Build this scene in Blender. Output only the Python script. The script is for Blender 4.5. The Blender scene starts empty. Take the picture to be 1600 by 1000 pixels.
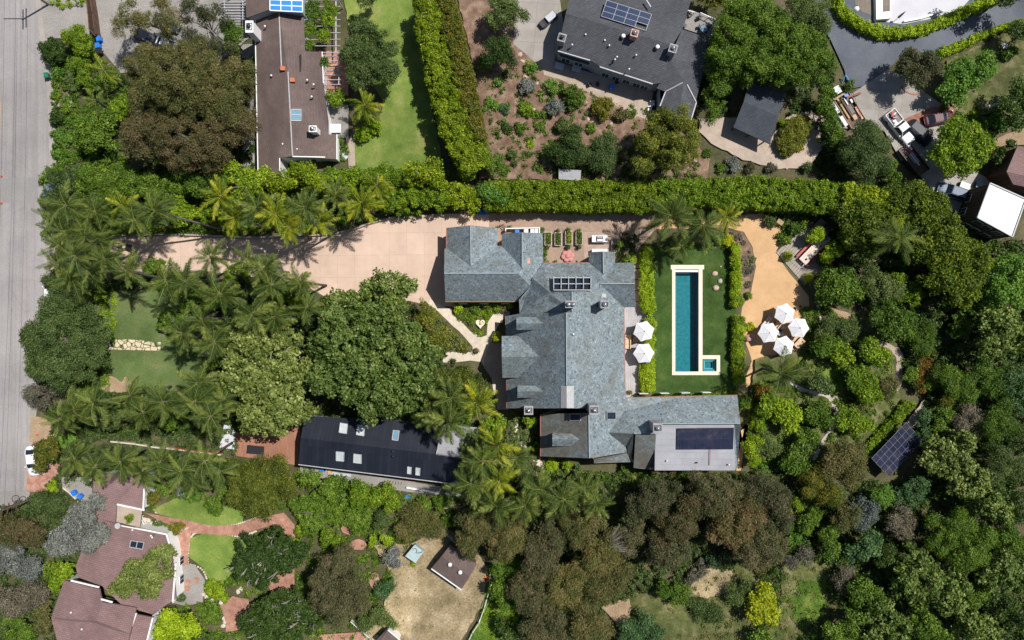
import bpy, math, random
import numpy as np
from mathutils import Vector, Matrix
# ------------------------------------------------------------------ camera, sky, sun, exposure
S = bpy.context.scene
H = 107.0                       # drone height; one photo pixel (1600 wide) is 0.1 m on the ground
cam = bpy.data.cameras.new('camera'); camo = bpy.data.objects.new('camera', cam)
S.collection.objects.link(camo); camo.location = (0, 0, H); camo.rotation_euler = (0, 0, 0)
cam.sensor_width = 36; cam.lens = 36*H/160.0; cam.clip_end = 2000; cam.clip_start = 1
S.camera = camo
SUN_EL, SUN_AZ = math.radians(60), math.radians(60)
w = bpy.data.worlds.new("World"); S.world = w; w.use_nodes = True
nt = w.node_tree; nt.nodes.clear()
sky = nt.nodes.new('ShaderNodeTexSky'); sky.sky_type = 'NISHITA'; sky.sun_disc = False
sky.sun_elevation = SUN_EL; sky.sun_rotation = SUN_AZ
bg = nt.nodes.new('ShaderNodeBackground'); bg.inputs[1].default_value = 0.066
wo = nt.nodes.new('ShaderNodeOutputWorld')
nt.links.new(sky.outputs[0], bg.inputs[0]); nt.links.new(bg.outputs[0], wo.inputs[0])
sl = bpy.data.lights.new('sun', 'SUN'); sl.energy = 5.0; sl.angle = math.radians(0.5); sl.color = (1, .955, .89)
so = bpy.data.objects.new('sun', sl); S.collection.objects.link(so)
sd = Vector((math.cos(SUN_EL)*math.sin(SUN_AZ), math.cos(SUN_EL)*math.cos(SUN_AZ), math.sin(SUN_EL)))
so.rotation_euler = sd.to_track_quat('Z', 'Y').to_euler(); so.location = sd*150
S.view_settings.view_transform = 'Standard'; S.view_settings.look = 'None'
S.view_settings.exposure = 0.12; S.view_settings.gamma = 1
S.render.engine = 'CYCLES'
S.cycles.max_bounces = 5; S.cycles.diffuse_bounces = 2; S.cycles.glossy_bounces = 2
S.cycles.transmission_bounces = 3; S.cycles.transparent_max_bounces = 6
COL = S.collection
rng = np.random.default_rng(7); R = random.Random(7)
PI = math.pi

HF = [1.0]                      # roof pitch factor while the main house is built
def P(px, py, h=0.0):
    if h > 3.4: h = 3.4+(h-3.4)*HF[0]
    k = 0.1*(H-h)/H
    return ((px-800)*k, (500-py)*k, h)
def PV(px, py, h=0.0): return Vector(P(px, py, h))
def SC(h): return 0.1*(H-h)/H

def tag(o, label=None, cat=None, group=None, kind=None):
    if label: o['label'] = label
    if cat: o['category'] = cat
    if group: o['group'] = group
    if kind: o['kind'] = kind
    return o
def thing(name, loc, label, cat, group=None, rz=0):
    o = bpy.data.objects.new(name, None); COL.objects.link(o); o.empty_display_size = .5
    o.location = loc; o.rotation_euler = (0, 0, rz)
    return tag(o, label, cat, group)
def rootloc(p):
    v = Vector((0, 0, 0))
    while p is not None:
        v += p.location; p = p.parent
    return v

# ------------------------------------------------------------------ materials
def s2l(c):
    c = [x/255.0 for x in c]
    return tuple((x/12.92 if x <= .04045 else ((x+.055)/1.055)**2.4) for x in c)
def nodes(name, rough=.8, spec=.3):
    m = bpy.data.materials.new(name); m.use_nodes = True
    n = m.node_tree; b = n.nodes['Principled BSDF']
    b.inputs['Roughness'].default_value = rough; b.inputs['Specular IOR Level'].default_value = spec
    return m, n, b
def ramp(n, src, cols, pos=None):
    r = n.nodes.new('ShaderNodeValToRGB'); e = r.color_ramp.elements
    k = len(cols); pos = pos or [i/(k-1) for i in range(k)]
    e[0].position = pos[0]; e[0].color = (*cols[0], 1); e[1].position = pos[-1]; e[1].color = (*cols[-1], 1)
    for i in range(1, k-1):
        x = e.new(pos[i]); x.color = (*cols[i], 1)
    n.links.new(src, r.inputs[0]); return r
def noise(n, scale, detail=4, rough=.6, vec=None, dist=0):
    t = n.nodes.new('ShaderNodeTexNoise'); t.inputs['Scale'].default_value = scale
    t.inputs['Detail'].default_value = detail; t.inputs['Roughness'].default_value = rough
    t.inputs['Distortion'].default_value = dist
    if vec is not None: n.links.new(vec, t.inputs['Vector'])
    return t
def coords(n):
    return n.nodes.new('ShaderNodeTexCoord').outputs['Object']
def mixc(n, fac, a, b, mode='MIX'):
    m = n.nodes.new('ShaderNodeMix'); m.data_type = 'RGBA'; m.blend_type = mode
    if isinstance(fac, (int, float)): m.inputs[0].default_value = fac
    else: n.links.new(fac, m.inputs[0])
    for s, i in ((a, 6), (b, 7)):
        if isinstance(s, tuple): m.inputs[i].default_value = (*s[:3], 1)
        else: n.links.new(s, m.inputs[i])
    return m.outputs[2]
def bump(n, b, h, strength=.3, dist=.05):
    k = n.nodes.new('ShaderNodeBump'); k.inputs['Strength'].default_value = strength; k.inputs['Distance'].default_value = dist
    n.links.new(h, k.inputs['Height']); n.links.new(k.outputs[0], b.inputs['Normal'])
def surf(name, cols, scale=.5, big=.06, bigamt=.35, rough=.85, fine=6.0, fineamt=.3, spec=.2, bmp=.2, pos=None):
    """multi-scale noise surface; cols are linear albedos"""
    m, n, b = nodes(name, rough, spec); v = coords(n)
    a = ramp(n, noise(n, scale, 6, .65, v).outputs[0], cols, pos or [.3+.4*i/(len(cols)-1) for i in range(len(cols))]).outputs[0]
    bg_ = ramp(n, noise(n, big, 4, .6, v, .6).outputs[0], [(1-bigamt,)*3, (1.12,)*3], [.3, .7]).outputs[0]
    a = mixc(n, 1.0, a, bg_, 'MULTIPLY')
    fn = noise(n, fine, 3, .7, v)
    f = ramp(n, fn.outputs[0], [(1-fineamt,)*3, (1+fineamt*.5,)*3], [.3, .7]).outputs[0]
    a = mixc(n, 1.0, a, f, 'MULTIPLY')
    n.links.new(a, b.inputs['Base Color'])
    if bmp: bump(n, b, fn.outputs[0], bmp, .05)
    return m
def plain(name, col, rough=.6, metal=0, spec=.4, var=.12, scale=2.0):
    m, n, b = nodes(name, rough, spec); b.inputs['Metallic'].default_value = metal
    v = coords(n); k = noise(n, scale, 4, .6, v)
    r = ramp(n, k.outputs[0], [tuple(c*(1-var) for c in col), tuple(min(1, c*(1+var)) for c in col)], [.3, .7])
    n.links.new(r.outputs[0], b.inputs['Base Color']); return m
def joints(name, cols, sx, sy, joint, jw=.012, rot=0, scale=.5, rough=.85, offset=0, squash=1, var=.08, big=.3, jcol=None):
    """pavers / boards / shingles: brick texture in object space"""
    m, n, b = nodes(name, rough, .2); v = coords(n)
    mp = n.nodes.new('ShaderNodeMapping'); mp.inputs['Rotation'].default_value = (0, 0, rot)
    n.links.new(v, mp.inputs[0])
    br = n.nodes.new('ShaderNodeTexBrick'); br.offset = offset; br.squash = squash
    br.inputs['Scale'].default_value = 1; br.inputs['Mortar Size'].default_value = jw
    br.inputs['Brick Width'].default_value = sx; br.inputs['Row Height'].default_value = sy
    br.inputs['Mortar Smooth'].default_value = .1; br.inputs['Bias'].default_value = 0
    c1, c2 = cols[0], cols[-1]
    br.inputs['Color1'].default_value = (*c1, 1); br.inputs['Color2'].default_value = (*c2, 1)
    br.inputs['Mortar'].default_value = (*(jcol or tuple(c*joint for c in c1)), 1)
    n.links.new(mp.outputs[0], br.inputs[0])
    a = ramp(n, noise(n, scale, 6, .65, v).outputs[0], [(1-var*2,)*3, (1+var,)*3], [.3, .7]).outputs[0]
    a = mixc(n, 1.0, br.outputs[0], a, 'MULTIPLY')
    g = ramp(n, noise(n, .09, 4, .6, v, .8).outputs[0], [(1-big,)*3, (1.08,)*3], [.3, .7]).outputs[0]
    a = mixc(n, 1.0, a, g, 'MULTIPLY')
    n.links.new(a, b.inputs['Base Color'])
    bump(n, b, br.outputs[1], -.3, .02)
    return m
def slate(old=False):
    m, n, b = nodes('weathered slate' if old else 'slate', .6, .35); v = coords(n)
    vo = n.nodes.new('ShaderNodeTexVoronoi'); vo.inputs['Scale'].default_value = 4.6; vo.distance = 'CHEBYCHEV'
    vo.inputs['Randomness'].default_value = .9
    n.links.new(v, vo.inputs[0])
    sep = n.nodes.new('ShaderNodeSeparateColor'); n.links.new(vo.outputs['Color'], sep.inputs[0])
    a = ramp(n, sep.outputs[0], [(.085, .105, .115), (.15, .188, .205), (.178, .22, .242), (.205, .252, .278), (.29, .345, .375)], [0, .15, .5, .88, 1]).outputs[0]
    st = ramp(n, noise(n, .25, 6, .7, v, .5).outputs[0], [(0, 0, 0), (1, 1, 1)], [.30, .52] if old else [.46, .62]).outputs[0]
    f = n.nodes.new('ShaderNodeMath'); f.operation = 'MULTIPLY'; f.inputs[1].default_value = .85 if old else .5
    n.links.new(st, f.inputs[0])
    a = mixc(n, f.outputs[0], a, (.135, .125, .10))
    pl = ramp(n, noise(n, 1.1, 5, .75, v).outputs[0], [(.78,)*3, (1.2,)*3], [.35, .68]).outputs[0]
    a = mixc(n, 1, a, pl, 'MULTIPLY')
    n.links.new(a, b.inputs['Base Color']); bump(n, b, sep.outputs[0], .25, .04)
    return m
def leafmat(name, cols, trans=.3, rough=.5, var=.3):
    m, n, b = nodes(name, rough, .25)
    at = n.nodes.new('ShaderNodeAttribute'); at.attribute_name = 'tint'
    oi = n.nodes.new('ShaderNodeObjectInfo')
    r = ramp(n, at.outputs['Fac'], cols)
    rr = ramp(n, oi.outputs['Random'], [(1-var, 1-var*.8, 1-var), (1+var*.6, 1+var*.4, 1)])
    c = mixc(n, 1, r.outputs[0], rr.outputs[0], 'MULTIPLY')
    n.links.new(c, b.inputs['Base Color'])
    tr = n.nodes.new('ShaderNodeBsdfTranslucent'); c2 = mixc(n, 1, c, (1.15, 1.25, .5), 'MULTIPLY')
    n.links.new(c2, tr.inputs[0])
    mx = n.nodes.new('ShaderNodeMixShader'); mx.inputs[0].default_value = trans
    n.links.new(b.outputs[0], mx.inputs[1]); n.links.new(tr.outputs[0], mx.inputs[2])
    n.links.new(mx.outputs[0], n.nodes['Material Output'].inputs[0])
    return m
M = {}
M['ground'] = surf('soil and weeds', [(.05, .055, .022), (.10, .095, .045), (.17, .135, .085)], .22, .04, .3, fine=3)
M['asphalt'] = surf('worn street asphalt', [(.25, .235, .235), (.29, .272, .27), (.32, .303, .298)], .15, .035, .10, fine=5, fineamt=.14, bmp=.05)
n = M['asphalt'].node_tree; b = n.nodes['Principled BSDF']; lk = b.inputs['Base Color'].links[0].from_socket; mp = n.nodes.new('ShaderNodeMapping'); mp.inputs['Scale'].default_value = (1.1, .018, 1); mp.inputs['Rotation'].default_value = (0, 0, .03); n.links.new(coords(n), mp.inputs[0])
st_ = ramp(n, noise(n, 1.3, 3, .6, mp.outputs[0]).outputs[0], [(.86,)*3, (1.04,)*3], [.35, .6]); cr_ = n.nodes.new('ShaderNodeTexVoronoi'); cr_.feature = 'DISTANCE_TO_EDGE'; cr_.inputs['Scale'].default_value = .13; n.links.new(coords(n), cr_.inputs[0]); ck = ramp(n, cr_.outputs[0], [(.89,)*3, (1,)*3], [.002, .006])
n.links.new(mixc(n, 1, mixc(n, 1, lk, st_.outputs[0], 'MULTIPLY'), ck.outputs[0], 'MULTIPLY'), b.inputs['Base Color'])
M['asphalt_patch'] = surf('street patch', [(.225, .22, .215), (.27, .262, .255)], .3, .05, .1, fine=5, fineamt=.12, bmp=.05)
M['asphalt_dark'] = surf('dark lane asphalt', [(.085, .096, .12), (.115, .128, .155), (.16, .172, .195)], .12, .05, .2, fine=4, fineamt=.15, bmp=.05)
M['gutter'] = surf('concrete gutter', [(.27, .245, .22), (.37, .335, .30)], .4, .06, .15, fineamt=.15)
M['kerb'] = plain('kerb concrete', (.36, .34, .31), .8)
M['conc'] = joints('concrete court', [(.34, .315, .285), (.38, .35, .32)], 3.4, 3.1, .6, .02, .08)
M['conc_grey'] = surf('old grey concrete', [(.25, .235, .22), (.33, .31, .29)], .3, .07, .2)
M['drive'] = joints('pink concrete drive', [(.53, .395, .315), (.56, .42, .335)], 2.72, 3.45, .84, .028, -.01, scale=.6, big=.13, offset=.0, var=.05)
M['gravel'] = surf('pinkish gravel', [(.31, .22, .165), (.40, .29, .225)], 1.5, .12, .15, fine=12, fineamt=.25)
M['paver'] = joints('pale pink pavers', [(.46, .35, .28), (.50, .38, .31)], 1.6, 1.35, .8, .02)
M['dg'] = surf('tan decomposed granite', [(.50, .315, .16), (.56, .355, .185), (.61, .40, .22)], .5, .07, .14, fine=10, fineamt=.14)
M['gpath'] = surf('beige garden gravel', [(.36, .29, .23), (.47, .39, .32)], .6, .08, .18, fine=9, fineamt=.25)
M['mulch'] = surf('reddish brown mulch', [(.13, .075, .05), (.22, .14, .10), (.36, .26, .19)], .7, .09, .3, fine=7, fineamt=.4)
M['dirt'] = surf('dry dirt', [(.30, .21, .13), (.42, .31, .2)], .5, .07, .25, fine=6, fineamt=.35)
M['lawn_pool'] = surf('lush pool lawn', [(.026, .062, .011), (.045, .09, .016), (.085, .125, .03)], .5, .12, .25, fine=5, fineamt=.35)
M['lawn'] = surf('bright lawn', [(.10, .17, .03), (.165, .235, .045), (.27, .29, .09)], .3, .07, .38, fine=5, fineamt=.25)
M['lawn_dark'] = surf('dark front lawn', [(.07, .11, .032), (.11, .16, .05), (.17, .18, .08)], .25, .08, .3, fine=5, fineamt=.3)  # front lawn, a deeper and duller green than the bright lawn
M['lawn_olive'] = surf('olive rough lawn', [(.06, .075, .022), (.115, .13, .04), (.26, .22, .12)], .7, .09, .45, fine=5, fineamt=.35)
M['dry'] = surf('dry straw grass', [(.20, .17, .09), (.36, .28, .16), (.50, .41, .27)], .35, .06, .35, fine=4, fineamt=.45)
M['weeds'] = surf('vivid green weeds', [(.045, .10, .01), (.10, .18, .02), (.20, .26, .05)], .6, .1, .35, fine=4, fineamt=.5)
m, n, b = nodes('crazy paving', .8, .2); v = coords(n); vv = n.nodes.new('ShaderNodeTexVoronoi'); vv.feature = 'DISTANCE_TO_EDGE'; vv.inputs['Scale'].default_value = 1.35; n.links.new(v, vv.inputs[0])
e_ = ramp(n, vv.outputs[0], [(.06, .10, .03), (.60, .50, .35)], [.045, .075]); nn_ = ramp(n, noise(n, 1.2, 4, .6, v).outputs[0], [(.8,)*3, (1.1,)*3], [.3, .7]); n.links.new(mixc(n, 1, e_.outputs[0], nn_.outputs[0], 'MULTIPLY'), b.inputs['Base Color']); M['crazy'] = m
M['flag'] = surf('pale flagstone', [(.50, .44, .35), (.66, .58, .47)], 1.2, .2, .1, fine=8, fineamt=.15)
M['brick'] = joints('red brick paving', [(.33, .15, .10), (.46, .23, .17)], .42, .2, .7, .03, .3, offset=.5, big=.3)
M['brickpath'] = surf('faded brick path', [(.30, .14, .095), (.42, .22, .16), (.5, .31, .24)], 1.2, .12, .3, fine=8, fineamt=.3)
M['deck'] = joints('red brown deck boards', [(.32, .155, .10), (.38, .19, .13)], 20, .22, .55, .02, PI/2-.1, big=.2)
M['deck_grey'] = joints('grey deck boards', [(.38, .36, .375), (.42, .40, .415)], 20, .28, .7, .02, PI/2, big=.1)
M['deck_old'] = joints('weathered timber deck', [(.22, .18, .15), (.27, .225, .19)], 20, .22, .6, .02, PI/2, big=.2)
M['tilegrey'] = joints('grey terrace pavers', [(.33, .29, .25), (.37, .325, .285)], 1.25, .42, .35, .03, -.87, big=.15)
M['white_pave'] = surf('white terrace', [(.50, .50, .54), (.60, .60, .63)], .2, .06, .08, fineamt=.05)
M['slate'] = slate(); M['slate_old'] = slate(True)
M['metal_strip'] = plain('pale grey metal roof strip', (.40, .40, .41), .5, 0)
M['flatroof'] = joints('flat grey roof sheets', [(.31, .315, .345), (.335, .34, .37)], 6.5, .95, .75, .02, .02, big=.1, offset=.3)
M['shingle_br'] = joints('brown shingles', [(.155, .115, .105), (.19, .142, .13)], .5, .2, .75, .03, PI/2, offset=.5, big=.38)
M['shingle_mauve'] = joints('mauve brown shingles', [(.225, .145, .14), (.26, .17, .165)], .6, .3, .75, .03, .2, offset=.5, big=.2)
M['shingle_dk'] = joints('charcoal shingles', [(.078, .082, .095), (.105, .11, .125)], .5, .25, .7, .03, -.28, offset=.5, big=.22)
M['shingle_nav'] = joints('blue charcoal shingles', [(.06, .07, .088), (.078, .09, .11)], .5, .25, .7, .03, -.35, offset=.5, big=.2)
M['black_roof'] = joints('black standing seam', [(.016, .020, .031), (.022, .027, .040)], 20, .6, .5, .015, PI/2+.12, rough=.45, big=.3)
M['white_roof'] = surf('white membrane roof', [(.66, .62, .58), (.84, .84, .84), (.88, .88, .88)], .45, .12, .06, fine=1.5, fineamt=.06, pos=[.26, .38, .7])
M['stucco'] = plain('cream stucco', (.55, .49, .40), .9)
M['white'] = plain('white paint', (.78, .78, .78), .5, var=.04)
M['ridge'] = plain('slate ridge cap', (.24, .30, .33), .7); M['copper'] = plain('copper gutter', (.28, .12, .08), .5)
M['woodwall'] = joints('brown timber cladding', [(.10, .065, .045), (.13, .085, .06)], 20, .2, .6, .02, PI/2, big=.2)
M['greywall'] = plain('blue grey siding', (.30, .34, .38), .8)
M['wood'] = joints('pale timber', [(.42, .29, .18), (.50, .36, .24)], 3, .18, .6, .02, 0, big=.2)
M['wooddk'] = plain('dark timber', (.11, .065, .045), .7, var=.3)
M['redwood'] = plain('red painted timber', (.35, .06, .05), .6)
M['tabletop'] = plain('bleached table boards', (.62, .50, .42), .6, var=.1)
M['stone_ch'] = plain('grey chimney stone', (.28, .28, .29), .8, var=.2)
M['steel'] = plain('shiny steel', (.7, .7, .72), .25, .9)
M['dkmetal'] = plain('dark metal', (.04, .04, .045), .5, .3)
M['glass'] = plain('dark glass', (.012, .022, .04), .35, 0, .35, var=.1)
M['glass_blue'] = plain('pale blue skylight glass', (.13, .25, .34), .6, 0, .2)
M['glass_white'] = plain('white skylight dome', (.44, .50, .50), .5)
M['canvas'] = plain('white canvas', (.66, .66, .69), .8, var=.06)
M['blue'] = plain('blue bin plastic', (.02, .17, .62), .5)
M['green'] = plain('green bin plastic', (.02, .16, .09), .5)
M['black'] = plain('black plastic', (.02, .02, .024), .5)
M['rubber'] = plain('tyre rubber', (.02, .02, .02), .8)
M['carwhite'] = plain('white car paint', (.75, .76, .77), .48, 0, .3, var=.02)
M['carblack'] = plain('black car paint', (.008, .012, .022), .48, 0, .3, var=.02)
M['carblue'] = plain('dark blue car paint', (.015, .03, .07), .48, 0, .3, var=.02)
M['carred'] = plain('dark maroon car paint', (.07, .012, .018), .48, 0, .3, var=.02)
M['carsilver'] = plain('grey blue car paint', (.12, .16, .22), .48, 0, .3, var=.02)
M['lamp'] = plain('lamp glass', (.7, .7, .65), .2)
M['orange'] = plain('orange plastic', (.75, .12, .03), .5)
M['terracotta'] = plain('terracotta', (.48, .16, .08), .7)
M['pinkstone'] = plain('pink sandstone', (.55, .30, .24), .7, var=.25)
M['stone'] = surf('pale rock', [(.34, .30, .26), (.55, .50, .44)], 1.5, .3, .1)
M['rocky'] = surf('garden rock', [(.40, .28, .2), (.62, .49, .40)], 1.5, .3, .1)
M['coping'] = surf('cream pool coping', [(.66, .59, .47), (.74, .67, .55)], .8, .2, .06, fineamt=.06)
M['bark'] = surf('bark', [(.10, .08, .065), (.19, .16, .135)], 2, .5, .2)
M['bark_pale'] = surf('pale bark', [(.26, .235, .20), (.38, .35, .31)], 2, .5, .2)
M['palmtrunk'] = surf('palm trunk', [(.09, .082, .08), (.16, .148, .142)], 3, .5, .2)
M['soil'] = plain('planter soil', (.06, .04, .025), .9)
M['pinkcloth'] = plain('faded pink cloth', (.50, .22, .20), .8)
M['tancloth'] = plain('tan cushions', (.60, .42, .28), .8)
M['silver'] = plain('grey cover', (.45, .46, .5), .4)
m, n, b = nodes('solar cells', .15, .6); v = coords(n)
sc_ = ramp(n, noise(n, .6, 5, .7, v).outputs[0], [(.012, .018, .042), (.026, .028, .052), (.085, .062, .055)], [.35, .55, .75])
n.links.new(sc_.outputs[0], b.inputs['Base Color']); M['solar'] = m
M['solar_navy'] = plain('navy solar cells', (.008, .026, .075), .3)
M['solar_blue'] = plain('bright blue solar cells', (.02, .20, .60), .4)
m, n, b = nodes('pool plaster', .6, .2); v = coords(n)
r_ = ramp(n, noise(n, 2.2, 5, .75, v).outputs[0], [(.065, .175, .205), (.095, .235, .265), (.15, .32, .345)], [.3, .5, .72])
n.links.new(r_.outputs[0], b.inputs['Base Color']); M['plaster'] = m
m = bpy.data.materials.new('pool water'); m.use_nodes = True; n = m.node_tree; n.nodes.clear()
o_ = n.nodes.new('ShaderNodeOutputMaterial'); t_ = n.nodes.new('ShaderNodeBsdfTransparent'); t_.inputs[0].default_value = (.42, .80, .84, 1)
g_ = n.nodes.new('ShaderNodeBsdfGlossy'); g_.inputs['Roughness'].default_value = .03
f_ = n.nodes.new('ShaderNodeFresnel'); f_.inputs[0].default_value = 1.33; x_ = n.nodes.new('ShaderNodeMixShader')
bm_ = n.nodes.new('ShaderNodeBump'); bm_.inputs['Strength'].default_value = .15; nz = noise(n, 3, 3, .6, coords(n)); n.links.new(nz.outputs[0], bm_.inputs['Height'])
n.links.new(bm_.outputs[0], g_.inputs['Normal']); n.links.new(bm_.outputs[0], f_.inputs['Normal'])
n.links.new(f_.outputs[0], x_.inputs[0]); n.links.new(t_.outputs[0], x_.inputs[1]); n.links.new(g_.outputs[0], x_.inputs[2]); n.links.new(x_.outputs[0], o_.inputs[0])
M['water'] = m
# foliage: (dark, mid, light) albedos
LEAF = dict(
 green=[(.036, .064, .012), (.095, .145, .025), (.24, .29, .06)],
 bright=[(.06, .10, .010), (.17, .22, .020), (.38, .42, .05)],
 hedge=[(.06, .09, .007), (.19, .22, .014), (.44, .45, .04)],
 lime=[(.13, .17, .01), (.29, .34, .02), (.50, .52, .06)],
 yellow=[(.24, .27, .008), (.43, .47, .015), (.64, .66, .05)],
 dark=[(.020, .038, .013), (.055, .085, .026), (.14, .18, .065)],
 dense=[(.028, .046, .007), (.10, .125, .013), (.25, .26, .035)],
 olive=[(.045, .062, .028), (.10, .125, .060), (.21, .23, .13)],
 brown=[(.045, .055, .020), (.105, .112, .042), (.18, .14, .065), (.30, .235, .125)],
 brownred=[(.045, .048, .022), (.11, .10, .048), (.19, .125, .075), (.28, .19, .125)],
 darkbrown=[(.035, .045, .022), (.082, .09, .046), (.135, .108, .07), (.23, .18, .135)],
 bigleaf=[(.042, .064, .020), (.115, .145, .048), (.33, .35, .19)],
 palebig=[(.06, .078, .026), (.16, .175, .070), (.42, .42, .25)],
 bluegrey=[(.08, .095, .095), (.17, .19, .19), (.33, .35, .35)],
 teal=[(.028, .06, .035), (.07, .12, .075), (.16, .21, .14)],
 palegreen=[(.06, .115, .025), (.12, .20, .045), (.23, .32, .10)],
 pine=[(.045, .055, .014), (.14, .135, .028), (.42, .35, .09)],
 palm=[(.040, .060, .020), (.105, .135, .045), (.32, .31, .12)],
 palmyel=[(.07, .10, .012), (.18, .205, .024), (.46, .38, .05)],
 rust=[(.10, .075, .015), (.22, .12, .015), (.40, .17, .02)],
 twig=[(.075, .068, .048), (.16, .145, .11), (.30, .27, .215)],
 hedgered=[(.055, .08, .012), (.14, .135, .02), (.28, .17, .035)],
 flower=[(.05, .10, .02), (.16, .20, .05), (.45, .36, .28)],
)
for k, c in LEAF.items():
    if k in ('twig', 'bluegrey', 'flower', 'rust', 'yellow'): f = ((1, 1, 1),)*3
    elif 'brown' in k or k == 'hedgered': f = ((1, 1.1, .9), (1.04, 1.18, .9), (1.08, 1.14, .95))
    else: f = ((.92, 1.14, .75), (1.04, 1.27, .72), (1.06, 1.2, .8))
    LEAF[k] = [tuple(c[i][j]*f[i][j] for j in range(3)) for i in (0, 1, 2)][:len(c)]+([tuple(c[3])] if len(c) > 3 else [])
for k, c in LEAF.items(): M['leaf_'+k] = leafmat('foliage '+k, c, .22 if k in ('twig', 'bluegrey') else .3)

# ------------------------------------------------------------------ mesh builder
class MB:
    def __init__(s): s.v = []; s.f = []
    def add(s, vs, fs):
        b = len(s.v); s.v += [tuple(p) for p in vs]; s.f += [tuple(b+i for i in f) for f in fs]; return s
    def prism(s, poly, z0, z1):
        a = sum(poly[i][0]*poly[(i+1) % len(poly)][1]-poly[(i+1) % len(poly)][0]*poly[i][1] for i in range(len(poly)))
        if a < 0: poly = poly[::-1]
        n = len(poly)
        s.add([(p[0], p[1], z0) for p in poly]+[(p[0], p[1], z1) for p in poly],
              [tuple(range(n-1, -1, -1)), tuple(range(n, 2*n))]+[(i, (i+1) % n, n+(i+1) % n, n+i) for i in range(n)]); return s
    def box(s, cx, cy, z0, z1, sx, sy, rot=0):
        c, q = math.cos(rot), math.sin(rot)
        return s.prism([(cx+c*x-q*y, cy+q*x+c*y) for x, y in ((-sx/2, -sy/2), (sx/2, -sy/2), (sx/2, sy/2), (-sx/2, sy/2))], z0, z1)
    def slab(s, verts, th=.22):
        """roof slab: polygon with heights, extruded down"""
        a = sum(verts[i][0]*verts[(i+1) % len(verts)][1]-verts[(i+1) % len(verts)][0]*verts[i][1] for i in range(len(verts)))
        if a < 0: verts = verts[::-1]
        n = len(verts)
        s.add([tuple(p) for p in verts]+[(p[0], p[1], p[2]-th) for p in verts],
              [tuple(range(n)), tuple(range(2*n-1, n-1, -1))]+[(i, n+i, n+(i+1) % n, (i+1) % n) for i in range(n)]); return s
    def bar(s, p0, p1, w, h):
        """horizontal-ish rectangular bar"""
        a, b = Vector(p0), Vector(p1); d = (b-a); 
        side = Vector((-d.y, d.x, 0)); side = side.normalized() if side.length > 1e-6 else Vector((1, 0, 0))
        up = side.cross(d.normalized())*-1 if abs(d.normalized().z) < .98 else Vector((0, 1, 0))
        if up.z < 0: up = -up
        vs = []
        for p in (a, b):
            for u, t in ((-1, -1), (1, -1), (1, 1), (-1, 1)): vs.append(p+side*(u*w/2)+up*(t*h/2))
        s.add(vs, [(0, 1, 2, 3), (7, 6, 5, 4), (0, 4, 5, 1), (1, 5, 6, 2), (2, 6, 7, 3), (3, 7, 4, 0)]); return s
    def tube(s, pts, rad, n=8, cap=True):
        pts = [Vector(p) for p in pts]; rad = rad if isinstance(rad, (list, tuple)) else [rad]*len(pts)
        vs = []
        for i, p in enumerate(pts):
            d = (pts[min(i+1, len(pts)-1)]-pts[max(i-1, 0)]).normalized()
            u = d.cross(Vector((0, 0, 1)));  u = u.normalized() if u.length > 1e-3 else Vector((1, 0, 0))
            q = d.cross(u)
            for k in range(n):
                t = 2*PI*k/n; vs.append(p+(u*math.cos(t)+q*math.sin(t))*rad[i])
        fs = [(i*n+k, i*n+(k+1) % n, (i+1)*n+(k+1) % n, (i+1)*n+k) for i in range(len(pts)-1) for k in range(n)]
        if cap: fs += [tuple(range(n-1, -1, -1)), tuple(range((len(pts)-1)*n, len(pts)*n))]
        s.add(vs, fs); return s
    def lathe(s, cx, cy, prof, n=16, rot=0, sx=1, sy=1):
        """prof: list of (r, z)"""
        vs = []
        for r, z in prof:
            for k in range(n):
                t = 2*PI*k/n+rot; vs.append((cx+r*sx*math.cos(t), cy+r*sy*math.sin(t), z))
        m = len(prof)
        fs = [(i*n+k, i*n+(k+1) % n, (i+1)*n+(k+1) % n, (i+1)*n+k) for i in range(m-1) for k in range(n)]
        fs += [tuple(range(n-1, -1, -1)), tuple(range((m-1)*n, m*n))]
        s.add(vs, fs); return s
    def blob(s, c, r, seed=0, sq=.7, n=10):
        q = random.Random(seed); vs = []; m = 6
        for i in range(1, m):
            ph = PI*i/m
            for k in range(n):
                t = 2*PI*k/n; rr = 1+q.uniform(-.18, .18)
                vs.append((c[0]+r*rr*math.sin(ph)*math.cos(t), c[1]+r*rr*math.sin(ph)*math.sin(t), c[2]+r*sq*math.cos(ph)))
        fs = [(i*n+k, (i+1)*n+k, (i+1)*n+(k+1) % n, i*n+(k+1) % n) for i in range(m-2) for k in range(n)]
        fs += [tuple(range(n)), tuple(range((m-1)*n-1, (m-2)*n-1, -1))]
        s.add(vs, fs); return s
    def build(s, name, mat, parent=None, smooth=False):
        off = rootloc(parent) if parent is not None else Vector((0, 0, 0))
        me = bpy.data.meshes.new(name)
        me.from_pydata([(x-off.x, y-off.y, z-off.z) for x, y, z in s.v], [], s.f); me.validate()
        me.materials.append(M[mat] if isinstance(mat, str) else mat)
        if smooth: me.polygons.foreach_set('use_smooth', [True]*len(me.polygons))
        o = bpy.data.objects.new(name, me); COL.objects.link(o)
        if parent is not None: o.parent = parent
        return o
def pin(poly, h=0): return [P(x, y, h)[:2] for x, y in poly]
def smoothpoly(poly, k=2):
    for _ in range(k):
        q = []
        for i in range(len(poly)):
            a, b = poly[i], poly[(i+1) % len(poly)]
            q += [(a[0]*.75+b[0]*.25, a[1]*.75+b[1]*.25), (a[0]*.25+b[0]*.75, a[1]*.25+b[1]*.75)]
        poly = q
    return poly
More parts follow.
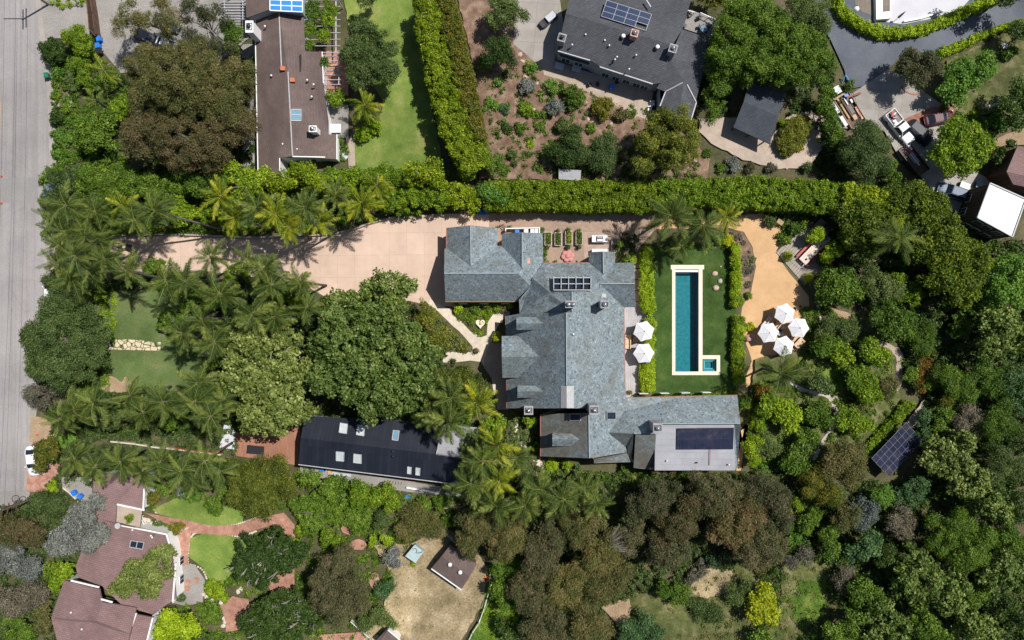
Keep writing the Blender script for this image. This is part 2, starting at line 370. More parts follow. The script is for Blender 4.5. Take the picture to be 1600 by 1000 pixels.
def wob(poly, amp=.8, step=9, seed=1):
    """ragged natural edge"""
    q = random.Random(seed); out = []
    for i in range(len(poly)):
        a, b = poly[i], poly[(i+1) % len(poly)]
        L = math.hypot(b[0]-a[0], b[1]-a[1]); n = max(1, int(L/step))
        for k in range(n):
            t = k/n; out.append((a[0]+(b[0]-a[0])*t+q.uniform(-amp, amp), a[1]+(b[1]-a[1])*t+q.uniform(-amp, amp)))
    return out
ZL = [0.02]
def sheet(name, mat, poly, label, cat, z=None, sm=0, wb=0, kind='structure', th=None):
    if sm: poly = smoothpoly(poly, sm)
    if wb: poly = wob(poly, wb)
    if z is None: ZL[0] += .006; z = ZL[0]
    mb = MB().prism(pin(poly), z-.015 if th is None else z-th, z)
    o = mb.build(name, mat); return tag(o, label, cat, None, kind)
def strip(pts, w):
    """pixel polyline -> pixel polygon of width w (w may be a list)"""
    L, Rr = [], []
    for i, p in enumerate(pts):
        a, b = pts[max(i-1, 0)], pts[min(i+1, len(pts)-1)]
        dx, dy = b[0]-a[0], b[1]-a[1]; d = math.hypot(dx, dy) or 1
        ww = (w[i] if isinstance(w, (list, tuple)) else w)/2
        L.append((p[0]-dy/d*ww, p[1]+dx/d*ww)); Rr.append((p[0]+dy/d*ww, p[1]-dx/d*ww))
    return L+Rr[::-1]
def spline(pts, k=6):
    out = []
    for i in range(len(pts)-1):
        p0, p1, p2, p3 = pts[max(i-1, 0)], pts[i], pts[i+1], pts[min(i+2, len(pts)-1)]
        for j in range(k):
            t = j/k
            out.append(tuple(.5*((2*p1[d])+(-p0[d]+p2[d])*t+(2*p0[d]-5*p1[d]+4*p2[d]-p3[d])*t*t+(-p0[d]+3*p1[d]-3*p2[d]+p3[d])*t**3) for d in range(len(p1))))
    return out+[pts[-1]]
# ------------------------------------------------------------------ foliage
def leafmesh(name, mat, C, N, L, W, tint, parent=None, shape=None):
    """C centres, N normals (n,3); rhombus leaves"""
    off = np.array(rootloc(parent)) if parent is not None else np.zeros(3)
    n = len(C); rnd = rng.normal(size=(n, 3)); N = N/np.linalg.norm(N, axis=1, keepdims=True)
    T = np.cross(N, rnd); T /= np.linalg.norm(T, axis=1, keepdims=True)+1e-9; B = np.cross(N, T)
    L = np.broadcast_to(np.asarray(L, float), (n,))[:, None]; W = np.broadcast_to(np.asarray(W, float), (n,))[:, None]
    C = C-off
    V = np.stack([C-T*L*.5, C+B*W*.5+T*L*.08, C+T*L*.5, C-B*W*.5+T*L*.08], 1).reshape(-1, 3).astype(np.float32)
    me = bpy.data.meshes.new(name); me.vertices.add(4*n); me.vertices.foreach_set('co', V.ravel())
    me.loops.add(4*n); me.loops.foreach_set('vertex_index', np.arange(4*n, dtype=np.int32))
    me.polygons.add(n); me.polygons.foreach_set('loop_start', np.arange(0, 4*n, 4, dtype=np.int32))
    me.polygons.foreach_set('loop_total', np.full(n, 4, np.int32))
    a = me.attributes.new('tint', 'FLOAT', 'FACE'); a.data.foreach_set('value', np.clip(tint, 0, 1).astype(np.float32))
    me.update(calc_edges=True); me.materials.append(M[mat])
    o = bpy.data.objects.new(name, me); COL.objects.link(o)
    if parent is not None: o.parent = parent
    return o
# type: leaf length, width, lobe radius, lobes coverage, leaf coverage, flatten, spiky
KIND = dict(
 broad=(.33, .22, .85, 1.9, 1.15, .8), fine=(.28, .13, .75, 2.0, 1.0, .8), big=(.42, .30, .62, 2.2, 1.0, .8),
 wispy=(.34, .09, .85, 1.9, .85, .9), tuft=(.34, .10, .85, 1.5, 1.3, 1.6), clip=(.20, .13, .38, 2.6, 1.3, .8),
 bush=(.24, .16, .42, 2.2, 1.1, .8), hedge=(.26, .18, .42, 2.2, 1.15, .8), twig=(.5, .06, .7, 1.8, .8, .8), feather=(.30, .12, .55, 2.2, 1.0, .8))
def lobes_to_leaves(LC, LR, kind, seed, tb=None, dens=1.0, up=.35):
    q = np.random.default_rng(seed)
    ll, lw, lr, lcov, cov, fl = KIND[kind]
    area = .55*ll*lw; cnt = np.maximum(6, (dens*cov*2.6*PI*LR**2/area)).astype(int)
    idx = np.repeat(np.arange(len(LC)), cnt); n = len(idx)
    D = q.normal(size=(n, 3)); D[:, 2] = D[:, 2]+up; D /= np.linalg.norm(D, axis=1, keepdims=True)
    D[:, 2] = np.where(D[:, 2] < -.35, -D[:, 2], D[:, 2])
    rr = LR[idx]*(.48+.74*q.random(n)**.85); rr *= np.where(q.random(n) < .1, 1.22, 1)
    C = LC[idx]+D*rr[:, None]*np.array([1, 1, fl])
    C += q.normal(size=(n, 3))*.05
    Nn = D*.8+q.normal(size=(n, 3))*.55; Nn[:, 2] += .28
    lt = q.random(len(LC)) if tb is None else tb
    tint = .38*lt[idx]+.62*np.clip(q.normal(.42, .32, n), 0, 1)
    sz = q.uniform(.7, 1.3, n)
    return C, Nn, ll*sz, lw*sz, tint
def crown_lobes(circ, z0, z1, kind, seed, gap=1.0):
    """circ: world (x,y,r). dome of lobes"""
    q = np.random.default_rng(seed); lr = KIND[kind][2]; LC = []; LR_ = []
    for x, y, r in circ:
        l = min(lr, r*.42); n = max(5, int(KIND[kind][3]*gap*(r/l)**2))
        a = q.random(n)*2*PI; d = np.sqrt(q.random(n))*max(r-l*.75, .05)
        d *= 1+.10*np.sin(a*3+q.random()*6)+.07*np.sin(a*5+q.random()*6)
        k = np.sqrt(np.clip(1-(d/(r*1.05))**2, .02, 1))
        depth = q.random(n)**1.6
        z = z0+(z1-z0-l*.8)*k*(1-.5*depth)
        LC.append(np.stack([x+d*np.cos(a), y+d*np.sin(a), z], 1)); LR_.append(l*q.uniform(.45, 1.32, n))
    return np.concatenate(LC), np.concatenate(LR_)
NPL = [0]
def trunk_mb(base, top, r0, circ=None, zc=0, limbs=5, seed=1):
    q = random.Random(seed); mb = MB(); b, t = Vector(base), Vector(top)
    pts = [b.lerp(t, i/5)+Vector((q.uniform(-.15, .15), q.uniform(-.15, .15), 0))*(1 if 0 < i < 5 else 0) for i in range(6)]
    mb.tube(pts, [r0*(1.25-.75*i/5) for i in range(6)], 8)
    for x, y, r in (circ or []):
        for k in range(limbs):
            a = q.uniform(0, 2*PI); s = b.lerp(t, q.uniform(.5, .9)); e = Vector((x+math.cos(a)*r*.65, y+math.sin(a)*r*.65, zc+q.uniform(-.3, .6)))
            m_ = s.lerp(e, .5)+Vector((0, 0, .35))
            mb.tube([s, m_, e], [r0*.5, r0*.32, r0*.08], 5, False)
    return mb
def tree(circ, h, kind, col, label, cat='tree', name='tree', group=None, z0f=.35, dens=1.0, gap=1.0, bark='bark', seed=None, trunk=True, limbs=4, bare=0):
    """circ: pixel circles [(px,py,r)...], where the crown shows in the photo; h total height"""
    NPL[0] += 1; seed = seed or NPL[0]*13+5
    z0, z1 = h*z0f, h; hc = z0+(z1-z0)*.55; k = SC(hc)
    wc = [(*P(x, y, hc)[:2], r*k) for x, y, r in circ]
    big = max(wc, key=lambda c: c[2]); tot = sum(c[2]**2 for c in wc)
    gx, gy = sum(c[0]*c[2]**2 for c in wc)/tot, sum(c[1]*c[2]**2 for c in wc)/tot
    if trunk:
        t = thing(name, (gx, gy, 0), label, cat, group)
        tr = max(.05, .035*math.sqrt(tot)*1.1)
        trunk_mb((gx, gy, -.02), (gx, gy, z0+(z1-z0)*.6), tr, wc if h > 2.5 else None, z0+(z1-z0)*.45, limbs, seed).build('trunk', bark, t, True)
    else: t = None
    if bare:
        q = random.Random(seed); mb = MB()
        for i in range(bare):
            x, y, r = q.choice(wc); a, d = q.uniform(0, 6.28), q.uniform(0, .75)*r; s = (x+d*math.cos(a), y+d*math.sin(a), z1*.75)
            for j in range(3): a2 = a+q.uniform(-1, 1); L = q.uniform(.5, 1.1); mb.tube([s, (s[0]+L*.5*math.cos(a2), s[1]+L*.5*math.sin(a2), z1*1.0), (s[0]+L*math.cos(a2), s[1]+L*math.sin(a2), z1*1.04+.1)], [.08, .06, .02], 5, False)
        mb.build('bare_branches', bark, t)
    rmax = big[2]; LCs, LRs = [], []
    for c in wc:   # smaller lobes of the crown stand lower
        zt = z0+(z1-z0)*(.55+.45*c[2]/rmax)
        a, b_ = crown_lobes([c], z0, zt, kind, seed+len(LCs)*7, gap); LCs.append(a); LRs.append(b_)
    LC, LR_ = np.concatenate(LCs), np.concatenate(LRs)
    C, N, L, W, T = lobes_to_leaves(LC, LR_, kind, seed, dens=dens)
    if trunk:
        leafmesh('crown', 'leaf_'+col, C, N, L, W, T, t); return t
    o = leafmesh(name, 'leaf_'+col, C, N, L, W, T); return tag(o, label, cat, group)
def shrub(px, py, r, h, kind, col, label, cat='shrub', name='shrub', group=None, **k):
    return tree([(px, py, r)] if not isinstance(px, list) else px, h, kind, col, label, cat, name, group, z0f=k.pop('z0f', .12), trunk=False, **k)
def hedge(pts, wpx, h, col, label, kind='hedge', name='hedge', seed=None, dens=1.0, cat='hedge'):
    """pts: pixel polyline of the hedge top, wpx px width(s)"""
    NPL[0] += 1; q = np.random.default_rng(seed or NPL[0]*17); k = SC(h)
    sp = spline(pts, 5) if len(pts) > 2 else [tuple(np.array(pts[0])*(1-i/8)+np.array(pts[1])*i/8) for i in range(9)]
    n_ = len(sp); ww = [wpx]*n_ if not isinstance(wpx, (list, tuple)) else list(np.interp(np.linspace(0, len(wpx)-1, n_), range(len(wpx)), wpx))
    W3 = [P(x, y, h)[:2] for x, y in sp]; lr = KIND[kind][2]; LC, LR_ = [], []
    for i in range(n_-1):
        a, b = np.array(W3[i]), np.array(W3[i+1]); L = np.linalg.norm(b-a)
        if L < 1e-4: continue
        d = (b-a)/L; nrm = np.array([-d[1], d[0]]); wd = ww[i]*k
        # top layer, then side layers
        nt_ = max(1, int(.8*KIND[kind][3]*L*wd/(PI*lr**2)*1.6)+ (q.random() < .5))
        for _ in range(nt_):
            t = q.random(); s = q.uniform(-.5, .5)*(max(wd-lr*1.2, .1))*(1+.16*math.sin(i*.9+NPL[0])+.1*math.sin(i*2.3))+.25*math.sin(i*.55+2)*min(1, wd*.2); edge = abs(s)/(wd*.5+1e-6)
            p = a+d*L*t+nrm*s; LC.append((p[0], p[1], h-lr*.9-(edge**4)*.35*lr*2+q.uniform(-.5, .18))); LR_.append(lr*q.uniform(.6, 1.35))
        for z in np.arange(lr*.7, h-lr*1.5, lr*1.5):
            for s in (-1, 1):
                for _ in range(max(1, int(L/(lr*1.3)+q.random()))):
                    p = a+d*L*q.random()+nrm*s*(wd*.5-lr*.9); LC.append((p[0], p[1], z+q.uniform(-.2, .2))); LR_.append(lr*q.uniform(.8, 1.15))
    C, N, L_, Wd, T = lobes_to_leaves(np.array(LC), np.array(LR_), kind, NPL[0], dens=dens)
    t = thing(name, (W3[0][0], W3[0][1], 0), label, cat)
    leafmesh('foliage', 'leaf_'+col, C, N, L_, Wd, T, t)
    mb = MB()
    for i in range(0, n_, 2):
        q2 = random.Random(i); mb.tube([(W3[i][0], W3[i][1], 0), (W3[i][0]+q2.uniform(-.2, .2), W3[i][1]+q2.uniform(-.2, .2), h*.8)], [.07, .03], 5)
    mb.build('stem', 'bark', t); return t
def inside(poly, X, Y):
    ins = np.zeros(len(X), bool); j = len(poly)-1
    for i in range(len(poly)):
        xi, yi = poly[i]; xj, yj = poly[j]
        c = ((yi > Y) != (yj > Y)) & (X < (xj-xi)*(Y-yi)/((yj-yi) or 1e-9)+xi); ins ^= c; j = i
    return ins
def cover(poly, label, col, cov=1.2, hmax=.9, kind='bush', cat='ground cover', name='ground_cover', patch=.0, seed=None, lump=1.0, holes=()):
    """uncountable planting: low lumpy leaf mass over a pixel polygon"""
    NPL[0] += 1; q = np.random.default_rng(seed or NPL[0]*19)
    xs = [p[0] for p in poly]; ys = [p[1] for p in poly]; A = (max(xs)-min(xs))*(max(ys)-min(ys))*.01
    lr = KIND[kind][2]*lump; n = max(10, int(A*cov/(PI*lr**2)*1.5))
    X = q.uniform(min(xs), max(xs), n); Y = q.uniform(min(ys), max(ys), n); ok = inside(poly, X, Y)
    for hp in holes: ok &= ~inside(hp, X, Y)
    if patch > 0:
        f = np.sin(X*.09+seed_ph(q))*np.sin(Y*.11+seed_ph(q))+.6*np.sin(X*.21+Y*.13+seed_ph(q))+.5*np.sin(X*.05-Y*.17); ok &= f > -1.2+patch*1.6
    X, Y = X[ok], Y[ok]; z = np.abs(q.normal(0, .5, len(X)))*hmax*.7; z = np.minimum(z, hmax)
    kx = 0.1*(H-z)/H; LC = np.stack([(X-800)*kx, (500-Y)*kx, z], 1); LR_ = lr*q.uniform(.55, 1.2, len(X))
    C, N, L, W, T = lobes_to_leaves(LC, LR_, kind, NPL[0], dens=.8, up=.7); C[:, 2] = np.maximum(C[:, 2], .05)
    o = leafmesh(name, 'leaf_'+col, C, N, L, W, T); return tag(o, label, cat, None, 'stuff')
def seed_ph(q): return q.uniform(0, 6.28)

# palms -------------------------------------------------------------
def frond_mesh(name, mat, Ln, droop, wid, dens, seed, broad=.07, vee=.25, plum=False):
    q = np.random.default_rng(seed); C = []; F = []; T = []
    cv = q.uniform(-.28, .28)
    def rp(s): return np.array([Ln*(s-.13*droop*s*s), Ln*cv*s*s, Ln*(.10*s-droop*.62*s*s)])
    n = int(Ln*dens); tb = (.2, .42, .3, .68)[seed % 4]
    for i in range(n):
        s = .14+.86*i/(n-1); p = rp(s); d = rp(min(s+.02, 1))-rp(s-.02); d /= np.linalg.norm(d)
        l = wid*(math.sin(PI*min(1, (s*.92+.1)))**.6)*q.uniform(.85, 1.1)*(1 if s < .9 else .7)
        for sd_ in (-1, 1):
            ph = q.uniform(-1.15, .75) if plum else q.uniform(-.6, .3)
            v = d*(.55+.5*s+q.uniform(-.2, .3))+np.array([0, sd_*math.cos(ph), math.sin(ph)])*.85+np.array([0, 0, vee*(1-s)-.25]); v /= np.linalg.norm(v)
            l *= q.uniform(.7, 1.12); tip = p+v*l+np.array([0, 0, -.32*l]); mid = p+v*l*.45; wv = d*broad*.5
            b = len(C); C += [p, mid+wv, tip, mid-wv]; F.append((b, b+1, b+2, b+3)); T.append(np.clip(tb+q.normal(0, .24)+.3*(s-.5), 0, 1))
    ss = np.linspace(0, 1, 8); mb = MB(); mb.tube([tuple(rp(x)) for x in ss], [.05-.042*x for x in ss], 4)
    b = len(C); C += [np.array(v) for v in mb.v]; F += [tuple(b+i for i in f) for f in mb.f]; T += [.9]*len(mb.f)
    me = bpy.data.meshes.new(name); me.from_pydata([tuple(c) for c in C], [], F)
    a = me.attributes.new('tint', 'FLOAT', 'FACE'); a.data.foreach_set('value', np.array(T, np.float32)); me.materials.append(M[mat]); return me
FR = {'queen': [frond_mesh('frond', 'leaf_palm', 3.6, d, 1.0, 26, i, .06, plum=True) for i, d in enumerate((.55, .95, 1.3, .75))],
      'king': [frond_mesh('frond', 'leaf_palmyel', 2.9, d, .78, 18, 40+i, .075, .5) for i, d in enumerate((.35, .6, .8, .5))],
      'mixed': [frond_mesh('frond', 'leaf_palm', 3.2, d, .95, 25, 60+i, .062, .3, True) for i, d in enumerate((.35, .6, .9, .5))],
      'dead': [frond_mesh('frond', 'leaf_twig', 2.8, 1.6, .5, 12, 91, .06)],
      'fan': [frond_mesh('frond', 'leaf_teal', 1.6, d, .5, 22, 80+i, .06, .3) for i, d in enumerate((.2, .4, .5, .3))]}
def palm(px, py, r, h, kind, label, group=None, n=None, lean=None):
    NPL[0] += 1; q = random.Random(NPL[0]*31+3); x, y, _ = P(px, py, h); k = r*SC(h)
    base = {'queen': 3.2, 'king': 2.7, 'mixed': 2.9, 'fan': 1.5}[kind]; sc = k/base
    lx, ly = lean or (q.uniform(-.8, .8), q.uniform(-.8, .8)); k *= q.uniform(.82, 1.14); bx, by = x+lx, y+ly
    t = thing('palm_tree', (bx, by, 0), label, 'palm tree', group)
    pts = [Vector((bx, by, -.02)).lerp(Vector((x, y, h)), i/6) for i in range(7)]
    for i in (1, 2, 3, 4): pts[i] += Vector((lx, ly, 0))*.12*math.sin(i*PI/5)
    tr = MB(); tr.tube(pts, [.24, .19, .17, .16, .15, .15, .13], 8)
    tr.lathe(x, y, [(.15, h-.5), (.24, h-.15), (.20, h+.15), (.05, h+.5)], 8); tr.build('trunk', 'palmtrunk', t, True)
    n = n or q.randint(22, 29); a0 = q.uniform(0, 6)
    tl, ta = math.radians(q.uniform(6, 24)), q.gauss(2.2, .9)
    ga, gw = q.uniform(0, 6.28), q.uniform(.2, .9)
    for i in range(n):
        if abs((a0+i*2.39996-ga+PI) % (2*PI)-PI) < gw*.5 and i > 4: continue
        age = i/(n-1); pitch = math.radians(62-95*age**.85+q.uniform(-14, 14)); az = a0+i*2.39996+q.uniform(-.4, .4); pitch -= tl*math.cos(az-ta)
        o = bpy.data.objects.new('frond', q.choice(FR[kind])); COL.objects.link(o); o.parent = t
        o.location = (x-bx, y-by, h+.1); s_ = sc*q.uniform(.72, 1.2)*(.9 if age < .2 else 1)
        if age > .72 and q.random() < .22: o.data = FR['dead'][0]
        o.rotation_euler = (q.uniform(-.7, .7), -pitch, az); o.scale = (s_, s_*q.uniform(.85, 1.1), s_)
    return t
ORD = ['first', 'second', 'third', 'fourth', 'fifth', 'sixth', 'seventh', 'eighth', 'ninth', 'tenth', 'eleventh', 'twelfth', 'thirteenth', 'fourteenth', 'fifteenth', 'sixteenth', 'seventeenth', 'eighteenth', 'nineteenth', 'twentieth', 'twenty-first', 'twenty-second', 'twenty-third', 'twenty-fourth', 'twenty-fifth', 'twenty-sixth', 'twenty-seventh', 'twenty-eighth', 'twenty-ninth', 'thirtieth']
def ordered(items, fn, pat, axis=0):
    """same-looking neighbours, told apart by their order along a row; pat has {o}"""
    for i, it in enumerate(sorted(items, key=lambda a: a[axis] if not isinstance(a[0], list) else a[0][0][axis])):
        fn(it, pat.format(o=ORD[i]))
# ------------------------------------------------------------------ the ground and everything laid on it
def ring(outer, inner, z, name, mat, label, cat):
    """rect sheet with a rectangular hole (world coords x0,y0,x1,y1)"""
    a, b = outer, inner
    xs = [a[0], b[0], b[2], a[2]]; ys = [a[1], b[1], b[3], a[3]]
    mb = MB(); v = [(x, y, z) for y in ys for x in xs]
    f = [(r*4+c, r*4+c+1, r*4+c+5, r*4+c+4) for r in range(3) for c in range(3) if not (r == 1 and c == 1)]
    mb.add(v, f); o = mb.build(name, mat); return tag(o, label, cat, None, 'structure')
hx0, hy1 = P(1052.5, 418.5)[:2]; hx1, hy0 = P(1122, 583.5)[:2]
ring((-600, -600, 600, 600), (hx0, hy0, hx1, hy1), 0, 'ground', 'ground', 'bare brown and green earth under the gardens and woods', 'ground')
lx0, ly1 = P(1019, 388)[:2]; lx1, ly0 = P(1150, 618)[:2]
ring((lx0, ly0, lx1, ly1), (hx0, hy0, hx1, hy1), .03, 'lawn', 'lawn_pool', 'dark lush lawn round the swimming pool', 'lawn')
# pool ------------------------------------------------------------
def rectp(x0, y0, x1, y1): return [(x0, y0), (x1, y0), (x1, y1), (x0, y1)]
pool = thing('swimming_pool', P(1073, 500), 'long turquoise swimming pool with cream stone edge and a square corner spa', 'pool')
def basin(x0, y0, x1, y1, zb, name):
    mb = MB(); a = P(x0, y0); b = P(x1, y1); X0, Y1, X1, Y0 = a[0], a[1], b[0], b[1]; t = .15
    mb.add([(X0, Y0, zb), (X1, Y0, zb), (X1, Y1, zb), (X0, Y1, zb), (X0, Y0, .03), (X1, Y0, .03), (X1, Y1, .03), (X0, Y1, .03)],
           [(0, 1, 2, 3), (0, 4, 5, 1), (1, 5, 6, 2), (2, 6, 7, 3), (3, 7, 4, 0)])
    return mb.build(name, 'plaster', pool)
basin(1054, 421, 1092.5, 581.5, -1.7, 'basin'); basin(1099, 560, 1120, 581, -1.1, 'spa_basin')
mb = MB()
for p in (rectp(1048, 414, 1100, 421), rectp(1050, 421, 1055, 586), rectp(1091.5, 421, 1097.5, 586), rectp(1055, 580.5, 1091.5, 586), rectp(1097.5, 555, 1125, 561), rectp(1119.5, 561, 1125, 586), rectp(1097.5, 580, 1119.5, 586)):
    mb.prism(pin(p), -.15, .07)
mb.build('coping', 'coping', pool)
mb = MB(); mb.prism(pin(rectp(1055, 422, 1091.5, 425)), -.12, -.02); mb.build('cover_box', 'white', pool)
mb = MB(); mb.prism(pin(rectp(1057, 421.3, 1091.8, 580.8)), -.14, -.13); mb.v = mb.v[4:]; mb.f = [(0, 1, 2, 3)]; mb.build('water', 'water', pool)
mb = MB(); mb.prism(pin(rectp(1099.2, 560.7, 1119.8, 580.3)), -.1, -.09); mb.v = mb.v[4:]; mb.f = [(0, 1, 2, 3)]; mb.build('spa_water', 'water', pool)
mb = MB()
for i, d in enumerate((3, 6, 9)): mb.prism(pin([(1055, 560+d), (1065-d, 560+d), (1065-d, 580.6), (1055, 580.6)]), -1.6, -.9+.22*i)
mb.build('steps', 'plaster', pool)
mb = MB()
for i in range(2):
    d = 2.2+i*2.2
    for p in (rectp(1099+d-1.6, 561+d-1.6, 1120-d+1.6, 561+d), rectp(1099+d-1.6, 580-d, 1120-d+1.6, 580-d+1.6), rectp(1099+d-1.6, 561+d, 1099+d, 580-d), rectp(1120-d, 561+d, 1120-d+1.6, 580-d)):
        mb.prism(pin(p), -1.05, -.35-.35*i)
mb.build('spa_bench', 'glass_white', pool)
sheet('lawn', 'lawn_pool', rectp(1097.5, 418, 1122.5, 555), 'strip of dark lawn between the pool and its right hedge', 'lawn', z=.034)
# terraces and paths round the main house --------------------------
sheet('terrace', 'dg', [(1010, 338), (1060, 345), (1200, 333), (1217, 348), (1224, 372), (1212, 392), (1228, 420), (1250, 446), (1263, 462), (1266, 490), (1252, 520), (1262, 545), (1250, 566), (1215, 562), (1192, 566), (1180, 600), (1166, 606), (1165, 590), (1175, 565), (1164, 530), (1157, 500), (1160, 480), (1174, 455), (1181, 418), (1176, 385), (1162, 362), (1140, 356), (1015, 358)], 'tan decomposed granite terrace winding past the pool garden', 'terrace', wb=.7, z=.028)
sheet('driveway', 'drive', [(70, 374), (160, 369), (300, 368.5), (400, 371), (500, 367), (545, 361), (580, 349), (620, 338), (700, 334), (764, 334), (764, 360), (790, 400), (720, 480), (664, 476), (640, 470), (505, 462), (470, 442), (310, 422), (70, 426)], 'long pink concrete driveway in large square slabs', 'driveway')
sheet('gravel_path', 'gravel', [(764, 333), (1030, 333), (1030, 352), (1000, 385), (990, 420), (850, 425), (780, 400), (764, 370)], 'pinkish gravel yard north of the main house', 'gravel yard')
sheet('patio', 'paver', [(913, 363), (960, 363), (960, 414), (913, 414)], 'pale square patio under the outdoor kitchen counters', 'patio')
for i in range(6):
    y = 386+i*17.2; sheet('stepping_slab', 'paver', rectp(991, y, 1001, y+16), ORD[i]+' slab from the north of the stepping path beside the east wing', 'paving slab')
tag(sheet('deck', 'deck_grey', [(974, 479), (1016, 479), (1016, 500), (1004, 500), (1003, 623), (974, 623)], 'grey timber deck along the east side of the main house', 'deck', z=.1, th=.1))
sheet('path', 'flag', [(664, 473), (672, 468), (684, 474), (703, 483), (712, 494), (736, 518), (752, 527), (760, 524), (763, 503), (772, 489), (785, 483), (797, 487), (796, 494), (782, 501), (775, 515), (768, 534), (762, 556), (757, 575), (772, 590), (778, 604), (772, 618), (768, 590), (755, 572), (752, 566), (735, 563), (712, 566), (692, 566), (690, 554), (700, 549), (724, 551), (738, 548), (738, 541), (718, 518), (698, 500), (680, 482)], 'cream stone path forking through the front garden', 'path', wb=.5)
sheet('path', 'paver', [(757, 560), (765, 535), (795, 535), (795, 640), (776, 640), (774, 600), (757, 575)], 'paved strip shaded by the west front of the main house', 'path')
for i, (x, y, a, b) in enumerate([(803, 664, 7, 5), (808, 672, 6, 4), (815, 684, 6, 5), (819, 692, 6, 7), (822, 700, 5, 4), (838, 716, 7, 5), (844, 728, 6, 8)]):
    sheet('stepping_stone', 'flag', wob([(x+a*math.cos(t*.7), y+b*math.sin(t*.7)) for t in range(9)], .8, 9, i), ORD[i]+' rough cream stone down the southwest corner of the main house', 'stepping stone')
sheet('path', 'dirt', [(800, 735), (850, 738), (900, 736), (955, 742), (1000, 742), (1000, 750), (900, 746), (845, 744)], 'narrow earth path below the south wing', 'path', wb=.8)
sheet('path', 'dg', [(1157, 672), (1166, 668), (1174, 650), (1176, 645), (1168, 644), (1158, 690), (1152, 715), (1150, 735), (1157, 735), (1162, 700)], 'tan path along the right end of the solar wing', 'path')
sheet('planting_bed', 'mulch', [(1130, 360), (1160, 362), (1174, 385), (1179, 418), (1172, 455), (1160, 472), (1148, 470), (1148, 380)], 'curved grey planting bed between pool hedge and tan terrace', 'bed')
sheet('terrace', 'tilegrey', [(1212, 394), (1268, 346), (1303, 372), (1312, 400), (1257, 446)], 'grey paved dining terrace laid at an angle', 'terrace', z=.12, th=.12)
# street ------------------------------------------------------------
edge = [(60, -20), (60, 0), (69, 60), (78, 130), (82, 200), (83, 270), (79, 350), (73, 430), (66, 520), (56, 600), (48, 690), (43, 760), (40, 780)]
sheet('street', 'asphalt', [(-2, -60)]+edge+[(-10, 800), (-20, 400)], 'pale worn street running down the left edge', 'street')
sheet('street_patch', 'asphalt_patch', [(4, 279), (60, 277), (60, 318), (4, 317)], 'darker asphalt repair patch across the street', 'road patch')
sheet('pavement', 'gutter', strip(edge, 9), 'pale concrete gutter along the right side of the street', 'gutter')
k_ = MB(); ke = [(x+4.5, y) for x, y in edge]; k_.prism(pin(strip(ke, 1.5)), 0, .14); tag(k_.build('kerb', 'kerb'), 'low concrete kerb along the right side of the street', 'kerb', None, 'structure')
sheet('verge', 'dg', [(-40, -60), (-1, -60), (-.5, 100), (2, 170), (-.5, 300), (-.5, 500), (-1, 700), (-40, 790)], 'sandy verge on the far left of the street', 'verge')
sheet('drive_apron', 'brickpath', [(52, 690), (60, 660), (90, 668), (95, 735), (75, 768), (42, 768), (44, 735)], 'reddish brick apron by the parked white car', 'apron')
sheet('drive_apron', 'conc_grey', [(-10, 767), (42, 766), (40, 782), (0, 790), (-10, 795)], 'grey concrete apron at the lower end of the street', 'apron')
sheet('path', 'dirt', [(50, 650), (90, 655), (110, 668), (100, 680), (60, 690), (48, 690)], 'bare tan earth beside the street under the palms', 'path', wb=1)
sheet('drive_apron', 'conc_grey', [(62, -20), (145, -20), (147, 60), (138, 62), (72, 60), (66, 8)], 'pale concrete entrance drive left of the timber fence', 'apron')
sheet('parking_court', 'conc_grey', [(147, -20), (390, -20), (390, 60), (330, 110), (230, 110), (190, 115), (160, 80), (148, 60)], 'grey parking court under the brown trees', 'court')
sheet('path', 'gpath', [(84, 155), (115, 158), (115, 168), (86, 167)], 'short sandy path from the street through the planting', 'path', wb=.6)
# west front lawn -----------------------------------------------------
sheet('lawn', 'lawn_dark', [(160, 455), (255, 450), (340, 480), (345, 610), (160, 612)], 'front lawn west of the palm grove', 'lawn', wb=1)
sheet('flagstone_path', 'crazy', [(160, 533), (170, 530), (210, 531), (252, 535), (252, 548), (210, 547), (160, 546)], 'crazy paved flagstone path across the front lawn', 'path', wb=.7)
sheet('flagstone_path', 'crazy', [(300, 542), (372, 541), (372, 558), (316, 557)], 'crazy paved flagstone path reappearing under the palms', 'path', wb=.7)
sheet('worn_patch', 'dirt', [(160, 590), (178, 586), (192, 600), (196, 586), (205, 596), (215, 612), (158, 614)], 'worn brown patch at the foot of the front lawn', 'bare patch', sm=2, wb=.5)
# north lawns and gardens ---------------------------------------------
sheet('lawn', 'lawn', [(535, -20), (642, -20), (652, 60), (668, 140), (682, 200), (694, 268), (600, 275), (548, 268), (552, 215), (590, 200), (600, 160), (575, 120), (545, 40)], 'bright green lawn between the brown house and the tall hedge', 'lawn', wb=1)
sheet('path', 'gpath', [(541, 215), (554, 217), (556, 268), (546, 272), (544, 240)], 'pale path beside the small garden of the brown house', 'path')
sheet('patio', 'conc_grey', [(512, 162), (545, 165), (545, 216), (512, 216)], 'grey patio on the right side of the brown house', 'patio')
sheet('patio', 'brickpath', [(500, 80), (545, 80), (545, 150), (500, 150)], 'brick patio under the vine pergola', 'patio')
sheet('walk', 'conc_grey', [(378, 70), (402, 70), (404, 280), (380, 280)], 'concrete walk down the left side of the brown house', 'path')
sheet('garden_bed', 'mulch', [(710, -20), (830, -20), (850, 60), (900, 110), (1000, 160), (1060, 200), (1110, 250), (1100, 285), (750, 280), (735, 200), (745, 120)], 'reddish mulch garden dotted with shrubs and stones', 'garden', wb=1.5)
sheet('driveway', 'conc', [(806, -20), (872, -20), (880, 40), (860, 120), (820, 84), (802, 70)], 'concrete drive beside the charcoal house', 'driveway')
